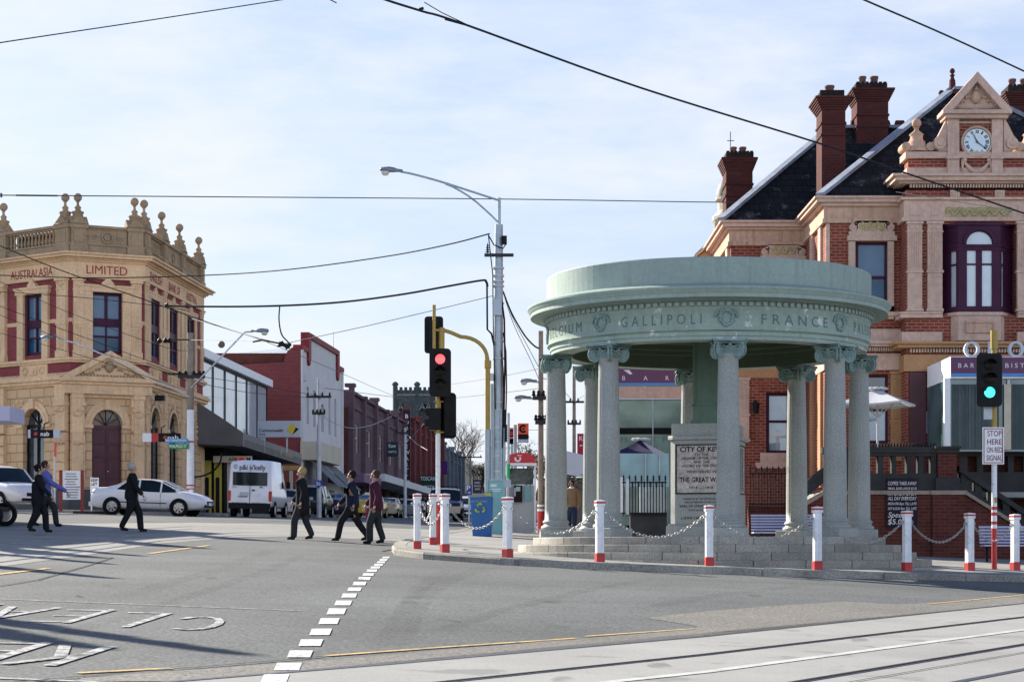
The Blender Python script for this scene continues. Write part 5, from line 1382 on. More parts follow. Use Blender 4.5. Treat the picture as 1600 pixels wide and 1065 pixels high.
# ------------------------------------------------------------------ traffic signals
def signal_head(root, W, w=.50, h=1.04, lit=0, col=None, visor=True, back=False):
    b = MB(W)
    q = []
    r = .09
    for cx, cz, a0 in ((w / 2 - r, h - r, 0), (-w / 2 + r, h - r, 90), (-w / 2 + r, r, 180), (w / 2 - r, r, 270)):
        for i in range(5): a = R(a0 + 22.5 * i); q.append((cx + r * math.cos(a), cz + r * math.sin(a)))
    b.prism(q, 0, .03); b.box(-.14, .14, .03, .22, .08, h - .08)
    hd = b.build('target_board', M['black'], root)
    if back:
        return hd
    for i in range(3):
        z = h - .24 - i * .28
        b = MB(W @ Matrix.Translation((0, 0, z)) @ Matrix.Rotation(R(90), 4, 'X'))
        b.lathe([(.105, 0), (.11, .02), (.10, .03), (.001, .045)], n=20)
        m = glow('signal_lit_' + ('red' if i == 0 else 'green'), col, 1.0) if i == lit else mat('signal_dark_lens', (.02, .018, .015), .2, .3, 6)
        b.build('signal_lens', m, hd)
        b = MB(W @ Matrix.Translation((0, 0, z)) @ Matrix.Rotation(R(90), 4, 'X'))
        b.lathe([(.118, .0), (.122, .20), (.116, .20), (.112, .0)], n=16, a0=R(10), a1=R(170), smooth=True); b.build('visor', M['black'], hd)
    return hd
def banded_pole(root, p, z0, marks, r, parts):
    """parts: list of (z0,z1,material,name)"""
    for a, c, m, nm in parts: MB().tube([(p[0], p[1], a), (p[0], p[1], c)], r, 14).build(nm, m, root)
# right: green light and STOP HERE ON RED SIGNAL
g = G(1553.5, 888.5, .125); d = g.y; zz = lambda y: PZ(y, d)
sp = thing('traffic_light', g, 'green traffic light on white, yellow and red pole with stop here on red signal plate', 'traffic light')
banded_pole(sp, g, 0, None, .055, [(g.z - .05, zz(825), M['red'], 'pole_foot'), (zz(825), zz(797), M['postwhite'], 'pole'), (zz(797), zz(710), M['postwhite'], 'pole'), (zz(710), zz(530), M['yellow'], 'pole_top')])
b = MB()
for y in (819, 805, 796): b.tube([(g.x, d, zz(y)), (g.x, d, zz(y - 5))], .057, 14)
b.build('red_band', M['red'], sp)
b = MB(); b.tube([(g.x, d, zz(545)), (g.x, d, zz(516))], .075, 14); b.build('pole_cap', M['yellow'], sp)
Wd = Matrix.Translation((PX(1543, d), d - .17, zz(636))); signal_head(sp, Wd, .52, 83 * d / F, 2, (.05, .85, .72))
b = MB(); b.box(g.x - .22, g.x - .02, d - .03, d + .0, zz(655), zz(630)); b.build('bracket', M['polegrey'], sp)
b = MB(); b.bp(1535, 1569, 667, 725, d - .10, .02); pl_ = b.build('sign_plate', M['white'], sp, bevel=.008)
b = MB()
for x0, x1, y0, y1 in ((1537, 1567, 669, 670.2), (1537, 1567, 721.8, 723), (1537, 1538.2, 670.2, 721.8), (1565.8, 1567, 670.2, 721.8)): b.bp(x0, x1, y0, y1, d - .104, .006)
for s, y, wd in (('STOP', 681.5, 22), ('HERE', 694.5, 22.5), ('ON RED', 707, 24), ('SIGNAL', 719.5, 24.5)): b.text(s, PX(1552, d), zz(y), 8.6 * d / F, d - .105, bold=.004, fit=wd * d / F)
b.build('lettering', mat('sign_dark_red', (.22, .01, .02), .6, .1, 4), pl_)
b = MB(); b.tube([(g.x + .01, d - .06, zz(785)), (g.x + .01, d - .05, zz(777))], .03, 8); b.build('sticker', mat('sticker_olive', (.3, .25, .08), .6, .2, 5), sp)
# left: red light, rear of two further heads
g = G(684.5, 850, .125); d = g.y; zz = lambda y: PZ(y, d)
sp = thing('traffic_light', g, 'red traffic light with several black heads on red, white and yellow pole', 'traffic light')
gx = g.x
banded_pole(sp, (gx, d), 0, None, .052, [(g.z - .05, zz(779), M['red'], 'pole_foot'), (zz(779), zz(677), M['postwhite'], 'pole'), (zz(677), zz(590), M['yellow'], 'pole_top')])
b = MB()
for y in (774, 783): b.tube([(gx, d, zz(y)), (gx, d, zz(y - 4))], .055, 14)
b.build('white_band', M['postwhite'], sp)
Wd = Matrix.Translation((PX(688.3, d), d - .20, zz(620.5))); signal_head(sp, Wd, .485, 75 * d / F, 0, (.95, .09, .10))
Wd = Matrix.Translation((PX(697, d), d + .18, zz(684))) @ Matrix.Rotation(R(205), 4, 'Z'); signal_head(sp, Wd, .46, 72 * d / F, 9, (0, 0, 0))
b = MB()      # head seen from the side, visors to the left
b.bp(669, 689, 637, 671, d - .12, .26); hd = b.build('pedestrian_head', M['black'], sp, bevel=.02)
b = MB()
for y in (638, 655): b.prism([(PX(663, d), zz(y + 1)), (PX(671, d), zz(y - .5)), (PX(671, d), zz(y + 12)), (PX(666, d), zz(y + 12))], d - .10, d + .12)
b.build('visor', M['black'], hd)
b = MB(); b.tube([(gx - .08, d - .02, zz(675)), (gx + .14, d - .02, zz(675))], .02, 6); b.tube([(gx - .1, d, zz(627)), (gx + .16, d, zz(627))], .02, 6); b.tube([(gx + .05, d - .02, zz(672)), (gx + .05, d - .02, zz(627))], .018, 6); b.build('bracket', M['yellow'], sp)

# ------------------------------------------------------------------ yellow mast arm behind the blue bin
dM = 56.3; zz = lambda y: PZ(y, dM); xx = lambda x: PX(x, dM)
ma = thing('mast_arm_signal', (xx(762), dM, gz(xx(762), dM) + .125), 'tall pole with curved yellow arm carrying a black signal head facing away', 'traffic light')
MB().tube([(xx(762), dM, gz(xx(762), dM)), (xx(762), dM, zz(671))], .085, 12).build('pole', M['galv'], ma)
b = MB(); pts = [(xx(762), dM, zz(671)), (xx(762), dM, zz(575)), (xx(761), dM, zz(560))]
for i in range(1, 9):
    a = R(90 * i / 8); pts.append((xx(720) + (xx(761) - xx(720)) * math.cos(a), dM, zz(560) + (zz(526) - zz(560)) * math.sin(a)))
pts += [(xx(705), dM, zz(519.5)), (xx(688), dM, zz(514))]
b.tube(pts, [.07, .07, .065] + [.055] * 10, 12); b.tube([(xx(762), dM, zz(575)), (xx(762), dM, zz(563))], .10, 12)
b.tube([(xx(690), dM, zz(545)), (xx(690), dM, zz(512))], .085, 12); b.tube([(xx(678.5), dM - .1, zz(546)), (xx(678.5), dM - .1, zz(477))], .05, 10); b.tube([(xx(678.5), dM - .1, zz(516)), (xx(690), dM, zz(516))], .04, 8)
b.build('arm', M['yellow'], ma)
Wd = Matrix.Translation((xx(677.5), dM + .18, zz(551))) @ Matrix.Rotation(R(180), 4, 'Z'); signal_head(ma, Wd, .53, 58 * dM / F, 9, (0, 0, 0))

# ------------------------------------------------------------------ main pole with street lamp, boxes and bundled cables
dP = 57.2; zz = lambda y: PZ(y, dP); xx = lambda x: PX(x, dP); gp = gz(xx(778), dP) + .125
mp_ = thing('street_lamp_pole', (xx(778), dP, gp), 'tall grey steel pole with long curved lamp arm, cable bundles and crossarm', 'lamp post')
MB().tube([(xx(778), dP, gp - .05), (xx(778), dP, zz(600)), (xx(779.5), dP, zz(351))], [.17, .155, .115], 16).build('pole', M['galv'], mp_)
MB().tube([(xx(780), dP, zz(352)), (xx(780), dP, zz(309))], .048, 10).build('lamp_stub', M['galv'], mp_)
b = MB()
b.tube([(xx(x), dP - .02, zz(y)) for x, y in ((779, 313), (760, 307), (740, 300.5), (720, 294), (700, 287.5), (680, 281.5), (660, 276), (642, 271.5), (626, 268.5))], .03, 8)
b.tube([(xx(x), dP - .02, zz(y)) for x, y in ((778, 347), (768, 337), (756, 326), (744, 315.5), (732, 306.5), (720, 299), (708, 292.5), (696, 287.5))], .026, 8); b.build('lamp_arm', M['galv'], mp_)
def luminaire(root, c, s=1.0, rz=0.0, tilt=0.0):
    W = Matrix.Translation(c) @ Matrix.Rotation(rz, 4, 'Z') @ Matrix.Rotation(tilt, 4, 'Y') @ Matrix.Scale(s, 4)
    b = MB(W)
    sec = [(-.36, .05, .03), (-.33, .13, .08), (-.1, .15, .11), (.08, .12, .09), (.10, .07, .07), (.28, .06, .055), (.30, .04, .04)]
    vs = []; n = 10
    for x, hw, hh in sec:
        for j in range(n): a = 2 * math.pi * j / n; vs.append((x, hw * math.cos(a), .02 + (hh if math.sin(a) > 0 else hh * .45) * math.sin(a)))
    b.add(vs, [(i * n + j, i * n + (j + 1) % n, (i + 1) * n + (j + 1) % n, (i + 1) * n + j) for i in range(len(sec) - 1) for j in range(n)], True)
    b.add(vs[:n][::-1], [tuple(range(n))]); b.add(vs[-n:], [tuple(range(n))])
    hd = b.build('lamp_head', mat('lamp_head_grey', (.20, .24, .30), .4, .2, 6, metal=.3), root)
    b = MB(W); b.lathe([(.001, -.14), (.08, -.12), (.12, -.06), (.13, -.02)], (-.2, 0, 0), 12, cap=False); b.build('lens', mat('lamp_lens', (.62, .62, .56), .2, .1, 5), hd)
luminaire(mp_, (xx(613), dP - .02, zz(268)), 1.0, 0, R(4))
b = MB(); b.box(xx(757), xx(802.5), dP - .22, dP - .10, zz(402), zz(397.5)); b.build('crossarm', M['coping'], mp_)
b = MB()
for px in (762,): 
    b.tube([(xx(px), dP - .16, zz(397)), (xx(px), dP - .16, zz(381))], .015, 6)
    for i in range(4): b.lathe([(.02, 0), (.075 - .012 * i, .01), (.02, .05)], (xx(px), dP - .16, zz(396) + .06 * i), 8)
b.build('insulator', M['black'], mp_)
for x0, x1, y0, y1 in ((784, 792, 368, 381), (770.5, 784, 467, 492), (764, 771, 583, 594)): MB().bp(x0, x1, y0, y1, dP - .24, .16).build('junction_box', M['black'] if y0 < 400 else M['signgrey'], mp_)
MB().bp(762, 769, 681, 698, dP - .3, .2).build('junction_box', M['signgrey'], mp_)
b = MB()
for y in (419, 431, 440, 447, 474, 533, 560, 628, 640, 668, 690, 712, 736): b.tube([(xx(778.5), dP, zz(y + 1.2)), (xx(778.5), dP, zz(y - 1.2))], .175, 14)
b.build('clamp_band', M['polegrey'], mp_)
b = MB()
for px, y0, y1, r in ((788, 470, 668, .03), (790.5, 520, 690, .022), (786, 545, 700, .02)): b.tube([(xx(px - 4), dP - .1, zz(y0)), (xx(px), dP - .17, zz(y0 + 30)), (xx(px + 1), dP - .17, zz((y0 + y1) / 2)), (xx(px - 1), dP - .17, zz(y1))], r, 6)
b.tube([(xx(763), dP - .1, zz(366)), (xx(765), dP - .15, zz(385)), (xx(770), dP - .16, zz(430)), (xx(771), dP - .16, zz(520)), (xx(774), dP - .18, zz(640))], .018, 6)
b.tube([(xx(763), dP - .1, zz(368)), (xx(772), dP - .15, zz(384)), (xx(786), dP - .2, zz(390)), (xx(791), dP - .2, zz(382))], .02, 6)
b.tube([(xx(758), dP - .1, zz(438)), (xx(761), dP - .1, zz(445)), (xx(761.5), dP - .1, zz(515)), (xx(768), dP - .15, zz(522)), (xx(772), dP - .15, zz(540))], .03, 6)
b.build('cable_bundle', M['black'], mp_)
b = MB()
for px in (768.5, 783, 787.5): b.tube([(xx(px), dP - .13, gp), (xx(px), dP - .13, zz(640 if px > 780 else 600))], .045, 8)
b.build('conduit', M['galv'], mp_)
MB().bp(789, 796, 663, 690, dP - .25, .14).build('junction_box', M['black'], mp_)

# ------------------------------------------------------------------ bin, cabinet, phone booth
dB_ = 54.0; zz = lambda y: PZ(y, dB_); xx = lambda x: PX(x, dB_)
g = G(753, 836.5, .125)
bn = thing('recycling_bin', (xx(752), dB_, gz(xx(752), dB_) + .125), 'blue recycling bin enclosure with sloping grey lid', 'bin')
gb = gz(xx(752), dB_) + .12
b = MB()
q0 = [(xx(738.5), dB_ - .12, gb), (xx(767), dB_ - .12, gb), (xx(768.5), dB_ + .5, gb), (xx(741), dB_ + .5, gb)]
q1 = [(xx(734.5), dB_ - .2, zz(777)), (xx(769), dB_ - .2, zz(776)), (xx(770.5), dB_ + .56, zz(776)), (xx(737), dB_ + .56, zz(777))]
b.add(q0 + q1, [(0, 3, 2, 1), (4, 5, 6, 7), (0, 1, 5, 4), (1, 2, 6, 5), (2, 3, 7, 6), (3, 0, 4, 7)]); b.build('bin_body', M['bin'], bn, bevel=.015)
b = MB(); X0, X1 = xx(733.8), xx(769.5)
b.add([(X0, dB_ - .22, zz(777)), (X1, dB_ - .22, zz(776)), (X1, dB_ + .58, zz(776)), (X0, dB_ + .58, zz(777)), (X0 + .02, dB_ - .22, zz(774.5)), (X1, dB_ - .22, zz(766.5)), (X1, dB_ + .58, zz(766.5)), (X0 + .02, dB_ + .58, zz(774.5))], [(0, 3, 2, 1), (4, 5, 6, 7), (0, 1, 5, 4), (1, 2, 6, 5), (2, 3, 7, 6), (3, 0, 4, 7)]); b.build('lid', M['binlid'], bn)
b = MB()
lime = mat('lime_print', (.42, .52, .06), .6, .1, 5)
cx, cz = xx(750), zz(794)
for k in range(3):
    a = R(90 + 120 * k); b.at(Matrix.Translation((cx + .10 * math.cos(a), 0, cz + .10 * math.sin(a))) @ Matrix.Rotation(-R(120 * k), 4, 'Y'))
    b.archring(0, -.02, .02, .07, dB_ - .205, dB_ - .195, 20, 175, 8); b.prism([(-.10, 0), (-.02, 0), (-.06, -.06)], dB_ - .205, dB_ - .195)
b.at(Matrix.Identity(4)).text('BOTTLES & CANS', xx(749), zz(784.5), .05, dB_ - .205, fit=.42)
b.box(xx(758), xx(767), dB_ - .225, dB_ - .219, zz(774), zz(770.5)); b.build('lettering', lime, bn)
cab = thing('cable_cabinet', (PX(777, 56.4), 56.4, gz(PX(777, 56.4), 56.4) + .125), 'aqua green street cabinet standing behind the blue bin', 'cabinet')
d = 56.4
b = MB(); b.bp(764.5, 786.5, 751, 834, d - .35, .3); b.build('cabinet_body', M['cabinet'], cab, bevel=.01)
b = MB(); b.bp(764, 787, 748, 751, d - .37, .34); b.build('cabinet_top', M['galv'], cab)
b = MB(); b.bp(767, 776, 756, 760, d - .356, .005); b.bp(768, 783, 763, 764.5, d - .356, .005); b.bp(770, 781, 766, 767.5, d - .356, .005); b.build('notice', M['white'], cab)
d = 60.5; g = gz(PX(815, d), d) + .125
ph = thing('phone_booth', (PX(815, d), d, g), 'open street phone booth with red arched hood and pale lower panel', 'phone booth')
b = MB(); b.box(PX(792, d), PX(836, d), d, d + .12, g, PZ(757, d)); b.build('panel', M['phone'], ph)
b = MB(); 
for px in (790.5, 834.5): b.box(PX(px, d), PX(px + 2.6, d), d - .5, d + .14, g, PZ(728, d))
b.box(PX(790, d), PX(838, d), d - .55, d + .2, PZ(728, d), PZ(724, d)); b.build('frame', M['white'], ph)
b = MB(); q = [(PX(790, d), PZ(724, d)), (PX(838, d), PZ(724, d)), (PX(834, d), PZ(712, d))]
for i in range(9): t = i / 8; q.append((PX(833 - 38 * t, d), PZ(712 - 4 * math.sin(math.pi * t), d)))
b.prism(q, d - .56, d + .2); hood = b.build('hood', M['phonered'], ph)
b = MB(); b.archring(PX(809, d), PZ(717.5, d), .05, .10, d - .575, d - .56, 150, 400, 12); b.box(PX(808, d), PX(815, d), d - .575, d - .56, PZ(713, d), PZ(712, d)); b.build('emblem', M['white'], hood)
b = MB(); b.bp(793, 833.5, 731, 756.5, d + .03, .05); b.build('picture_panel', mat('booth_photo_panel', (.14, .15, .14), .5, .6, 3, fine=.3, fscale=9), ph)
b = MB(); b.bp(803, 816, 758, 784, d - .14, .14); tel = b.build('telephone', M['trim'], ph)
b = MB(); b.bp(806, 813, 760, 767, d - .16, .02); b.tube([(PX(804.5, d), d - .18, PZ(762, d)), (PX(804.5, d), d - .18, PZ(775, d))], .03, 8); b.build('handset', M['signgrey'], tel)
b = MB(); b.bp(820, 829, 758, 783, d - .04, .04); b.build('notice', M['cabinet'], ph)
# parking-rule plate on its little post, hidden base behind the posts
d = 55.6; g = gz(PX(795, d), d) + .125
pp = thing('green_sleeved_post', (PX(794.5, d), d, g), 'thin grey post with green sleeve and white plate beside the aqua cabinet', 'post')
MB().tube([(PX(794.5, d), d, g), (PX(794.5, d), d, PZ(645, d))], .035, 8).build('pole', M['galv'], pp)
MB().tube([(PX(794.5, d), d, PZ(747, d)), (PX(794.5, d), d, PZ(724, d))], .045, 8).build('sleeve', mat('green_sleeve', (.0, .38, .10), .4, .1, 3), pp)
MB().bp(789, 798.5, 749, 761, d - .06, .03).build('plate', M['signgrey'], pp)
# two hanging bank signs beyond
for px0, px1, y0, y1, d, lab in ((809, 826, 661, 691, 82, 'orange and black square bank sign on a pole beyond the phone booth'), (795, 803, 668, 690, 92, 'smaller orange and black bank sign half hidden behind the lamp pole')):
    hs = thing('pole_sign', (PX(px0, d), d, gz(PX(px0, d), d)), lab, 'sign')
    px = px0 - 4 if px0 > 800 else px0 + 5
    MB().tube([(PX(px, d), d + .1, gz(PX(px, d), d)), (PX(px, d), d + .1, PZ(y0 + 2, d))], .07, 8).build('pole', M['galv'], hs)
    MB().bp(px0, px1, y0, y0 + 17, d, .12).build('sign_face', M['orange'], hs)
    b = MB(); b.bp(px0, px1, y0 + 17, y0 + 25, d, .12); b.bp(px0, px1, y1 - 4 - (0 if px0 > 800 else -3), y1 - 3.9 + 0, d, .12); b.build('sign_base', M['black'], hs)
    MB().bp(px0, px1, y0 + 25.05, y1, d, .12).build('sign_foot', M['signgrey'], hs)
    b = MB(); cx = PX((px0 + px1) / 2, d); zc = PZ(y0 + 8.5, d); b.archring(cx, zc, .09, .17, d - .02, d, 45, 315, 16); b.box(cx - .05, cx + .07, d - .02, d - .002, zc - .03, zc + .03); b.build('emblem', M['ink'], hs)
# ------------------------------------------------------------------ ivory corner bank on the left
A0, B0, C0 = V((-20.41, 92.0, 0)), V((-17.26, 93.56, 0)), V((-16.35, 105.5, 0))
ul = V((-.81, .587, 0)).normalized()
L0 = A0 + ul * 9.9
bank = thing('bank_building', (-19, 94, gz(-19, 94) + .1), 'two storey ivory and red brick corner bank with ball finials and arched openings', 'building')
zg = gz(-20, 92) - .2
FL, FC, FR = frame(L0, A0), frame(A0, B0), frame(B0, C0)
LL, LC, LR = 9.9, (B0 - A0).length, (C0 - B0).length
zz = dict(cop=15.1, bal=14.2, cor=13.8, fr=13.45, ar=12.75, cap=12.1, pil=9.15, sill=8.9, sc=8.15, scb=7.75, door=7.3, plinth=2.85)
CW = .92         # half width of the chamfer window unit
def bays():
    """frame, wall length, bay centres, kind"""
    return ((FL, LL, (LL - 2.42, LL - 7.2), 'L'), (FC, LC, (LC / 2,), 'C'), (FR, LR, (2.0, 5.55, 9.2), 'R'))
ww = {'L': .66, 'C': .70, 'R': .86}
# walls with real openings
bk_ = MB(); iv = MB()
for Fm, L, cs, k in bays():
    hs = [(c - ww[k], c + ww[k], 9.2, 12.05) for c in cs]
    bk_.at(Fm).wall(0, L, 8.3, 12.9, hs, 0, .35 if k != 'R' else .18)
    aw = {'L': .74, 'C': .72, 'R': .90}[k]; top = {'L': 6.72, 'C': 6.62, 'R': 6.9}[k]
    lo = [(c - aw, c + aw, 3.0 if k != 'C' else zg + .4, top) for c in cs]
    iv.at(Fm).wall(0, L, zg, 8.3, lo, -.05, .45 if k != 'R' else .22, arch=tuple(range(len(lo))))
bk_.build('brick_wall', M['bankbrick'], bank)
iv.build('rendered_wall', M['ashlar'], bank)
MB().slab([(L0.x, L0.y), (A0.x, A0.y), (B0.x, B0.y), (C0.x, C0.y), (C0.x - 9, C0.y + 4), (L0.x, L0.y + 9)][:], 14.0, 14.05).build('flat_roof', M['coping'], bank)
b = MB(); b.at(frame(C0, V((C0.x - 8, C0.y + 3, 0)))).wall(0, 8, zg, 15.0); b.at(frame(V((L0.x, L0.y + 8, 0)), L0)).wall(0, 8, zg, 15.0); b.build('rear_wall', M['bankbrick'], bank)
MB().slab([(L0.x + .9, L0.y + .6), (A0.x + .3, A0.y + .6), (B0.x - .5, B0.y + .6), (C0.x - .6, C0.y - .3), (C0.x - 4, C0.y)], zg, 13).build('dark_core', M['interior'], bank)
# horizontal mouldings running round all three faces; projections are mitred at the corners
def course(name, steps, m):
    b = MB()
    pts0 = [L0, A0, B0, C0]
    ns = []
    for p, q in zip(pts0[:-1], pts0[1:]):
        u = (q - p).normalized(); ns.append(V((u.y, -u.x, 0)))
    for z0, z1, pj in steps:
        out = []
        for i, p in enumerate(pts0):
            if i == 0: n = ns[0] * pj
            elif i == 3: n = ns[2] * pj
            else:
                n = (ns[i - 1] + ns[i]); n = n * (pj / (1 + ns[i - 1].dot(ns[i])))
            out.append(p + n)
        C1 = out[3] + (C0 - B0).normalized() * pj
        vs = []
        ring = out[:3] + [C1]
        inn = [p - (ns[min(i, 2)] * .2) for i, p in enumerate(pts0)]
        for p in ring: vs += [(p.x, p.y, z0), (p.x, p.y, z1)]
        for p in inn: vs += [(p.x, p.y, z0), (p.x, p.y, z1)]
        fs = []
        for i in range(3):
            fs += [(2 * i, 2 * i + 2, 2 * i + 3, 2 * i + 1), (2 * i + 1, 2 * i + 3, 8 + 2 * i + 3, 8 + 2 * i + 1), (2 * i, 8 + 2 * i, 8 + 2 * i + 2, 2 * i + 2)]
        fs += [(6, 14, 15, 7)]
        b.add(vs, fs)
    return b.build(name, m, bank)
course('cornice', [(13.44, 13.52, .14), (13.522, 13.60, .24), (13.602, 13.72, .46), (13.722, 13.80, .56)], M['ivory'])
course('frieze', [(12.72, 13.438, .06), (12.66, 12.718, .14)], M['ivory'])
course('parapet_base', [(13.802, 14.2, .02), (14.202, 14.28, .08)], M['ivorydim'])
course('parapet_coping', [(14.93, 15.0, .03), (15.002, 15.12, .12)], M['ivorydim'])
course('string_course', [(8.86, 8.98, .20), (8.76, 8.858, .12), (7.72, 7.80, .10), (7.802, 7.95, .22), (7.952, 8.12, .34), (8.122, 8.18, .26)], M['ivory'])
course('plinth', [(zg, 2.75, .14), (2.752, 2.9, .10)], mat('bluestone_plinth', (.085, .088, .09), .8, .25, 2))
for Fm, L, cs, k in bays():
    cuts = sorted(cs); edges = [0] + [e for c in cuts for e in (c - ww[k] - .4, c + ww[k] + .4)] + [L]
    b = MB(Fm)
    for i in range(0, len(edges), 2):
        if edges[i + 1] > edges[i]: b.box(edges[i], edges[i + 1], -.035, .02, 10.62, 10.80)
    b.build('middle_band', M['ivory'], bank)
def pil(Fm, u0, u1, name='pilaster'):
    pj = .5 if Fm is FR else 1.25
    b = MB(Fm @ Matrix.Diagonal((1, pj, 1, 1))); c = (u0 + u1) / 2; w = (u1 - u0) / 2
    b.box(u0, u1, -.14, .05, 8.985, 12.1); b.box(u0 - .04, u1 + .04, -.18, .05, 8.99, 9.3); b.box(u0 - .03, u1 + .03, -.17, .05, 10.5, 10.62); b.box(u0 - .02, u1 + .02, -.16, .05, 12.1, 12.16)
    b.box(u0, u1, -.15, .05, 12.16, 12.52); b.box(u0 - .06, u1 + .06, -.22, .05, 12.52, 12.655)
    for s in (-1, 1): b.bar((c + s * w * .9, -.17, 12.45), (c, -.17, 12.22), .05, .05)
    b.tube([(c, -.19, 12.35), (c, -.15, 12.35)], .06, 8)
    for i in range(3): t = u0 + (u1 - u0) * (.22 + .22 * i); b.box(t, t + (u1 - u0) * .11, -.158, -.1, 9.4, 10.4)
    # lower storey pier with joints and capital
    zj = 2.9
    while zj < 5.4:
        b.box(u0 - .03, u1 + .03, -.22, .0, zj, min(zj + .37, 5.5)); zj += .425
    b.box(u0 - .02, u1 + .02, -.165, 0, 2.9, 5.5)
    b.box(u0 - .01, u1 + .01, -.2, 0, 5.6, 6.75); b.box(u0 - .07, u1 + .07, -.28, 0, 6.75, 6.9); b.box(u0 - .03, u1 + .03, -.22, 0, 6.9, 7.72)
    for s in (-1, 0, 1): b.ball((c + s * w * .6, -.22, 6.55), .10, 8); b.ball((c + s * w * .5, -.25, 5.0), .06, 6)
    return b.build(name, M['ivory'], bank)
for u in (LL - .70, LL - 4.95, LL - 9.6): pil(FL, u, u + .62)
for u in (.16, LC - .64): pil(FC, u, u + .48)
for u in (.12, 3.45, 7.1, LR - .66): pil(FR, u, u + .56)
def bank_window(Fm, c, w):
    sh = Matrix.Diagonal((1, .45, 1, 1)) if Fm is FR else Matrix.Diagonal((1, 1.2, 1, 1))
    b = MB(Fm @ sh)
    b.box(c - w - .42, c - w, -.12, .05, 8.99, 12.05); b.box(c + w, c + w + .42, -.12, .05, 8.99, 12.05)
    b.box(c - w - .5, c + w + .5, -.16, .05, 12.05, 12.36); b.box(c - w - .56, c + w + .56, -.2, .05, 12.28, 12.38)
    q = [(c - .46, 12.36), (c + .46, 12.36)] + [(c + .3 * math.cos(R(20 * i)), 12.38 + .24 * math.sin(R(20 * i))) for i in range(10)]
    b.prism(q, -.17, .02); b.prism([(c - .16, 12.6), (c + .16, 12.6), (c, 12.76)], -.18, 0); b.tube([(c, -.2, 12.47), (c, -.1, 12.47)], .09, 10)
    s = b.build('window_surround', M['ivory'], bank)
    b = MB(Fm); f = .09
    for x0, x1, z0, z1 in ((c - w, c - w + f, 9.2, 12.05), (c + w - f, c + w, 9.2, 12.05), (c - w + f, c + w - f, 9.2, 9.36), (c - w + f, c + w - f, 11.93, 12.05), (c - w + f, c + w - f, 10.48, 10.86), (c - .06, c + .06, 10.82, 11.93), (c - .03, c + .03, 9.36, 10.55), (c - w + f, c + w - f, 9.98, 10.06)):
        b.box(x0, x1, .05 if Fm is FR else .12, .15 if Fm is FR else .24, z0, z1)
    wn = b.build('window', M['purple'], bank)
    gy = .12 if Fm is FR else .2
    b = MB(Fm); b.quad((c - w, gy, 9.98), (c + w, gy, 9.98), (c + w, gy, 12.05), (c - w, gy, 12.05)); b.build('pane', M['blueglass'] if Fm is not FR else M['glass'], wn)
    b = MB(Fm); b.quad((c - w, gy, 9.2), (c + w, gy, 9.2), (c + w, gy, 9.98), (c - w, gy, 9.98)); b.build('pane', M['deepblue'], wn)
    b = MB(Fm)             # apron panel under the sill
    b.box(c - w - .3, c + w + .3, -.06, .02, 8.2, 8.75); b.box(c - .26, c + .26, -.1, 0, 8.28, 8.68); b.tube([(c, -.13, 8.48), (c, -.08, 8.48)], .12, 10)
    for s in (-1, 1):
        b.tube([(c + s * (w * .9 + .16 * math.cos(R(a))), -.09, 8.47 + .16 * math.sin(R(a))) for a in range(0, 331, 30)], .035, 5)
    b.build('apron_panel', M['ivory'], bank)
for Fm, L, cs, k in bays():
    for c in cs:
        bank_window(Fm, c, ww[k])
        aw = {'L': .74, 'C': .72, 'R': .90}[k]; top = {'L': 6.72, 'C': 6.62, 'R': 6.9}[k]; zc = top - aw
        b = MB(Fm if k != 'R' else Fm @ Matrix.Diagonal((1, .5, 1, 1))); b.archring(c, zc, aw, aw + .16, -.13, 0); b.archring(c, zc, aw + .16, aw + .36, -.10, 0); b.box(c - .13, c + .13, -.22, 0, top - .02, top + .44)
        for s in (-1, 1): b.box(c + s * (aw + .22) - .26, c + s * (aw + .22) + .26, -.17, 0, zc - .16, zc - .002)
        b.build('arch_moulding', M['ivory'], bank)
        if k == 'C': continue
        b = MB(Fm); f = .07
        for x0, x1, z0, z1 in ((c - aw, c - aw + f, 3.0, zc), (c + aw - f, c + aw, 3.0, zc), (c - aw, c + aw, zc - .12, zc), (c - .035, c + .035, 3.0, zc - .12), (c - aw, c + aw, 3.0, 3.15)): b.box(x0, x1, .1 if k == 'R' else .2, .16 if k == 'R' else .3, z0, z1)
        for a in (45, 90, 135): b.bar((c, .13 if k == 'R' else .25, zc), (c + aw * math.cos(R(a)), .13 if k == 'R' else .25, zc + aw * math.sin(R(a))), .04, .04)
        wn = b.build('arched_window', M['black'], bank)
        b = MB(Fm); gy = .15 if k == 'R' else .28; b.quad((c - aw, gy, 3.0), (c + aw, gy, 3.0), (c + aw, gy, top), (c - aw, gy, top)); b.build('pane', M['glass'], wn)
    if k in 'LR':             # rosette-filled spandrels, rusticated courses
        b = MB(Fm); rnd = random.Random(8)
        for c in cs:
            for i in range(70):
                x = c + rnd.uniform(-1.35, 1.35) * (1 if k == 'L' else .85); z = rnd.uniform(5.75, 7.15)
                zc = 6.1
                if math.hypot(x - c, z - zc) < 1.1: continue
                b.ball((x, -.06, z), rnd.uniform(.05, .09), 6)
        b.build('carved_ornament', M['ivory'], bank)
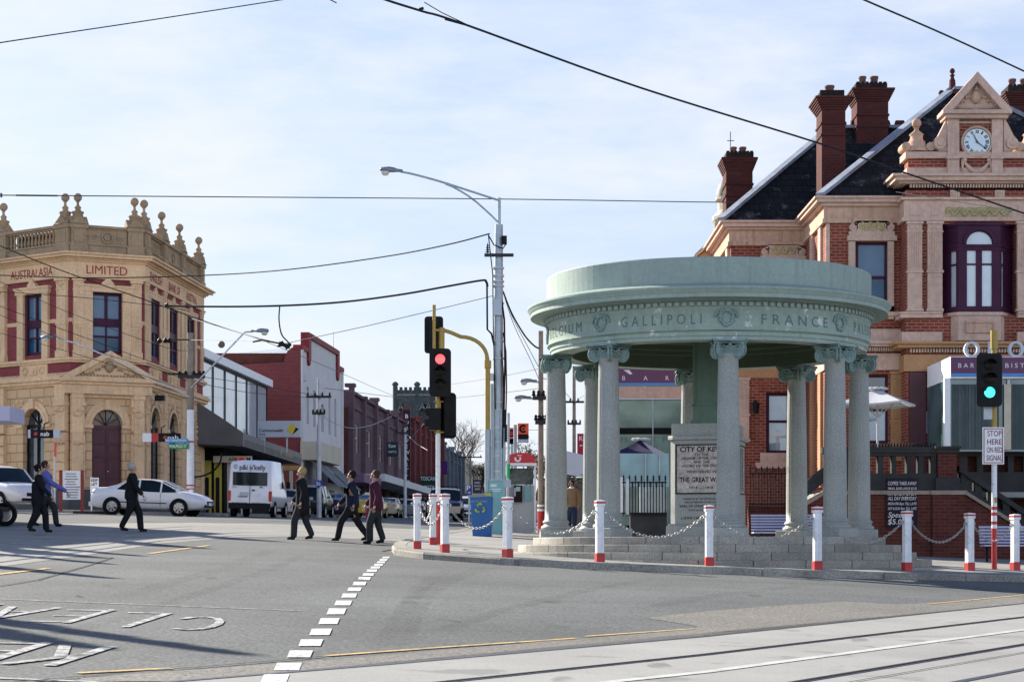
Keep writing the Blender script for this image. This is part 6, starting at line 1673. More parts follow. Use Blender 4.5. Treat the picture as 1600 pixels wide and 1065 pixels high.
# chamfer: double doors under a fanlight, pediment above
b = MB(FC); c = LC / 2
for s in (-1, 1):
    x0, x1 = (c - .70, c - .01) if s < 0 else (c + .01, c + .70)
    b.box(x0, x1, .2, .28, zg + .5, 5.80)
    for z0, z1 in ((2.5, 3.3), (3.45, 4.3), (4.45, 4.95), (5.05, 5.55)): b.box(x0 + .1, x1 - .1, .17, .21, z0, z1)
    for z in (3.37, 4.37, 5.0):
        for i in range(4): b.ball((x0 + .08 + .15 * i, .19, z), .03, 5)
b.box(c - .72, c + .72, .15, .3, 5.72, 5.90)
dr = b.build('double_door', M['maroon'], bank)
b = MB(FC); b.ball((c + .07, .14, 3.75), .04, 8); b.build('handle', M['alloy'], dr)
b = MB(FC); b.quad((c - .72, .26, 5.9), (c + .72, .26, 5.9), (c + .72, .26, 6.62), (c - .72, .26, 6.62)); fl = b.build('fanlight', M['tealglass'], bank)
b = MB(FC)
for a in (30, 60, 90, 120, 150): b.bar((c, .24, 5.9), (c + .70 * math.cos(R(a)), .24, 5.9 + .70 * math.sin(R(a))), .03, .03)
b.build('glazing_bar', M['black'], fl)
b = MB(FC)
for s in (-1, 1):
    x = c + s * 1.46; b.box(x - .24, x + .24, -.32, 0, 2.9, 7.3); b.box(x - .28, x + .28, -.36, 0, 5.5, 5.62); b.box(x - .28, x + .28, -.37, 0, 7.1, 7.3)
    b.box(x - .27, x + .27, -.36, 0, 2.9, 3.25)
    for i in range(7): a = R(180 + 30 * i); b.ball((x + .2 * math.cos(a), -.34, 6.45 + .2 * math.sin(a)), .05, 6)
    b.ball((x, -.36, 5.0), .10, 8); b.ball((x - .12, -.34, 5.02), .07, 6); b.ball((x + .12, -.34, 5.02), .07, 6)
b.box(c - 1.18, c + 1.18, -.2, 0, 7.15, 7.3)
b.build('door_surround', M['ivory'], bank)
b = MB(FC)
b.box(-.28, LC + .28, -.42, 0, 7.30, 7.72); b.box(-.36, LC + .36, -.52, 0, 7.722, 7.86); b.box(-.46, LC + .46, -.66, 0, 7.862, 8.05)
za, zt = 8.052, 9.30
for s in (-1, 1):
    ex = -.5 if s < 0 else LC + .5
    b.prism([(ex, za), (c, zt), (c, zt - .24), (ex - s * .56, za)], -.66, 0)
b.prism([(.1, za + .001), (LC - .1, za + .001), (c, zt - .22)], -.38, 0)
pd = b.build('pediment', M['ivory'], bank)
b = MB(FC)
for s in (-1, 1):
    for i in range(8): b.ball((c + s * (.15 + .15 * i), -.40, 8.2 + .05 * (i % 2) + .42 * max(0, 1 - i / 5)), .085 - .004 * i, 7)
    for i in range(9): b.ball((c + s * (.1 + .15 * i), -.40, 8.16), .05, 6)
b.ball((c, -.42, 8.58), .22, 10, 1.3)
b.build('carved_ornament', M['ivorydim'], pd)
# parapet: piers, baluster screens, medallion panel, ball finials on gabled caps
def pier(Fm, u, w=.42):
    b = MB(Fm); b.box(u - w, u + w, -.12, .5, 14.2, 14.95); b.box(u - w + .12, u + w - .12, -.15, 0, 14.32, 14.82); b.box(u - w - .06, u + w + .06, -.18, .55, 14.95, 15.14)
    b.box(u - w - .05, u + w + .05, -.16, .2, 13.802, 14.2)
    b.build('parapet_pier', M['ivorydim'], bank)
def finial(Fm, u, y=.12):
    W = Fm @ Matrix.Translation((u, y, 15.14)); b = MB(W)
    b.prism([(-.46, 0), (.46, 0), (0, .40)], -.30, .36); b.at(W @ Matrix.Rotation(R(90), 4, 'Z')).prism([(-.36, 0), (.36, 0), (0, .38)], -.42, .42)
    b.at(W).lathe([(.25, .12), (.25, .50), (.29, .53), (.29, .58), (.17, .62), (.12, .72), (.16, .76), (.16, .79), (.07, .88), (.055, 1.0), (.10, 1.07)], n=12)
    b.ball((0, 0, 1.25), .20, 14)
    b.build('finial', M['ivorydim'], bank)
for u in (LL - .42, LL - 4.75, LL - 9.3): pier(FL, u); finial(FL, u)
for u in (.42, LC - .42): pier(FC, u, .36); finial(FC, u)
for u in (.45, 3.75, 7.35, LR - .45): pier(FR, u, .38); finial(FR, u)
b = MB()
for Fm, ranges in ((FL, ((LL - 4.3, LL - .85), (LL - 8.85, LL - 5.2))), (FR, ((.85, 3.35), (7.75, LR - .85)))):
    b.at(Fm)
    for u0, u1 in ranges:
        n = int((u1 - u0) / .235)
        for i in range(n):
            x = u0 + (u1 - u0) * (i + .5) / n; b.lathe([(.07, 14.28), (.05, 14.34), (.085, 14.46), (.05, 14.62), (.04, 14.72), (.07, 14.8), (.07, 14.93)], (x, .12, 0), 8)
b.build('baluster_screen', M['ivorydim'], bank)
b = MB()
for Fm, ranges in ((FL, ((LL - 4.3, LL - .85), (LL - 8.85, LL - 5.2))), (FR, ((.85, 3.35), (7.75, LR - .85)))):
    for u0, u1 in ranges: b.at(Fm).box(u0, u1, .55, .6, 14.0, 14.98)
b.build('parapet_back', mat('dark_parapet_back', (.12, .07, .045), .9, .2, 2), bank)  # dark brown stands in for the roof shading seen between the balusters
b = MB(FC); b.box(.8, LC - .8, -.0, .3, 14.28, 14.93)
b.archring(c, 14.6, .20, .28, -.06, 0, 0, 360, 24); b.archring(c, 14.6, .0, .15, -.05, 0, 0, 360, 18)
for s in (-1, 1):
    for o in (.55, .78): b.archring(c + s * o, 14.6, .06, .105, -.04, 0, 0, 360, 14)
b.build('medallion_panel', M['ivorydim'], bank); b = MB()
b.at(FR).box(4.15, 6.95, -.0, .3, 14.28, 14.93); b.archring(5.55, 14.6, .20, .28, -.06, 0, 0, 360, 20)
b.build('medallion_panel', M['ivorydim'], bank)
b = MB(FC); b.text('LIMITED', c - .02, 12.88, .40, -.07, bold=0.0, fit=1.92)
b.at(FL).text('AUSTRALASIA', LL - 2.55, 12.84, .40, -.07, bold=.005, fit=2.95)
b.at(FR)
for s, u in (('ENGLISH', 2.0), ('BANK OF', 5.6), ('AUSTRAL', 9.2)): b.text(s, u, 12.86, .40, -.07, bold=.01, fit=2.3)
b.build('lettering', M['redletter'], bank)
b = MB(FR @ Matrix.Translation((.55, -.5, 7.25))); b.box(-.14, .14, -.35, .1, -.13, .13); b.tube([(0, -.1, .1), (0, .3, .35)], .02, 6); b.build('flood_lamp', M['black'], bank)
# projecting bank signs
def blade(Fm, u, z0, z1, L, lab, segs):
    root = bpy.data.objects.new('blade_sign', None); COL.objects.link(root); root.parent = bank; root.location = world(bank).inverted() @ (Fm @ V((u, 0, z0)))
    return root
def bank_sign(W, lab, w, h, cells, txt):
    o = thing('bank_sign', W.translation, lab, 'sign')
    for x0, x1, m, nm in cells: MB(W).box(x0, x1, -.06, .06, 0, h).build(nm, m, o)
    b = MB(W); b.text('nab', txt[0], h * .25, h * .52, -.065, bold=.01, fit=txt[1] * 1.15); b.build('lettering', M['white'], o)
    b = MB(W)
    cx, cz = txt[2], h * .5; q = []
    for i in range(14): a = 2 * math.pi * i / 14; r = h * (.30 if i % 2 == 0 else .16); q.append((cx + r * math.cos(a), cz + r * math.sin(a)))
    b.prism(q, -.07, -.055); b.build('emblem', M['red'], o)
    b = MB(W); b.tube([(w * .5, 0, h), (w * .5, 0, h + .25), (w * .5, .9, h + .4)], .03, 6); b.build('bracket', M['black'], o)
    return o
d = 91.0; bank_sign(Matrix.Translation((PX(44, d), d, PZ(684, d))), 'black nab sign projecting before the left arched window of the ivory bank', 1.45, 13 * d / F, [(0, .12, M['signgrey'], 'sign_end'), (.12, 1.16, M['black'], 'sign_face'), (1.16, 1.46, M['signgrey'], 'sign_end')], (.78, .34, .36))
d = 90.0; bank_sign(Matrix.Translation((PX(223, d), d, PZ(690, d))), 'white, red and black nab sign projecting at the corner beside the street name plates', 1.7, 13.5 * d / F, [(0, .40, M['white'], 'sign_end'), (.40, .72, M['red'], 'sign_stripe'), (.72, 1.72, M['black'], 'sign_face')], (1.38, .42, 1.02))

# ------------------------------------------------------------------ corner pole with two lamps and street names
d = 84.0; xx = lambda x: PX(x, d); zz2 = lambda y: PZ(y, d); g = gz(xx(297), d) + .1
cp = thing('utility_pole', (xx(297.5), d, g), 'white banded pole at the bank corner with crossarm, two lamps and street name plates', 'utility pole')
MB().tube([(xx(297.5), d, zz2(640)), (xx(297.5), d, zz2(520))], [.15, .135], 12).build('pole_top', M['timber'], cp)
MB().tube([(xx(297.5), d, g - .1), (xx(297.5), d, zz2(640))], [.17, .15], 12).build('pole', M['postwhite'], cp)
b = MB()
for y in (758, 764, 770, 690): b.tube([(xx(297.5), d, zz2(y + 1)), (xx(297.5), d, zz2(y - 1.2))], .175, 12)
b.build('red_band', M['red'], cp)
b = MB(); b.box(xx(279), xx(321), d - .2, d - .08, zz2(591), zz2(586)); b.box(xx(262), xx(318), d + .1, d + .22, zz2(585), zz2(582)); b.tube([(xx(321), d - .15, zz2(588)), (xx(302), d - .15, zz2(604))], .02, 5); b.bar((xx(262), d - .1, zz2(531)), (xx(297), d - .1, zz2(531)), .06, .06); b.build('crossarm', M['coping'], cp)
b = MB()
for px in (281, 291, 304, 313, 319): b.lathe([(.03, 0), (.08, .02), (.05, .08), (.07, .12), (.02, .18)], (xx(px), d - .14, zz2(586)), 8)
for px in (247, 256, 262): b.lathe([(.05, -.08), (.12, -.02), (.08, .06), (.02, .14)], (xx(px + 3), d - .1, zz2(533)), 8)
b.build('insulator', M['black'], cp)
b = MB(); b.tube([(xx(297), d - .1, zz2(620)), (xx(240), d - .8, zz2(592)), (xx(180), d - 1.4, zz2(562)), (xx(130), d - 1.8, zz2(542)), (xx(106), d - 2, zz2(536.5))], .035, 6); b.tube([(xx(298), d - .1, zz2(607)), (xx(340), d - .3, zz2(566)), (xx(383), d - .5, zz2(523)), (xx(386), d - .5, zz2(520.5)), (xx(398), d - .5, zz2(520))], .035, 6); b.build('lamp_arm', M['polegrey'], cp)
luminaire(cp, (xx(95), d - 2, zz2(535)), 1.0, 0, R(-6))
luminaire(cp, (xx(407), d - .5, zz2(520)), 1.15, R(180), 0)
b = MB(); b.bp(264, 295, 693, 701, d - .25, .03); np_ = b.build('street_name_plate', M['signgreen'], cp)
b = MB(); b.text('WALPOLE ST', xx(279.5), zz2(699.3), .12, d - .255, fit=.74); b.build('lettering', M['white'], np_)
b = MB(); b.bp(259, 294, 685, 691.5, d - .30, .03); np_ = b.build('street_name_plate', M['signsky'], cp)
b = MB(); b.text('BABY CHANGE ROOMS', xx(276.5), zz2(690), .10, d - .305, fit=.88); b.build('lettering', M['white'], np_)
# ------------------------------------------------------------------ notice board, keep-left island, red disc post
d = 85.5; g = gz(PX(115, d), d) + .13
nb_ = thing('church_notice_board', (PX(114, d), d, g), 'white notice board between two dark red posts on the bank footpath', 'notice board')
for px in (95, 128.5):
    MB().box(PX(px, d) - .06, PX(px, d) + .06, d - .06, d + .06, g - .05, PZ(734, d)).build('post', M['maroon'] if 0 else mat('post_dull_red', (.26, .05, .04), .6, .2, 3), nb_)
b = MB(); b.bp(98, 127, 735, 780, d - .03, .05); bd = b.build('board', M['white'], nb_)
b = MB()
rnd = random.Random(3)
for i in range(10):
    y = 739 + 4.1 * i; w_ = rnd.uniform(16, 24); b.bp(101 + rnd.uniform(0, 3), 101 + w_, y, y + 1.6, d - .036, .004)
b.build('lettering', mat('faded_print', (.25, .25, .28), .8, .2, 4), bd)
d = 82.0; g = gz(PX(141, d), d)
kl = thing('traffic_sign', (PX(142, d), d, g), 'small white keep left sign with black arrow on a low traffic island', 'sign')
MB().box(PX(118, d), PX(166, d), d - .5, d + .6, g - .1, g + .11).build('island', M['coping'], kl)
MB().tube([(PX(143, d), d, g), (PX(143, d), d, PZ(745, d))], .03, 8).build('pole', M['postwhite'], kl)
Wk = Matrix.Translation((PX(148, d), d - .05, PZ(771, d)))
MB(Wk).box(-.17, .17, 0, .03, 0, .66).build('sign_plate', M['white'], kl)
b = MB(Wk); b.text('KEEP', 0, .50, .11, -.005, bold=.02, fit=.26).text('LEFT', 0, .34, .11, -.005, bold=.02, fit=.24); b.bar((.12, -.005, .26), (-.06, -.005, .10), .05, .004); b.prism([(-.14, .03), (.0, .07), (-.10, .18)], -.006, -.001); b.build('lettering', M['ink'], kl)
d = 86.5; g = gz(PX(86, d), d) + .13
rd = thing('sign_post', (PX(86, d), d, g), 'thin grey post with small red and white plate before the bank door', 'sign')
MB().tube([(PX(85.5, d), d, g), (PX(85.5, d), d, PZ(691, d))], .04, 8).build('pole', M['polegrey'], rd)
MB().box(PX(84.5, d), PX(88.5, d), d - .04, d - .02, PZ(713, d), PZ(691, d)).build('sign_plate', mat('faded_red_sign', (.65, .12, .10), .6, .1, 4), rd)
# pale awning end of the neighbouring shop cut by the left edge
d = 82; tag(MB().box(PX(-60, d), PX(15, d), d, d + 2.5, PZ(657, d), PZ(634, d)).build('shop_awning', mat('lilac_awning', (.42, .42, .56), .6, .06, 1)), 'pale lilac shop awning end at the left edge of the photo', 'awning')
# ------------------------------------------------------------------ buildings along the left side of the street
def XL(y): return -12.2 + .06 * (y - 149)
# --- modern bank branch: glazed upper storey behind a deep grey canopy
mb_ = thing('bank_branch', (-15, 112, gz(-15, 112) + .13), 'modern bank branch with wedge shaped grey canopy and glazed upper storey', 'building')
d = 104.0; X = lambda p: PX(p, d); Z = lambda y: PZ(y, d)
xe0, xe1 = -14.02, -13.30
b = MB(); b.prism([(X(308), Z(628)), (X(350), Z(655)), (X(379.5), Z(675.6)), (X(379.5), Z(696.5)), (X(300), Z(693))], d, d + .35); b.build('canopy_flank', M['grey'], mb_)
b = MB(frame((xe0, d + .005), (xe1, 126))); b.box(0, 22, 0, .35, 5.52, 6.22); fa = b.build('canopy_fascia', M['greylight'], mb_)
b = MB(); b.slab([(xe0 + .02, d + .36), (xe1, 126), (-18, 126), (-18, d + .36)], 5.56, 5.9); b.build('canopy_soffit', M['grey'], mb_)
b = MB(frame((xe0, d), (xe1, 126)))
b.text('CommonBank', 16.5, 5.75, .26, -.006, bold=.01, fit=3.2); b.bar((13.2, -.01, 5.72), (13.6, -.01, 6.12), .02, .2); b.build('lettering', mat('gold_letter', (.45, .33, .06), .6, .1, 4), fa)
gw0, gw1 = (-16.85, 107.5), (-15.62, 127)
Fm = frame(gw0, gw1); Lg = math.hypot(gw1[0] - gw0[0], gw1[1] - gw0[1])
b = MB(Fm); b.quad((0, 0, 5.9), (Lg, 0, 5.9), (Lg, 0, 10.4), (0, 0, 10.4)); b.build('glazing', glass('sky_reflecting_glass', (.46, .54, .58), .02, 1.0, .08), mb_)  # pale base colour carries the sky reflection
b = MB(Fm)
for i in range(7): u = .1 + (Lg - .3) * i / 6; b.box(u, u + .14, -.06, .1, 5.9, 10.4)
b.box(0, Lg, -.06, .1, 10.36, 10.5); b.build('mullion', M['black'], mb_)
b = MB(Fm); b.box(-.3, Lg + .3, -.35, 6, 10.5, 10.95); b.build('roof_edge', M['white'], mb_)
b = MB(Fm); b.box(-.05, Lg, .4, 6, 5.9, 10.4); b.build('upper_storey', M['grey'], mb_)
# shopfront under the canopy: yellow machine surrounds, dark openings
b = MB(); b.box(-19.5, -15.4, 106.6, 107, gz(-17, 106) - .3, 5.56); b.at(frame((-15.4, 106.6), (-14.6, 126))).box(0, 19.4, 0, .3, gz(-14, 110) - .2, 5.56); b.build('shopfront_wall', M['interior'], mb_)
d = 106.4
b = MB()
for px0, px1 in ((317, 330), (334.5, 346)):
    b.bp(px0, px1, 719, 806, d, .15)
sf = b.build('yellow_surround', M['atm'], mb_)
b = MB()
for px0, px1 in ((320.5, 326.5), (337, 343)):
    x0, x1 = PX(px0, d), PX(px1, d); b.box(x0, x1, d - .03, d + .02, PZ(800, d), PZ(748, d)); b.archring((x0 + x1) / 2, PZ(748, d), 0, (x1 - x0) / 2, d - .03, d + .02)
    b.box(x0 + .05, x1 - .05, d - .05, d, PZ(770, d), PZ(760, d))
b.build('cash_machine', M['black'], sf)
b = MB(); b.bp(333, 393, 712, 722, d - .6, .3); s_ = b.build('hanging_sign', M['cream'], mb_)
b = MB(); b.text('ASK ATM', PX(374, d - .61), PZ(720, d - .61), .2, d - .61, bold=.01); b.build('lettering', M['ink'], s_)
b = MB(); b.bp(404, 470, 727, 734, 112, .3); b.build('fascia_sign', mat('dull_gold_sign', (.36, .26, .10), .6, .15, 2), mb_)
for px, y0, y1 in ((355, 722, 800), (388, 722, 800), (430, 735, 800), (452, 735, 800)): MB().bp(px, px + 5, y0, y1, 110 if px > 400 else 106.2, .2).build('window_pillar', M['cream'], mb_)
b = MB()
b.tube([(PX(302, 103), 103, PZ(745, 103))] + [(PX(302 + 44 * math.sin(R(a)), 103), 103, PZ(712 + 33 * math.cos(R(a)), 103)) for a in range(15, 100, 12)], .05, 6); b.build('canopy_bracket', M['blackiron'], mb_)
d = 111.0
sg = thing('bank_roof_sign', (PX(436, d), d, PZ(684, d)), 'pale grey illuminated Commonwealth style roof sign with yellow diamond on the canopy'.replace('Commonwealth style ', ''), 'sign')
MB().bp(402, 470, 657, 683, d, .3).build('sign_box', M['signgrey'], sg, bevel=.04)
b = MB(); b.text('Commonwealth', PX(423.5, d), PZ(674.2, d), .165, d - .006, bold=.02, fit=38 * d / F).text('Bank', PX(410, d), PZ(680, d), .15, d - .006, fit=10 * d / F); b.build('lettering', M['ink'], sg)
b = MB(); cx, cz, r = PX(457, d), PZ(670, d), .34
b.prism([(cx - r, cz), (cx - .02, cz - r), (cx + r * .55, cz + r * .3), (cx, cz + r)], d - .012, d - .002); b.build('diamond', mat('bank_yellow', (.62, .46, .03), .5, .05, 2), sg)
b = MB(); b.prism([(cx + r * .55, cz + r * .3), (cx - .02, cz - r), (cx + r, cz)], d - .011, d - .001); b.build('diamond_shade', M['ink'], sg)  # black printed part of the diamond emblem
b = MB()
for px in (412, 448): b.bar((PX(px, d), d + .15, PZ(683, d)), (PX(px, d), d + .15, PZ(706, d)), .08, .08)
b.build('strut', M['polegrey'], sg)
# --- red brick and white fronted hall
wh = thing('white_fronted_hall', (-13, 138, gz(-13, 138) + .13), 'white rendered hall front with red curved parapet and red brick side wall', 'building')
f0, f1 = (-13.76, 130.0), (-12.49, 146.6); Fm = frame(f0, f1); Lw = 16.65
zg = gz(-13, 140)
def U(px, y=None):
    m = (px - HX) / F; return (-13.76 - 130 * m) / (.997 * m - .0763)
b = MB(Fm)
hs = [(U(p) - w / 2, U(p) + w / 2, z0, z1) for p, w, z0, z1 in ((481, .85, 8.5, 10.95), (491.3, .85, 8.45, 10.9), (504, 1.2, 8.3, 10.2), (514.8, .8, 8.3, 11.0), (524, .8, 8.3, 11.0))]
b.wall(0, Lw, zg, 13.3, hs, 0, .35); b.box(3.0, 13.8, 0, .4, 13.3, 14.2); b.build('facade', M['palewall'], wh)
b = MB(Fm)
for h in hs: b.quad((h[0], .3, h[2]), (h[1], .3, h[2]), (h[1], .3, h[3]), (h[0], .3, h[3]))
b.build('pane', M['glass'], wh)
b = MB(Fm)
b.box(2.9, 13.9, -.18, .45, 14.2, 14.55); b.box(-.1, 2.2, -.15, .5, 13.2, 13.5); b.box(14.6, Lw + .1, -.15, .5, 13.2, 13.5)
for s, u in ((1, 2.55), (-1, 14.25)):
    b.prism([(u - .45, 14.55), (u + .45, 14.55), (u + .45, 13.0), (u + .25, 12.5), (u - .1, 12.35), (u - .4, 12.6), (u - .45, 13.2)], -.16, .4)
b.build('parapet_coping', mat('oxide_red_paint', (.21, .025, .03), .6, .2, 2), wh)
b = MB(Fm); b.box(-.0, .5, -.12, 0, zg, 13.2); b.box(Lw - .5, Lw, -.12, 0, zg, 13.2); b.box(.3, .9, -.25, 0, 11.2, 11.6); b.build('pilaster', M['palewall'], wh)
dd = 130.0
b = MB()
q = [(PX(330, dd), zg), (PX(330, dd), PZ(572, dd)), (PX(443, dd), PZ(565.5, dd))]
for i in range(7): a = R(90 * i / 6); q.append((PX(463, dd) - (PX(463, dd) - PX(444, dd)) * math.cos(a), PZ(565, dd) + (PZ(541, dd) - PZ(565, dd)) * math.sin(a)))
q += [(-13.76, PZ(541, dd)), (-13.76, zg)]
b.prism(q, dd + .004, dd + .4); b.build('side_wall', M['redbrick'], wh)
b = MB(); b.quad((PX(362, dd), dd + .5, PZ(571, dd)), (PX(446, dd), dd + .5, PZ(565.5, dd)), (PX(450, dd + 9), dd + 9, PZ(543, dd + 9)), (PX(322, dd + 9), dd + 9, PZ(556, dd + 9)))
b.quad((PX(330, dd), dd + .5, PZ(572, dd)), (PX(362, dd), dd + .5, PZ(571, dd)), (PX(322, dd + 9), dd + 9, PZ(556, dd + 9)), (PX(300, dd + 9), dd + 9, PZ(558, dd + 9)))
b.build('roof', M['tin'], wh)
MB().slab([(-14.3, 130.5), (-13.0, 146.5), (-20, 146.5), (-20, 130.5)], zg, 13.0).build('hall_body', M['brownbrick'], wh)
b = MB(); b.tube([(PX(521, 143), 143, PZ(560, 143)), (PX(521, 143), 143, PZ(518, 143))], .02, 5); b.build('aerial', M['polegrey'], wh)
b = MB(Fm); b.box(-.2, 9, -1.2, .0, 6.0, 7.2); b.build('shop_sign_box', M['cream'], wh)
b = MB(Fm)
for u0, u1 in ((.2, 4.6), (5.4, 10.2)): b.add([(u0, -.6, 6.0), (u1, -.6, 6.0), (u1, -2.4, 4.35), (u0, -2.4, 4.35), (u0, -.6, 5.95), (u1, -.6, 5.95), (u1, -2.4, 4.3), (u0, -2.4, 4.3)], [(0, 3, 2, 1), (4, 5, 6, 7), (0, 1, 5, 4), (2, 3, 7, 6), (1, 2, 6, 5), (3, 0, 4, 7)])
b.build('canvas_awning', mat('grey_awning', (.16, .165, .17), .8, .15, 1), wh)
b = MB(Fm); b.box(.2, Lw - .2, -.05, .0, zg, 4.2); sw = b.build('shopfront', M['interior'], wh)
b = MB(Fm)
for u0, u1, z0, z1, m in ((1.0, 3.0, 2.6, 3.7, 0), (5.8, 7.2, 2.6, 4.0, 0), (8.2, 9.0, 2.4, 3.9, 0), (11, 13.4, 2.8, 4.0, 0)): b.box(u0, u1, -.10, -.05, z0, z1)
b.build('window', M['mirror'], sw)
b = MB(Fm); b.box(5.2, 11.5, -.3, -.05, 4.0, 4.35); b.build('shop_band', mat('olive_band', (.22, .20, .03), .6, .1, 2), sw)
b = MB(Fm); b.box(10.4, Lw + 2, -2.6, 0, 4.9, 5.5); b.build('awning', mat('mauve_fascia', (.16, .085, .15), .6, .1, 2), wh)
# --- plum brick row, red brick store, slate blue shop, cream shop
def rowhouse(name, label, y0, y1, top, m, piers, floors, awz=None, awm=None, side=None, wcol='glass', pz=.35, cop=None):
    a, c = (XL(y0), y0), (XL(y1), y1); L = math.hypot(c[0] - a[0], c[1] - a[1]); Fm = frame(a, c); zg = gz(*c)
    root = thing(name, ((a[0] + c[0]) / 2 - .5, (y0 + y1) / 2, zg + .13), label, 'building')
    hs = []
    for k in range(piers):
        u0 = L * k / piers + L / piers * .24; u1 = L * (k + 1) / piers - L / piers * .24
        for z0, z1 in floors: hs.append((u0, u1, z0, z1))
    b = MB(Fm); b.wall(0, L, zg - .3, top, hs, 0, .35); b.at(frame((a[0] - 9, a[1] + .002), a)).wall(0, 9, zg - .3, top); b.build('brick_wall' if 'brick' in m.name else 'wall', m, root)
    MB(Fm).box(.1, L, .6, 9, zg, top - .5).build('building_body', m, root)
    for k in range(piers + 1):
        b = MB(Fm); u = min(max(L * k / piers, .4), L - .4); b.box(u - .38, u + .38, -pz, 0, zg, top + (.0 if k % 2 else .45)); b.box(u - .46, u + .46, -pz - .1, .3, top + (.0 if k % 2 else .45), top + (.25 if k % 2 else .7)); b.build('pier', m, root)
    b = MB(Fm); b.box(0, L, -.25, .4, top, top + .22); b.box(0, L, -.12, 0, (floors[-1][1] + top) / 2, (floors[-1][1] + top) / 2 + .25); b.build('coping', cop or m, root)
    wn = None
    for h in hs:
        b = MB(Fm); f = .08; b.box(h[0], h[0] + f, .1, .2, h[2], h[3]); b.box(h[1] - f, h[1], .1, .2, h[2], h[3]); b.box(h[0], h[1], .1, .2, h[3] - f, h[3]); b.box(h[0], h[1], .1, .2, (h[2] + h[3]) / 2, (h[2] + h[3]) / 2 + .08); wn = b.build('window', M['cream'], root)
        b = MB(Fm); b.quad((h[0], .18, h[2]), (h[1], .18, h[2]), (h[1], .18, h[3]), (h[0], .18, h[3])); b.build('pane', M[wcol], wn)
    if awz:
        b = MB(Fm); b.box(0, L, -2.7, 0, awz, awz + .55); aw = b.build('awning', awm, root)
        b = MB(Fm); b.box(0, L, -.06, -.0, zg, awz - .02); b.build('shopfront', M['interior'], root)
        b = MB(Fm)
        for k in range(piers * 2):
            u = L * (k + .2) / (piers * 2); b.box(u, u + L / piers * .26, -.1, -.05, zg + .6, awz - .6)
        b.build('shop_window', M['tealglass'], root)
    return root, Fm, L
r1, F1, L1 = rowhouse('plum_brick_shop', 'long plum coloured brick shop row with stepped parapet piers', 149, 185, 11.9, M['plumbrick'], 5, [(7.6, 9.8)], 5.3, mat('white_fascia', (.5, .5, .5), .6, .1, 2))
MB(frame((XL(149) - 3.2, 148.6), (XL(149) + .02, 148.6))).wall(0, 3.2, 2, 10.8).build('side_wall', M['brownbrick'], r1)
b = MB(F1)
for z in (10.3, 10.7, 11.1, 11.5): b.box(10, L1 - .5, -.04, .02, z, z + .08)
b.build('brick_course', M['plumbrick'], r1)
r2, F2, L2 = rowhouse('red_brick_store', 'tall red brick store with close vertical piers beside the tall vertical sign', 186.5, 222, 12.7, brick('store_red_brick', (.20, .05, .05), (.165, .042, .042), (.18, .08, .08)), 7, [(6.9, 10.6)], 5.3, mat('mauve_awning', (.20, .125, .16), .6, .1, 2))
r3, F3, L3 = rowhouse('slate_blue_shop', 'dark slate blue shop front with columns beyond the red brick store', 223, 249, 11.6, M['slateblue'], 5, [(7.2, 9.6)], 6.0, M['slateblue'])
r4, F4, L4 = rowhouse('cream_shop', 'far cream shop with small dark windows at the end of the street', 250, 282, 11.2, M['cream'], 6, [(7.8, 9.4)], 6.3, M['grey'])
# tall vertical sign
d = 184.5
vs_ = thing('vertical_sign', (PX(635.5, d), d, PZ(757, d)), 'tall narrow maroon sign with white letters stacked one under another', 'sign')
MB().bp(630, 641, 640, 756, d, .35).build('sign_board', mat('sign_dark_maroon', (.035, .012, .022), .5, .15, 2), vs_)
b = MB(); q = []
x0, x1 = PX(629, d), PX(642, d); xm = (x0 + x1) / 2
q = [(x0, PZ(640, d)), (x1, PZ(640, d))] + [(xm + (x1 - x0) / 2 * math.cos(R(20 * i)), PZ(640, d) + .55 * math.sin(R(20 * i))) for i in range(10)]
b.prism(q, d - .05, d + .4); b.build('sign_cap', M['maroon'], vs_)
b = MB()
for i, ch in enumerate('BOBSTEWART'): b.text(ch, xm, PZ(653 + 9.4 * i, d), .37, d - .01, bold=.012)
b.text('of', xm, PZ(744, d), .2, d - .01).text('Kew', xm, PZ(752, d), .24, d - .01); b.build('lettering', M['chalk'], vs_)
def flat_sign(name, label, px0, px1, y0, y1, d, m, text=None, tm=None, lines=None, leg=False, cat='sign'):
    o = thing(name, (PX((px0 + px1) / 2, d), d, PZ(y1, d)), label, cat)
    MB().bp(px0, px1, y0, y1, d, .12).build('sign_board', m, o)
    if lines:
        b = MB()
        for s, px, y, h, w_ in lines: b.text(s, PX(px, d), PZ(y, d), h * d / F, d - .008, fit=w_ * d / F, bold=.01)
        b.build('lettering', tm, o)
    if leg: MB().tube([(PX((px0 + px1) / 2, d), d + .15, gz(PX(px0, d), d)), (PX((px0 + px1) / 2, d), d + .15, PZ(y0, d))], .05, 6).build('pole', M['galv'], o)
    return o
flat_sign('hanging_sign', 'dark hanging sign with white letters on the plum brick row', 604.5, 622, 690, 713, 168, mat('hanging_sign_dark', (.03, .045, .055), .6, .2, 2), tm=M['chalk'], lines=(('Kew', 613, 699, 6, 11), ('GIFTS', 613, 707, 3, 12)))
flat_sign('fascia_sign', 'maroon fascia sign with white capital letters under the plum awning', 575, 606, 741, 750, 152, M['maroon'], tm=M['chalk'], lines=(('JEANS', 593, 748.5, 6, 24),))
flat_sign('hanging_sign', 'dark green hanging sign with white capitals right of the vertical sign', 655.5, 690, 742, 768, 190, mat('sign_bottle_green', (.012, .045, .035), .5, .15, 2), tm=M['chalk'], lines=(('TOSCANO', 671, 750, 6, 28), ('PIZZA', 671, 762, 4, 16)))
flat_sign('banner', 'purple banner hung in front of the slate blue shop', 690, 699, 720, 741, 200, mat('banner_purple', (.075, .012, .12), .7, .1, 2), cat='banner')
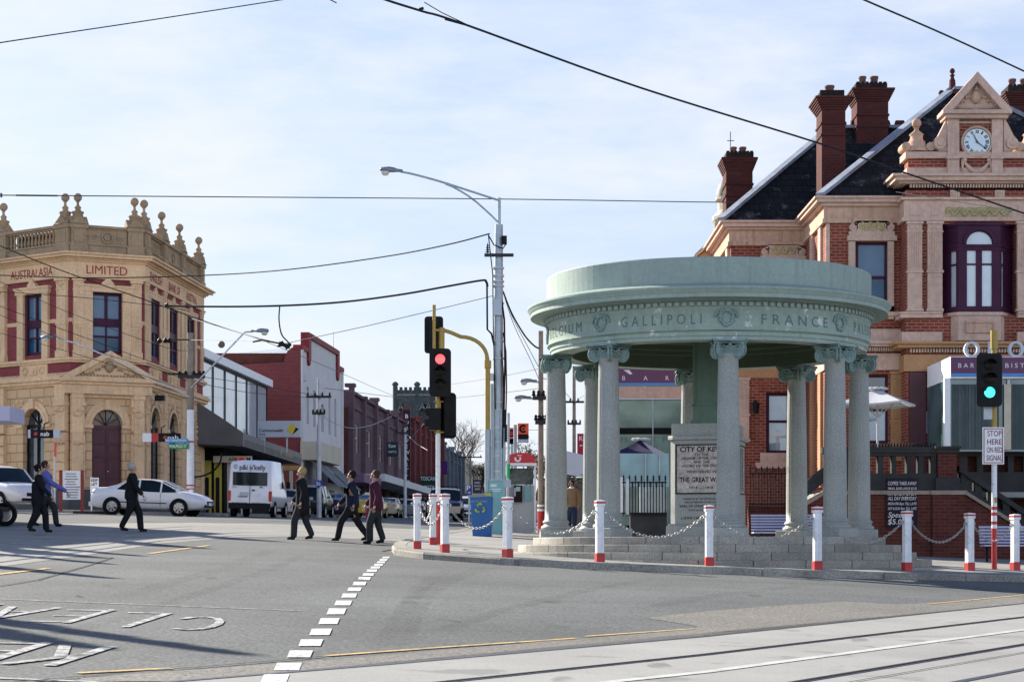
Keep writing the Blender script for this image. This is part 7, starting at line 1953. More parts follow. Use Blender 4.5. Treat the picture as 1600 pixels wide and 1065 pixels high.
flat_sign('parking_sign', 'small blue parking sign with white P and arrow near the dark four-wheel drive', 728.5, 737.5, 757, 772, 95, mat('parking_blue', (.02, .05, .25), .5, .1, 2), tm=M['white'], lines=(('P', 732, 765.5, 7.5, 5.5), ('<', 733, 771, 4, 5)), leg=True)
flat_sign('shop_sign', 'dark charcoal roadside sign with small white lines of print', 738.5, 752, 749, 770, 110, mat('sign_charcoal', (.045, .045, .055), .6, .15, 2), tm=M['chalk'], lines=(('STREET', 746, 755, 2.6, 9), ('KEW JCN', 746, 760, 2.6, 10), ('OPEN', 746, 765, 2.6, 8)), leg=True)
flat_sign('banner', 'red banner with white letter K between the memorial columns', 902, 915, 677, 710, 107, mat('banner_red', (.34, .02, .045), .7, .1, 2), tm=M['chalk'], lines=(('K', 908, 688, 7, 6), ('ew', 908, 697, 4, 5)), cat='banner')
# orange C sign in front of the bank branch
flat_sign('transit_sign', 'small square orange sign with black C on a pole before the bank branch', 370, 383.5, 713.5, 726, 101, M['orange'], tm=M['ink'], lines=(('C', 376.8, 724, 8.5, 7.5),), leg=True)
# tower far behind
d = 245.0
tw = thing('church_tower', (PX(648, d), d, gz(-11, d)), 'dark bluestone church tower with battlements rising behind the shops', 'tower')
x0, x1 = PX(615.5, d), PX(680, d); zt = PZ(618, d); W_ = x1 - x0
b = MB(); b.wall(x0, x1, 4, zt, [(x0 + W_ * .10, x0 + W_ * .34, PZ(668, d), PZ(631, d)), (x0 + W_ * .60, x0 + W_ * .92, PZ(668, d), PZ(631, d))], d, .5, arch=(0, 1)); b.box(x0, x1, d + .6, d + 5, 4, zt); b.box(x0 + .02, x0 + .3, d, d + .6, 4, zt)
b.build('tower_wall', M['bluestone'], tw)
b = MB()
for u0, u1 in ((.10, .34), (.60, .92)):
    for i in range(2):
        c = x0 + W_ * (u0 + (u1 - u0) * (.27 + .46 * i)); b.archring(c, PZ(640, d), W_ * .045, W_ * .075, d - .06, d + .1); b.bar((c - W_ * .07, d - .02, PZ(641, d)), (c, d - .02, PZ(630, d)), .14, .1); b.bar((c + W_ * .07, d - .02, PZ(641, d)), (c, d - .02, PZ(630, d)), .14, .1)
b.box(x0 - .1, x1 + .1, d - .12, d + 5.1, zt, zt + .2); b.build('dressing', M['paleStone'], tw)
b = MB(); b.box(x0 - .05, x1 + .05, d - .05, d + 5, zt + .2, PZ(609, d))
for i in range(9): u = x0 + W_ * (.02 + .115 * i); b.box(u, u + W_ * .07, d - .05, d + .4, PZ(609, d), PZ(604.5, d))
b.build('battlement', M['bluestone'], tw)
for u in (x0 + .15, x0 + W_ * .56, x1 - .15): MB().lathe([(.30, 4 if u != x0 + W_ * .56 else zt), (.30, PZ(602, d)), (.40, PZ(601, d)), (.40, PZ(599, d)), (.2, PZ(596.5, d)), (.001, PZ(595.5, d))], (u, d + .1, 0), 8, smooth=False).build('turret', M['bluestone'], tw)
# grey kiosk roof and clutter behind the left memorial columns
d = 92.0
kb = thing('grey_kiosk', (PX(912, d), d, gz(3, d)), 'low building with pale grey flat canopy seen between the left memorial columns', 'building')
b = MB(); b.prism([(PX(868, d), PZ(700, d)), (PX(960, d), PZ(722, d)), (PX(960, d), PZ(752, d)), (PX(868, d), PZ(738, d))], d, d + .4); b.box(PX(868, d), PX(960, d), d + .4, d + 5, PZ(738, d), PZ(728, d)); b.build('canopy', M['signgrey'], kb)
b = MB(); b.box(PX(872, d), PX(960, d), d + 3, d + 6, gz(3, d), PZ(742, d)); b.build('wall', M['grey'], kb)
b = MB(); 
for px in (880, 925): b.box(PX(px, d), PX(px + 3, d), d + .2, d + .4, gz(3, d), PZ(745, d))
b.build('post', M['maroon'], kb)
# far houses closing the street
for i, (px0, px1, y0, dd, m, lab) in enumerate(((742, 775, 757, 300, 'cream', 'distant cream house with hipped roof beyond the parking sign'), (770, 800, 748, 320, 'brownbrick', 'distant brown brick house behind the lamp pole'), (836, 885, 770, 260, 'cream', 'distant low cream shop seen beside the phone booth'), (700, 742, 745, 330, 'brownbrick', 'distant brick house at the end of the street'))):
    h = thing('far_house', (PX((px0 + px1) / 2, dd), dd, gz(0, dd)), lab, 'house')
    MB().box(PX(px0, dd), PX(px1, dd), dd, dd + 8, gz(0, dd) - 1, PZ(y0 + 8, dd)).build('wall', M[m], h)
    b = MB(); b.prism([(PX(px0, dd) - .5, PZ(y0 + 8, dd)), (PX(px1, dd) + .5, PZ(y0 + 8, dd)), (PX((px0 * .35 + px1 * .65), dd), PZ(y0 - 6, dd)), (PX((px0 * .65 + px1 * .35), dd), PZ(y0 - 6, dd))], dd - .4, dd + 8.4); b.build('roof', M['tin'] if i % 2 == 0 else M['slate'], h)
    b = MB()
    for k in range(3): x = PX(px0 + (px1 - px0) * (.15 + .3 * k), dd); b.box(x, x + 1.1, dd - .05, dd, PZ(y0 + 25, dd), PZ(y0 + 13, dd))
    b.build('window', M['glass'], h)

# ------------------------------------------------------------------ trees
def tree(px, d, ytop, label, seed, spread=.5, leaves=0, lm=None, trunk=.16, name='bare_tree', h0=.3, ybase=None, depth=5):
    rnd = random.Random(seed); x = PX(px, d); g = gz(x, d); H = PZ(ytop, d) - g
    root = thing(name, (x, d, g), label, 'tree')
    tr = MB(); tips = []
    def grow(p, dirv, L, r, lev):
        q = p + dirv * L; mid = p + dirv * L * .5 + V((rnd.uniform(-1, 1), rnd.uniform(-1, 1), rnd.uniform(-.3, .6))) * L * .07
        tr.tube([p, mid, q], [r, r * .85, r * .68], 6 if lev < 2 else 4, caps=False)
        if lev >= depth: tips.append(q); return
        if lev >= 2: tips.append(q)
        for k in range(rnd.choice((2, 3, 3))):
            nd = (dirv + V((rnd.uniform(-1, 1), rnd.uniform(-1, 1), rnd.uniform(-.25, .7))) * (spread + .12 * lev)).normalized()
            grow(q if k < 2 else p.lerp(q, rnd.uniform(.5, .9)), nd, L * rnd.uniform(.62, .86), r * .62, lev + 1)
    grow(V((x, d, g - .1)), V((rnd.uniform(-.05, .05), 0, 1)), H * h0, trunk, 0)
    zmax = max(t.z for t in tips); k = H / (zmax - g)
    tr.v = [V((x + (v.x - x) * k, d + (v.y - d) * k, g + (v.z - g) * k)) for v in tr.v]
    tr.build('branches', M['bark'], root)
    if leaves:
        lb = MB()
        for t in tips:
            t = V((x + (t.x - x) * k, d + (t.y - d) * k, g + (t.z - g) * k))
            for _ in range(leaves):
                c = t + V((rnd.gauss(0, .45), rnd.gauss(0, .45), rnd.gauss(0, .38))) * H * .06; s = rnd.uniform(.5, 1.2) * H * .016
                n = V((rnd.uniform(-1, 1), rnd.uniform(-1, 1), rnd.uniform(-1, 1))).normalized(); u = n.orthogonal().normalized(); w_ = n.cross(u)
                lb.add([c + u * s, c + w_ * s * .6, c - u * s, c - w_ * s * .6], [(0, 1, 2, 3)])
        lb.build('crown', lm or M['leaf'], root)
    return root
tree(722, 262, 648, 'tall bare winter tree at the end of the street', 3, .55, depth=6, trunk=.24)
tree(758, 240, 690, 'bare winter tree behind the tall lamp pole', 8, .6, depth=6, trunk=.2)
tree(752, 170, 722, 'dark leafy street tree left of the lamp pole', 21, .5, 9, mat('dark_leaf', (.022, .034, .018), .7, .4, 3), .2, 'leafy_tree', .32, None, 4)
tree(818, 190, 686, 'bare tree with a few green shoots behind the orange bank sign', 12, .6, 1, mat('spring_leaf', (.10, .15, .04), .7, .3, 3), .25, 'bare_tree', .3, None, 6)
tree(925, 78, 742, 'small leafy shrub tree behind the pedestrian in the tan jacket', 31, .5, 22, M['leaf'], .05, 'leafy_tree', .2, None, 4)
tree(858, 120, 715, 'slim leafy street tree between lamp pole and first memorial column', 35, .5, 10, M['leaf'], .1, 'leafy_tree', .3, None, 4)

# ------------------------------------------------------------------ other poles
def upole(px, d, ytop, label, m, arms=(), r=.14, lamps=(), foot=None, group='timber service poles along the streets'):
    x = PX(px, d); g = gz(x, d) + .1; root = thing('utility_pole', (x, d, g), label, 'utility pole', None)
    MB().tube([(x, d, g - .1), (x, d, PZ(ytop, d))], [r, r * .75], 10).build('pole', m, root)
    if arms:
        b = MB()
        for y, w_ in arms: b.box(x - w_ / 2, x + w_ / 2, d - r - .1, d - r, PZ(y, d) - .06, PZ(y, d) + .06)
        b.build('crossarm', M['coping'], root)
        b = MB()
        for y, w_ in arms:
            for k in range(4): b.lathe([(.02, .05), (.07, .08), (.04, .15), (.06, .19), (.01, .24)], (x - w_ / 2 + w_ * (.06 + .293 * k), d - r - .05, PZ(y, d)), 7)
        b.build('insulator', M['black'], root)
    for lx, ly in lamps:
        MB().tube([(x, d, PZ(ly + 1, d)), (PX(lx, d), d, PZ(ly, d))], .03, 6).build('lamp_arm', M['galv'], root); luminaire(root, (PX(lx - 4, d), d, PZ(ly, d)), .8)
    if foot:
        b = MB(); b.tube([(x, d, g), (x, d, PZ(foot, d))], r * 1.04, 10); b.build('red_foot', M['red'], root)
        b = MB()
        for k in range(2): b.tube([(x, d, PZ(foot + 3 - 7 * k, d)), (x, d, PZ(foot - 7 * k, d))], r * 1.07, 10)
        b.build('white_band', M['white'], root)
    return root
upole(845, 61, 517, 'weathered timber pole beside the phone booth with red painted foot', M['timber'], ((622, .5), (660, .35)), .10, ((831, 596), (822, 622)), 795)
upole(498.5, 108, 590, 'grey pole with wide crossarm in front of the white hall', M['polegrey'], ((620, 1.35), (646, .7)), .14, (), None)
upole(633, 150, 668, 'grey pole in front of the red brick store', M['polegrey'], ((676, 1.4),), .13)
upole(897, 118, 575, 'thin dark pole between the left memorial columns', M['timber'], ((628, 1.6), (662, .8)), .13)
upole(735, 205, 708, 'far thin pole at the end of the street', M['timber'], ((714, 2.4),), .13)
d = 108; rt = thing('route_sign', (PX(498, d), d - .2, PZ(763, d)), 'blue shield route sign on the pole before the white hall', 'sign')
b = MB(); cx = PX(498, d); q = [(cx - .22, PZ(750, d)), (cx + .22, PZ(750, d)), (cx + .24, PZ(756, d)), (cx, PZ(763, d)), (cx - .24, PZ(756, d))]; b.prism(q, d - .24, d - .2); b.build('sign_plate', mat('shield_blue', (.02, .05, .28), .5, .1, 3), rt)
b = MB(); b.text('36', cx, PZ(758, d), .19, d - .245, bold=.01); b.build('lettering', M['white'], rt)
# ------------------------------------------------------------------ vehicles
CAR = dict(
 sedan=dict(L=4.75, W=1.80, wb=(.95, 3.72), wr=.33, st=[(0, .45, .74, .70, 0, 0), (.05, .32, .93, .80, 0, 0), (.30, .28, 1.04, .86, 0, 0), (.72, .25, 1.05, .88, 0, 0), (1.12, .24, 1.02, .90, 1.24, .63), (1.55, .24, .99, .90, 1.41, .66), (2.05, .24, .96, .90, 1.475, .67), (2.55, .24, .94, .90, 1.465, .67), (2.95, .24, .93, .90, 1.39, .66), (3.32, .24, .93, .90, 1.21, .64), (3.68, .24, .95, .89, 0, 0), (4.1, .25, .89, .87, 0, 0), (4.45, .28, .79, .81, 0, 0), (4.68, .33, .66, .69, 0, 0), (4.75, .42, .54, .58, 0, 0)], rw=3, fw=7, top={3, 4, 8, 9}, pil=(6, 8)),
 hatch=dict(L=4.1, W=1.72, wb=(.70, 3.25), wr=.31, st=[(0, .42, .74, .72, 0, 0), (.05, .32, .92, .80, 0, 0), (.14, .28, .98, .84, 0, 0), (.55, .25, .96, .86, 1.38, .62), (1.3, .24, .94, .86, 1.47, .64), (2.1, .24, .92, .86, 1.46, .64), (2.55, .24, .91, .86, 1.34, .62), (3.15, .24, .93, .85, 0, 0), (3.65, .26, .84, .82, 0, 0), (3.98, .30, .68, .70, 0, 0), (4.1, .42, .54, .58, 0, 0)], rw=2, fw=6),
 suv=dict(L=4.75, W=1.88, wb=(.95, 3.75), wr=.37, st=[(0, .50, .80, .76, 0, 0), (.04, .40, 1.05, .88, 0, 0), (.10, .36, 1.12, .91, 0, 0), (.36, .34, 1.12, .93, 1.66, .74), (1.2, .34, 1.10, .94, 1.79, .74), (2.3, .34, 1.09, .94, 1.79, .74), (2.85, .34, 1.09, .94, 1.70, .72), (3.45, .34, 1.10, .93, 0, 0), (4.1, .36, 1.04, .92, 0, 0), (4.58, .38, .92, .86, 0, 0), (4.70, .42, .78, .78, 0, 0), (4.75, .50, .68, .70, 0, 0)], rw=2, fw=6),
 van=dict(L=5.6, W=1.98, wb=(1.15, 4.55), wr=.34, st=[(0, .50, .9, .90, 0, 0), (.03, .45, 1.36, .985, 0, 0), (.06, .42, 1.38, .99, 2.42, .90), (.35, .42, 1.38, .99, 2.56, .88), (1.6, .40, 1.38, .99, 2.60, .88), (3.3, .40, 1.36, .99, 2.60, .87), (4.0, .40, 1.34, .99, 2.42, .82), (4.75, .40, 1.28, .97, 0, 0), (5.2, .42, 1.08, .94, 0, 0), (5.5, .44, .86, .85, 0, 0), (5.6, .52, .70, .70, 0, 0)], rw=99, fw=6),
)
def car(kind, label, x, y, heading, paint, group=None, name='parked_car', lights=True, plate=True, taxi=False, small=False):
    S = CAR[kind]; L = S['L']; st = S['st']
    h = R(heading); fx, fy = math.cos(h), math.sin(h)
    half = (S['wb'][1] - S['wb'][0]) / 2
    f = V((x + fx * half, y + fy * half)); r = V((x - fx * half, y - fy * half)); tl = V((x - fy * .75, y + fx * .75)); tr = V((x + fy * .75, y - fx * .75))
    zf, zr, zl, zr2 = gz(*f), gz(*r), gz(*tl), gz(*tr)
    ex = V((fx * 2 * half, fy * 2 * half, zf - zr)).normalized(); ey = V((tl.x - tr.x, tl.y - tr.y, zl - zr2)).normalized(); ez = ex.cross(ey).normalized(); ey = ez.cross(ex)
    Mx = Matrix(((ex.x, ey.x, ez.x, x), (ex.y, ey.y, ez.y, y), (ex.z, ey.z, ez.z, (zf + zr) / 2 + .012), (0, 0, 0, 1)))
    root = thing(name, (0, 0, 0), label, 'van' if kind == 'van' else 'car', group)
    root.location = Mx.translation; root.rotation_euler = Mx.to_euler()
    W = Mx @ Matrix.Translation((-(S['wb'][0] + S['wb'][1]) / 2, 0, 0))
    rows = []
    for (xx, zb, zs, hw, zr_, hr) in st:
        hs = hw * .955; zm = zb + (zs - zb) * .62
        if zr_: top = [(hr, zr_ - .05), (hr * .62, zr_ - .008), (0, zr_)]
        else: top = [(hs * .88, zs + .035), (hs * .5, zs + .055), (0, zs + .065)]
        half_ = [(0, zb), (hw * .80, zb), (hw * .97, zb + .10), (hw, zm), (hs, zs)] + top
        rows.append([(xx, -a, b) for a, b in half_][::-1] + [(xx, a, b) for a, b in half_[1:]])
    n = len(rows[0])           # ring from roof centre down the right side, under and up the left
    bodyf, glassf = [], []
    def isglass(i, j):
        a, b = st[i], st[i + 1]
        jj = j if j < 7 else n - 1 - j            # mirrored strip index: 0 roof centre,1 roof side,2 window strip,3 shoulder...
        cab = a[4] or b[4]
        if not cab: return False
        if kind == 'van':
            if jj == 2: return i >= 5
            if jj < 2: return i == 6
            return False
        if jj == 2: return True
        if jj < 2: return i in S['top'] if 'top' in S else ((a[4] == 0) or (b[4] == 0))
        return False
    vs = [p for rr in rows for p in rr]
    for i in range(len(rows) - 1):
        for j in range(n):
            j2 = (j + 1) % n
            if j2 == 0: continue
            q = (i * n + j, (i + 1) * n + j, (i + 1) * n + j2, i * n + j2)
            (glassf if isglass(i, j) else bodyf).append(q)
    b = MB(W); b.add(vs, bodyf, True); b.add(rows[0], [tuple(range(n))]); b.add(rows[-1][::-1], [tuple(range(n))])
    body = b.build('body', paint, root)
    b = MB(W); b.add(vs, glassf, False); b.build('window', M['carglass'], root)
    b = MB(W)       # pillars and roof rails in body colour
    def pt(i, k, s): # k: 4 shoulder,5 rail
        xx, zb, zs, hw, zr_, hr = st[i]
        if k == 4: return (xx, s * (hw * .955 + .004), zs)
        return (xx, s * ((hr if zr_ else hw * .955 * .88) + .004), (zr_ - .045) if zr_ else zs + .04)
    cabin = [i for i in range(len(st)) if st[i][4]]
    for s in (-1, 1):
        for i in S.get('pil', cabin[(0 if kind != 'van' else 5):]):
            b.bar(pt(i, 4, s), pt(i, 5, s), .07 if i not in (cabin[0],) else .12, .03)
        c0, c1 = cabin[0] - 1, cabin[-1] + 1
        if kind != 'van': b.bar(pt(c0, 5, s), pt(cabin[0], 5, s), .10, .04)
        b.bar(pt(cabin[-1], 5, s), pt(c1, 5, s), .07, .04)
        if 'top' in S:
            b.bar(pt(cabin[0], 5, s), pt(cabin[1], 5, s), .12, .04); b.bar(pt(cabin[-2], 5, s), pt(cabin[-1], 5, s), .07, .04)
            b.add([pt(c0, 4, s), pt(cabin[0], 4, s), pt(cabin[0], 5, s)], [(0, 1, 2)]); b.add([pt(cabin[0], 4, s), pt(cabin[1], 5, s), pt(cabin[0], 5, s)], [(0, 1, 2)])
    b.build('pillar', paint if kind != 'van' else paint, root)
    wy = S['W'] / 2; wr = S['wr']
    for wx in S['wb']:
        for s in (-1, 1):
            Wm_ = W @ Matrix.Translation((wx, s * (wy - .085), wr)) @ Matrix.Rotation(R(-90 * s), 4, 'X')
            b = MB(Wm_); b.lathe([(wr * .62, .0), (wr * .70, .095), (wr * .93, .10), (wr, .07), (wr, -.10), (wr * .9, -.12)], n=24, cap=False); b.lathe([(wr * .64, .02), (.001, .02)], n=20, cap=False); wh_ = b.build('wheel', M['tyre'], root)
            b = MB(Wm_); b.lathe([(wr * .66, .085), (wr * .60, .07), (wr * .56, .03), (wr * .54, .03)], n=24, cap=False)
            for k in range(7):
                a = 2 * math.pi * k / 7; b.bar((wr * .1 * math.cos(a), wr * .1 * math.sin(a), .075), (wr * .62 * math.cos(a), wr * .62 * math.sin(a), .075), .05, .03)
            b.lathe([(.06, .05), (.06, .1), (.001, .105)], n=10, cap=False); b.build('rim', M['alloy'], wh_)
            b = MB(W @ Matrix.Translation((wx, s * (wy - .05), wr)) @ Matrix.Rotation(R(-90 * s), 4, 'X')); b.lathe([(wr * 1.17, .062), (wr * .6, .0)], n=24, cap=False); b.build('wheel_arch', M['trim'], root)
    if kind in ('sedan', 'hatch', 'suv'):
        b = MB(W)
        for s in (-1, 1):
            for i in cabin[1:]:
                if i in S.get('pil', (cabin[1], cabin[2])): xx = st[i][0]; b.box(xx - .006, xx + .006, s * (st[i][3] - .004) - .006, s * (st[i][3] - .004) + .006, st[i][1] + .12, st[i][2] - .02)
            b.bar((st[3][0] + .5, s * (wy + .001), .52), (st[-4][0] - .9, s * (wy + .001), .50), .02, .035)
        b.build('door_seam', M['trim'], root)
    b = MB(W)
    i = cabin[-1]
    for s in (-1, 1): b.box(st[i][0] + .32, st[i][0] + .46, s * (wy + .09) - .09, s * (wy + .09) + .07, st[i][2] + .02, st[i][2] + (.17 if kind != 'van' else .34))
    b.build('mirror', paint if kind != 'van' else M['trim'], root)
    # front
    b = MB(W); z0 = st[-1][1]
    fz = st[-3][2]
    for s in (-1, 1): b.add([(st[-3][0] - .10, s * st[-3][3] * .99, fz - .02), (st[-2][0] + .012, s * st[-2][3] * .95, fz - .11), (st[-2][0] + .02, s * st[-2][3] * .45, fz - .12), (st[-3][0] + .02, s * st[-3][3] * .5, fz + .035), (st[-3][0] - .02, s * (st[-3][3] + .004), fz - .15), (st[-2][0] + .03, s * st[-2][3] * .96, fz - .22), (st[-2][0] + .045, s * st[-2][3] * .45, fz - .22)], [(0, 1, 2, 3), (1, 5, 6, 2), (0, 4, 5, 1)])
    b.build('headlight', M['lamp'], root)
    b = MB(W); b.box(L - .08, L + .012, -.42, .42, fz - .30, fz - .17); b.box(L - .10, L + .01, -.62, .62, z0 - .06, z0 + .05); b.build('grille', M['trim'], root)
    # rear
    zz_ = st[2][2]
    b = MB(W)
    for s in (-1, 1):
        if kind == 'van': b.box(-.015, .04, s * .93 - .07, s * .93 + .07, .72, 1.18)
        else: b.add([(-.004, s * st[0][3] * .96, zz_ - .33), (-.004, s * st[0][3] * .5, zz_ - .30), (.035, s * st[1][3] * .5, zz_ - .12), (.035, s * st[1][3] * .985, zz_ - .12), (.22, s * (st[1][3] + .03), zz_ - .14), (.20, s * (st[1][3] + .03), zz_ - .34)], [(0, 1, 2, 3), (0, 3, 4, 5)])
    b.build('tail_light', M['taillight'], root)
    b = MB(W); zp = zz_ - .30 if kind != 'van' else 1.02
    b.box(-.025, -.006, -.19 - (.25 if kind == 'van' else 0), .19 - (.25 if kind == 'van' else 0), zp - .08, zp + .06); b.box(L + .012, L + .024, -.19, .19, z0 + .02, z0 + .14); b.build('number_plate', M['white'], root)
    b = MB(W); b.box(-.06, .10, -st[1][3] * .96, st[1][3] * .96, st[0][1] - .13, st[0][1] + .05 + (.08 if kind == 'van' else 0)); b.build('bumper', M['trim'] if kind in ('van', 'suv') else paint, root)
    if taxi:
        b = MB(W); zr_ = st[cabin[1]][4]; b.box(2.0, 2.25, -.32, .32, zr_, zr_ + .16, .02); b.build('roof_sign', M['white'], root)
    return root, W
def paint(name, col, coat=.5): return mat(name, col, .32, .04, 1, coat=coat)
ws, _ = car('sedan', 'white sedan driving right past the door of the ivory corner bank', PX(237, 81), 81, -7, M['carwhite'], name='white_sedan')
car('suv', 'white four-wheel drive cut by the left edge, its front turned to the camera', PX(-6, 76), 76.5, -42, M['carwhite'], name='four_wheel_drive')
SD = 86.6
vn, Wv = car('van', 'white high-roofed delivery van seen from the rear with a name painted on its doors', PX(384, 90) + .25, 92.9, 88.0, M['carwhite'], name='delivery_van')
b = MB(Wv @ Matrix.Rotation(R(-90), 4, 'Z'))      # local x across the doors, facing the rear
rearz = -.035
W2 = Wv @ Matrix(((0, 1, 0, 0), (-1, 0, 0, 0), (0, 0, 1, 0), (0, 0, 0, 1)))
b = MB(W2); b.box(-.78, .78, -.02, .05, 1.42, 2.02); b.build('rear_window', M['carglass'], vn)
b = MB(W2); b.text('p&i o\'kelly', .10, 2.13, .23, .028, bold=.012, fit=1.18); b.tube([(-.68 + .07 * math.cos(a), .03, 2.27 + .08 * math.sin(a)) for a in [i * .5 for i in range(13)]], .012, 4)
b.text('p&i o\'kelly plumbing', -.45, .62, .06, -.035, fit=.7).text('www.pikelly.com.au', .45, .62, .06, -.035, fit=.7); b.build('lettering', mat('van_lettering', (.05, .05, .06), .6, .1, 4), vn)
b = MB(W2); b.box(-.006, .006, -.035, .0, .56, 2.4); b.box(.10, .22, -.05, 0, 1.18, 1.24); b.box(-.52, -.10, -.04, -.01, .90, .93); b.box(.45, .56, -.04, 0, 1.33, 1.37); b.box(-.80, -.62, -.04, 0, 1.34, 1.36); b.build('door_seam', M['trim'], vn)
b = MB(W2)
b.box(-.45, -.08, -.045, -.02, .93, 1.12); b.build('plate_recess', M['signgrey'], vn)
silver = paint('silver_car_paint', (.42, .43, .44)); dark = paint('dark_green_car_paint', (.018, .026, .03)); navyc = paint('navy_car_paint', (.012, .016, .045)); yel = paint('taxi_yellow', (.60, .39, .02)); gold = paint('gold_car_paint', (.45, .38, .24)); mar = paint('maroon_car_paint', (.10, .015, .025)); grc = paint('grey_car_paint', (.14, .15, .16))
gp_ = 'cars along the street'
car('hatch', 'silver hatchback parked in front of the white delivery van', -11.75, 105.6, 87, silver, gp_)
car('suv', 'dark green four-wheel drive parked beyond the silver hatchback', PX(487, 112), 112.5, 87, dark, gp_)
car('sedan', 'navy sedan with red tail lights right of the dark green four-wheel drive', PX(519, 121), 122, 86, navyc, gp_)
car('sedan', 'yellow taxi with white roof sign between the crossing pedestrians', PX(574, 122), 124, 87, yel, gp_, taxi=True, name='taxi')
car('sedan', 'pale gold sedan just right of the yellow taxi', PX(604, 144), 146, 87, gold, gp_)
car('hatch', 'maroon hatchback behind the pale gold sedan', PX(618, 158), 160, 87, mar, gp_)
car('hatch', 'small grey hatchback left of the kerb posts', PX(633, 150), 152, 87, grc, gp_)
car('sedan', 'navy sedan parked far up the street near the vertical sign', PX(648, 170), 172, 87, navyc, gp_)
f4, W4 = car('suv', 'dark four-wheel drive facing the camera behind the white posts', PX(693, 104), 106, -90, navyc, None, name='four_wheel_drive')
b = MB(W4); b.box(4.68, 4.84, -.86, .86, .46, .82); b.build('bull_bar', paint('champagne_trim', (.40, .31, .20)), f4)
b = MB(W4)
for s in (-1, 1): b.bar((.6, s * .62, 1.86), (2.7, s * .62, 1.86), .04, .04)
for k in range(4): b.bar((.8 + .5 * k, -.62, 1.87), (.8 + .5 * k, .62, 1.87), .03, .03)
b.build('roof_rack', M['trim'], f4)
car('sedan', 'second yellow taxi far behind the dark four-wheel drive', PX(727, 138), 140, -90, yel, gp_, taxi=True, name='taxi')
car('hatch', 'silver hatchback half hidden behind the blue bin', PX(733, 112), 114, -90, silver, gp_)
# trailer whose wheel just enters the photo at the left edge
d = 53; g = gz(PX(-14, d), d)
trl = thing('trailer', (PX(-60, d), d, g), 'dark trailer almost wholly cut by the left edge, only its tyre showing', 'trailer')
for dy in (0, 1.5):
    Wt = Matrix.Translation((PX(-15, d), d + dy, gz(PX(-15, d), d + dy) + .32)) @ Matrix.Rotation(R(90), 4, 'X'); b = MB(Wt); b.lathe([(.2, .0), (.22, .09), (.30, .1), (.325, .07), (.325, -.08), (.2, -.1)], n=24, cap=False); wl = b.build('wheel', M['tyre'], trl)
    b = MB(Wt); b.lathe([(.2, .06), (.05, .08), (.001, .08)], n=16, cap=False); b.build('rim', M['alloy'], wl)
b = MB(); b.box(PX(-180, d), PX(-4, d), d + .15, d + 1.35, g + .45, g + .55); b.box(PX(-180, d), PX(-6, d), d + .15, d + .19, g + .55, g + .95); b.build('bed', M['trim'], trl)
# ------------------------------------------------------------------ people
def skin_obj(name, parent, W, chains, m, sub=1):
    """chains: lists of (point, radius), the first chain is the trunk; a point equal to an earlier one joins it"""
    me = bpy.data.meshes.new(name); o = bpy.data.objects.new(name, me); COL.objects.link(o); o.parent = parent
    Wi = world(parent).inverted() @ W
    vs, es, rs, roots = [], [], [], []
    def find(p):
        for i, q in enumerate(vs):
            if (q - p).length < 1e-4: return i
        return None
    for ch in chains:
        prev = None
        for k, (p, r) in enumerate(ch):
            p = V(p); i = find(p)
            if i is None:
                vs.append(p); rs.append(r); i = len(vs) - 1
                if k == 0: roots.append(i)
            if prev is not None: es.append((prev, i))
            prev = i
    me.from_pydata([Wi @ p for p in vs], es, []); me.materials.append(m)
    md = o.modifiers.new('skin', 'SKIN'); md.use_smooth_shade = True; md.branch_smoothing = .4
    sv = me.skin_vertices[0].data
    for i, r in enumerate(rs):
        rr = r if isinstance(r, tuple) else (r, r); sv[i].radius = rr; sv[i].use_root = i in roots
    s = o.modifiers.new('smooth', 'SUBSURF'); s.levels = sub; s.render_levels = sub
    return o
skinm = mat('skin', (.45, .27, .19), .6, .08, 8)
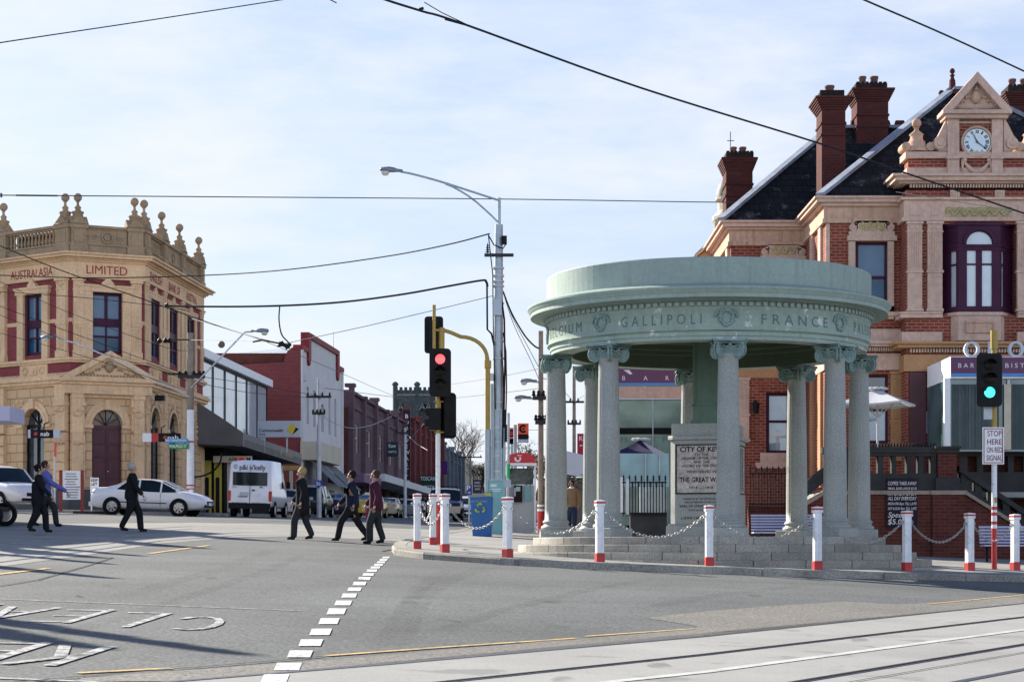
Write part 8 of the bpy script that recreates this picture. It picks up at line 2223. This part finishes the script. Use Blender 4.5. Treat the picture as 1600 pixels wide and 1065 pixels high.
def person(label, x, y, face, top, legs, hair, step=.30, swing=.35, h=1.75, coat=None, longcoat=False, bag=None, lift=.125, shoe=None, hat=None, cap=None, glasses=False, scarf=None, lean=.03):
    """face: heading in degrees (0 = +x); step: half stride in metres"""
    k = h / 1.75
    g = gz(x, y) + lift
    root = thing('person', (x, y, g), label, 'person'); root.rotation_euler = (0, 0, R(face - 90))
    W = world(root)                       # local: +y forward, x to the right
    S = lambda *p: V(p) * k
    sh = lean
    # joints
    pel = S(0, 0, .94); hipL, hipR = S(-.095, 0, .90), S(.095, 0, .90)
    ankF, ankB = step, -step
    fl = S(-.10, ankF, .085); kl = S(-.10, ankF * .62 + .06, .49)
    br = S(.10, ankB, .13 if step > .1 else .085); kr = S(.10, ankB * .40 + .035, .49)
    chest = S(0, sh, 1.25); neckb = S(0, sh + .005, 1.46); head = S(0, sh + .03, 1.60); hd0 = S(0, sh + .02, 1.54)
    sl, sr = S(-.185, sh, 1.41), S(.185, sh, 1.41)
    el, er = S(-.235, sh - swing * .45 - .02, 1.14), S(.235, sh + swing * .35, 1.14)
    wl_, wr_ = S(-.235, sh - swing * .5 + .07, .90), S(.225, sh + swing * .75 + .10, .93)
    chains = [[(pel, .085 * k), (S(0, sh * .5, 1.10), .08 * k), (chest, .09 * k), (neckb, .055 * k), (hd0, .052 * k), (S(0, sh + .022, 1.585), (.070 * k, .085 * k)), (S(0, sh + .018, 1.65), (.075 * k, .092 * k)), (S(0, sh + .012, 1.71), (.055 * k, .065 * k))],
              [(S(0, sh + .022, 1.585), 0), (S(0, sh + .120, 1.580), .014 * k)],
              [(S(0, sh + .018, 1.65), 0)],
              [(pel, 0), (hipL, .062 * k), (kl, .042 * k), (fl, .030 * k), (S(-.105, ankF + .12, .03), .032 * k)],
              [(pel, 0), (hipR, .062 * k), (kr, .042 * k), (br, .030 * k), (S(.105, ankB + .11, .035), .032 * k)],
              [(chest, 0), (sl, .045 * k), (el, .032 * k), (wl_, .027 * k), (wl_ + S(0, .015, -.05), (.022 * k, .034 * k)), (wl_ + S(0, .025, -.085), (.018 * k, .036 * k))],
              [(chest, 0), (sr, .045 * k), (er, .032 * k), (wr_, .027 * k), (wr_ + S(0, .03, -.045), (.022 * k, .034 * k)), (wr_ + S(0, .045, -.08), (.018 * k, .036 * k))]]
    for wv, s in ((wl_ + S(0, .025, -.085), 1), (wr_ + S(0, .045, -.08), -1)):       # four curled fingers and a thumb
        for i, ln in enumerate((.062, .072, .068, .052)):
            b0 = wv + S(0, .030 - .019 * i, -.012); chains.append([(b0, .0088 * k), (b0 + S(s * .006, .004, -ln * .5), .0082 * k), (b0 + S(s * .022, .004, -ln * .9), .0070 * k)])
        t0 = wv + S(s * .004, .035, .035); chains.append([(t0, .010 * k), (t0 + S(s * .012, .024, -.028), .0092 * k), (t0 + S(s * .02, .026, -.055), .0078 * k)])
    skin_obj('body', root, W, chains, skinm)
    # face details
    b = MB(W)
    for s in (-1, 1): b.ball(S(s * .032, sh + .098, 1.635), .011 * k, 6)
    b.build('eye', M['ink'] if glasses is False else M['ink'], root)
    if glasses:
        b = MB(W)
        for s in (-1, 1): b.ball(S(s * .036, sh + .106, 1.635), .028 * k, 8, .7)
        b.bar(S(-.08, sh + .08, 1.645), S(.08, sh + .08, 1.645), .012, .01); b.build('sunglasses', M['ink'], root)
    b = MB(W); b.bar(S(-.026, sh + .104, 1.557), S(.026, sh + .104, 1.557), .012 * k, .01 * k); b.build('mouth', mat('lip', (.32, .12, .10), .6, .1, 8), root)
    b = MB(W)
    for s in (-1, 1): b.ball(S(s * .082, sh + .015, 1.615), .022 * k, 6, 1.4)
    b.build('ear', skinm, root)
    b = MB(W); rnd = random.Random(int(x * 31) + 5)
    b.lathe([(.001, .112), (.05, .105), (.078, .08), (.092, .035), (.096, -.02), (.088, -.075)], (0, 0, 0), 14, cap=False)
    nn = len(b.v); 
    b2 = MB(W @ Matrix.Translation(S(0, sh - .022, 1.650)) @ Matrix.Rotation(R(13), 4, 'X') @ Matrix.Scale(k, 4)); b2.lathe([(.001, .115), (.05, .108), (.080, .08), (.094, .035), (.097, -.015), (.09, -.06), (.07, -.075)], (0, 0, 0), 16, cap=False)
    for i in range(14): a = rnd.uniform(0, 6.28); b2.ball((.07 * math.cos(a), .07 * math.sin(a) - .01, rnd.uniform(.0, .07)), .03, 6)
    b2.build('hair', hair, root)
    # clothes follow the body
    up = lambda p, q, t: V(p).lerp(V(q), t)
    wj = wl_.lerp(el, .12); wk = wr_.lerp(er, .12)
    low = .80 if not longcoat else .58
    cl = [[(S(0, .0, low - .05), (.235 * k, .20 * k)), (S(0, 0, .95), (.225 * k, .185 * k)), (S(0, sh * .5, 1.12), (.205 * k, .165 * k)), (chest + S(0, 0, .06), (.225 * k, .175 * k)), (S(0, sh, 1.40), (.17 * k, .13 * k)), (S(0, sh + .005, 1.50), .085 * k)],
          [(S(0, sh, 1.40), 0), (sl + S(.01, 0, -.01), .098 * k), (el, .078 * k), (wj, .062 * k), (wl_, .058 * k)], [(S(0, sh, 1.40), 0), (sr + S(-.01, 0, -.01), .098 * k), (er, .078 * k), (wk, .062 * k), (wr_, .058 * k)]]
    skin_obj('coat' if coat else 'shirt', root, W, cl, top)
    kl2, kr2 = kl, kr
    tr_ = [[(S(0, 0, .98), (.19 * k, .15 * k)), (S(0, 0, .87), (.185 * k, .15 * k)), (S(-.10, kl.y / k * .45, .70), .118 * k), (kl2, .096 * k), (fl.lerp(kl, .45), .086 * k), (fl + S(0, 0, .02), .085 * k), (fl + S(0, .01, -.035), .085 * k)],
           [(S(0, 0, .87), 0), (S(.10, kr.y / k * .45, .70), .118 * k), (kr2, .096 * k), (br.lerp(kr, .45), .086 * k), (br + S(0, 0, .02), .085 * k), (br + S(0, .01, -.035), .085 * k)]]
    skin_obj('trousers', root, W, tr_, legs)
    for a, xo, zz_ in ((fl, -.105, .0), (br, .105, .03 if step > .1 else 0)):
        skin_obj('shoe', root, W, [[(V((xo * k, a.y - .045 * k, (.05 + zz_) * k)), (.052 * k, .06 * k)), (V((xo * k, a.y + .06 * k, (.042 + zz_) * k)), (.058 * k, .05 * k)), (V((xo * k, a.y + .17 * k, (.032 + zz_ * .2) * k)), (.055 * k, .035 * k))]], shoe or M['trim'])
    if scarf: MB(W @ Matrix.Translation(S(0, sh + .01, 1.47))).lathe([(.06, -.04), (.085, -.01), (.08, .04), (.062, .05)], n=14).build('scarf', scarf, root)
    if bag:
        b = MB(W); b.box(.20 * k, .30 * k, -.16 + swing * .5, .20 + swing * .5, .60, .86, .02); b.tube([(.25 * k, -.05 + swing * .5, .86), (.245 * k, .02 + swing * .5, .91), (.25 * k, .1 + swing * .5, .86)], .012, 5); b.build('bag', bag, root)
    return root
cblack = mat('black_cloth', (.016, .016, .019), .9, .25, 6); cnavy = mat('navy_cloth', (.018, .024, .045), .9, .25, 6); cgrey = mat('charcoal_cloth', (.03, .032, .036), .9, .25, 6)
cblue = mat('blue_shirt_cloth', (.13, .15, .42), .9, .12, 6); cpink = mat('pink_cloth', (.28, .03, .10), .9, .2, 6); cplum = mat('plum_cloth', (.06, .015, .035), .9, .2, 6); ctan = mat('tan_cloth', (.30, .21, .11), .9, .15, 6); cdenim = mat('denim_cloth', (.03, .045, .085), .9, .2, 6)
hbrown = mat('brown_hair', (.06, .032, .018), .7, .3, 20); hdark = mat('dark_hair', (.014, .011, .010), .7, .3, 20); hgrey = mat('grey_hair', (.40, .37, .32), .7, .2, 20); hblond = mat('fair_hair', (.38, .26, .12), .7, .2, 20)
def at_px(px, y):
    g = G(px, y); return g.x, g.y
x, y = at_px(205, 830); person('grey haired walking man in black coat and trousers in front of the white sedan', x, y, 12, cblack, cblack, hgrey, .24, .2, 1.78, coat=True, lift=0)
x, y = at_px(59, 831); person('walking woman in black clothes nearest the left edge of the photo', x, y, 8, cblack, cblack, hdark, .20, .3, 1.66, coat=True, longcoat=True, lift=0)
x, y = at_px(70, 822); person('man in bright blue shirt with arm reaching forward near the left edge', x, y, -8, cblue, cgrey, hbrown, .28, .75, 1.80, lift=0)
x, y = at_px(473, 843); person('pedestrian in long black coat, leftmost of the three crossing left', x, y, 176, cblack, cgrey, hblond, .20, .2, 1.78, coat=True, longcoat=True, bag=cgrey, lift=0)
x, y = at_px(551, 845); person('striding man in navy jacket, middle of the three crossing left', x, y, 180, cnavy, cblack, hdark, .36, .3, 1.74, coat=True, lift=0)
x, y = at_px(588, 849.5); person('pedestrian in plum jacket and dark trousers, rightmost of the three crossing left', x, y, 176, cplum, cgrey, hbrown, .14, .2, 1.76, coat=True, bag=cpink, lift=0, shoe=cblack)
x, y = at_px(893.5, 826); person('standing woman in tan jacket, white scarf and sunglasses between two memorial columns', PX(893.5, 66), 66, -95, ctan, cdenim, hdark, .06, .1, 1.66, coat=True, lift=.13, glasses=True, scarf=M['white'])
person('dark clothed pedestrian standing behind the timber pole and first memorial column', PX(850, 72), 72, -100, cgrey, cblack, hdark, .06, .1, 1.72, coat=True, lift=.13)
# ------------------------------------------------------------------ overhead wires
wirem = mat('overhead_wire', (.02, .02, .022), .6, .2, 5)
wiregrey = mat('grey_cable', (.10, .11, .12), .6, .2, 5)
wirepale = mat('pale_cable', (.38, .38, .40), .6, .2, 5)
def wire(label, pts, r, m=wirem, extra=None):
    """pts: (px,py,depth); smooth curve through them"""
    P3 = [P(*p) for p in pts]; out = []
    for i in range(len(P3) - 1):
        p0, p1, p2, p3 = P3[max(i - 1, 0)], P3[i], P3[i + 1], P3[min(i + 2, len(P3) - 1)]
        for j in range(6):
            t = j / 6; out.append(.5 * ((2 * p1) + (p2 - p0) * t + (2 * p0 - 5 * p1 + 4 * p2 - p3) * t * t + (3 * p1 - p0 - 3 * p2 + p3) * t ** 3))
    out.append(P3[-1])
    b = MB(); b.tube(out, r, 6)
    if extra: extra(b)
    return tag(b.build('overhead_wire', m), label, 'wire', 'overhead tram and power wires')
def fit1(b):
    b.tube([P(655, 15, 27), P(662, 13, 27)], .02, 6); b.tube([P(663, 4, 27), P(690, 20, 27), P(728, 38, 27)], .007, 5); b.tube([P(695, 30, 27), P(728, 39, 27)], .016, 6)
wire('thick contact wire running from top centre down to the right edge', [(560, -18, 26), (600, -1, 26.5), (660, 18, 27), (725, 38, 28), (1000, 137, 31), (1280, 224, 34), (1420, 272, 36), (1620, 340, 38)], .016, extra=fit1)
wire('thick contact wire crossing the top right corner', [(1300, -24, 30), (1350, 0, 31), (1480, 56, 33), (1640, 130, 36)], .015)
wire('thin wire crossing the top left corner', [(-60, 78, 34), (0, 67, 35), (220, 34, 38), (440, 0, 41), (520, -14, 42)], .012)
wire('short wire end at the top edge left of the thick contact wire', [(500, -8, 34), (516, 0, 34), (526, 5, 34), (540, 16, 34)][:3], .010)
wire('long level span wire from the left edge past the lamp arm to the memorial', [(-60, 304.5, 50), (0, 305, 50), (330, 307.5, 54), (780, 311, 57.3), (1120, 316, 60), (1300, 317, 61)], .016, wiregrey, extra=lambda b: (b.tube([P(1, 305, 50), P(3, 305, 50)], .06, 8), b.tube([P(25, 305.2, 50.3), P(90, 305.8, 51)], .024, 6)))
wire('wire rising from the bank letters to the top of the lamp pole', [(-60, 428, 70), (0, 430, 70), (150, 434, 68), (320, 430, 66), (450, 421, 63), (600, 401, 60), (700, 382, 58), (765, 365, 57.2)], .020)
wire('heavy black cable curving up to the middle of the lamp pole', [(262, 474, 62), (270, 478, 62), (400, 478.5, 60.5), (520, 473, 59.5), (620, 461, 58.3), (700, 447, 57.6), (752, 438, 57.2), (760, 440, 57.1), (762, 448, 57.1)], .030)
wire('thin wire from the cable junction to the lamp pole', [(447, 536, 62), (560, 512, 60), (680, 484, 58.5), (770, 462, 57.2)], .011, wiregrey)
wire('hanging loop of cable feeding the junction of tram wires', [(437, 479, 60), (436, 500, 60), (440, 522, 60.5), (450, 534, 61), (455, 540, 61)], .022, extra=lambda b: (b.tube([P(395, 534, 61), P(410, 531, 61), (P(440, 537, 61)), P(452, 543, 61)], .028, 6), b.tube([P(436, 536, 61), P(453, 542, 61)], .07, 6), b.tube([P(440, 533, 61), P(449, 545, 61)], .04, 6), b.tube([P(433, 541, 61), P(455, 537, 61)], .03, 6)))
wire('long black wire slanting down from the left edge over the bank to the corner pole', [(-60, 358, 66), (0, 384, 67), (100, 424, 68), (220, 466, 69), (350, 512, 70), (448, 540, 61)], .018)
wire('thin wire crossing the bank windows just under the letters', [(-60, 455, 82), (0, 456, 82), (120, 464, 83), (250, 478, 83.5), (297, 486, 84)], .014)
wire('thin wire slanting across the bank towards the corner pole crossarm', [(-60, 452, 82), (0, 478, 82), (140, 530, 83), (285, 583, 83.9)], .014)
wire('thin wire slanting lower across the bank towards the corner pole', [(-60, 470, 81), (0, 492, 81), (140, 545, 82.5), (285, 588, 83.9)], .012)
wire('thin wire from the upper left of the bank to the corner pole top', [(-60, 418, 82), (0, 440, 82), (100, 485, 83), (250, 540, 83.8), (297, 548, 84)], .012)
wire('dark wire crossing the lower storey of the bank', [(-60, 505, 81), (0, 520, 81), (150, 562, 82), (297, 612, 84)], .012)
wire('thin wire from the corner pole across the glazed storey to the grey pole', [(300, 586, 84), (380, 598, 95), (498, 618, 107.8)], .014)
wire('second thin wire from the corner pole to the grey pole crossarm', [(300, 596, 84), (390, 613, 95), (480, 621, 107.8)], .014)
wire('thin wire from the bank corner to the cable junction', [(297, 531, 84), (380, 532, 72), (445, 536, 61)], .011, wiregrey)
wire('thin wire from the junction over the white hall to the church tower', [(300, 498, 75), (400, 528, 72), (520, 577, 85), (600, 612, 120), (640, 627, 150)], .012, wiregrey)
wire('wire from the grey pole crossarm towards the church tower', [(508, 606, 107.8), (560, 613, 125), (632, 622, 149)], .018, wiregrey)
wire('pale sagging cable between the grey pole and the far pole', [(505, 646, 108), (512, 655, 109), (545, 668, 118), (580, 664, 128), (612, 650, 138), (633, 674, 150)][:5], .020, wirepale)
wire('pale cable looping from the far pole to the red light pole', [(636, 678, 150), (650, 692, 130), (668, 703, 110), (684, 705, 41)][:3], .020, wirepale)
wire('pale stay cable rising from the plum awning', [(622, 700, 150), (640, 686, 140), (662, 662, 120)], .016, wirepale)
wire('level wire behind the red traffic light to the timber pole', [(705, 622, 110), (760, 616, 90), (845, 606, 61)], .016, wiregrey)
wire('higher level wire behind the red traffic light to the timber pole', [(705, 600, 110), (770, 590, 90), (845, 575, 61)], .012, wiregrey)
wire('thin wire crossing behind the lamp pole at tree height', [(700, 668, 120), (780, 672, 110), (880, 670, 118)], .012, wiregrey)
wire('black service cable dropping from lamp pole to the timber pole', [(786, 455, 57.3), (800, 490, 58), (820, 524, 59.5), (836, 541, 60.8), (845, 544, 61)], .026)
wire('thin service wire dropping beside the black service cable', [(785, 452, 57.3), (800, 494, 58), (824, 540, 59.8), (841, 572, 61)], .010, wiregrey)
wire('second thin service wire dropping to the timber pole lamps', [(784, 450, 57.3), (802, 505, 58), (828, 560, 60), (842, 592, 61)], .010, wiregrey)
wire('wire from the timber pole to the thin pole between columns', [(846, 590, 61), (870, 600, 85), (897, 628, 118)], .014, wiregrey)
wire('wire leaving the thin pole behind the columns to the right', [(898, 628, 118), (930, 605, 100), (960, 590, 90)], .012, wiregrey)
wire('stay wire crossing the clock gable lower corner to the right edge', [(1400, 300, 48), (1590, 330, 45), (1640, 338, 44)], .010, wiregrey)
d = 70; o = tag(MB(Matrix.Translation(P(346, 538, d)) @ Matrix.Rotation(R(90), 4, 'X')).lathe([(.10, -.02), (.125, 0), (.10, .02)], n=18).build('wire_disc', mat('wire_disc_brown', (.14, .11, .08), .6, .2, 4)), 'small round disc hanging from the wire beside the bank', 'disc')
# ------------------------------------------------------------------ beyond the left edge: what throws the long shadows on the road
sb = thing('corner_shop', (-26, 56, gz(-26, 56)), 'low rendered corner shop standing just outside the left edge of the view', 'building')
fp = [(-17.6, 62.5), (-20.6, 44), (-32, 44), (-32, 66)]
MB().slab(fp, gz(-24, 55) - 1, gz(-24, 55) + 7.0).build('wall', M['cream'], sb)
b = MB()
for i in range(3):
    t = (i + .5) / 3; x, y = -17.6 - 3.0 * t, 62.5 - 18.5 * t; b.at(frame((x - .9, y + 1.9), (x + .9, y - 1.9))); b.prism([(-.2, gz(-24, 55) + 6.9), (3.9, gz(-24, 55) + 6.9), (1.9, gz(-24, 55) + 8.6)], 0, .3)
b.build('gable_parapet', M['cream'], sb)
def cypress(x, y, h, r, label, seed):
    g = gz(x, y); root = thing('cypress_tree', (x, y, g), label, 'tree', 'trees left of the view'); rnd = random.Random(seed)
    MB().tube([(x, y, g - .1), (x, y, g + h * .8)], [.14, .03], 7).build('trunk', M['bark'], root)
    b = MB()
    for _ in range(1500):
        t = rnd.random() ** .8; rr = r * (1 - t) ** .75 * rnd.uniform(.25, 1.1); a = rnd.uniform(0, 6.283)
        c = V((x + rr * math.cos(a), y + rr * math.sin(a), g + .4 + (h - .4) * t)); s = rnd.uniform(.10, .24)
        n = V((rnd.uniform(-1, 1), rnd.uniform(-1, 1), rnd.uniform(-.4, .4))).normalized(); u = n.orthogonal().normalized(); w_ = n.cross(u)
        b.add([c + u * s, c + w_ * s * .6, c - u * s, c - w_ * s * .6], [(0, 1, 2, 3)])
    b.build('crown', M['leaf'], root)
cypress(-14.3, 27.3, 7.2, 1.5, 'broad dark cypress nearest the camera, outside the left edge', 1)
cypress(-13.6, 27.7, 7.5, .45, 'slim cypress beside the broad dark one, outside the left edge', 2)
cypress(-16.1, 38.1, 7.0, .55, 'slim cypress halfway to the corner shop, outside the left edge', 3)
cypress(-17.0, 42.5, 7.0, .5, 'slim cypress second from the corner shop, outside the left edge', 4)
cypress(-17.3, 46.3, 7.1, .9, 'fuller cypress next to the corner shop, outside the left edge', 5)
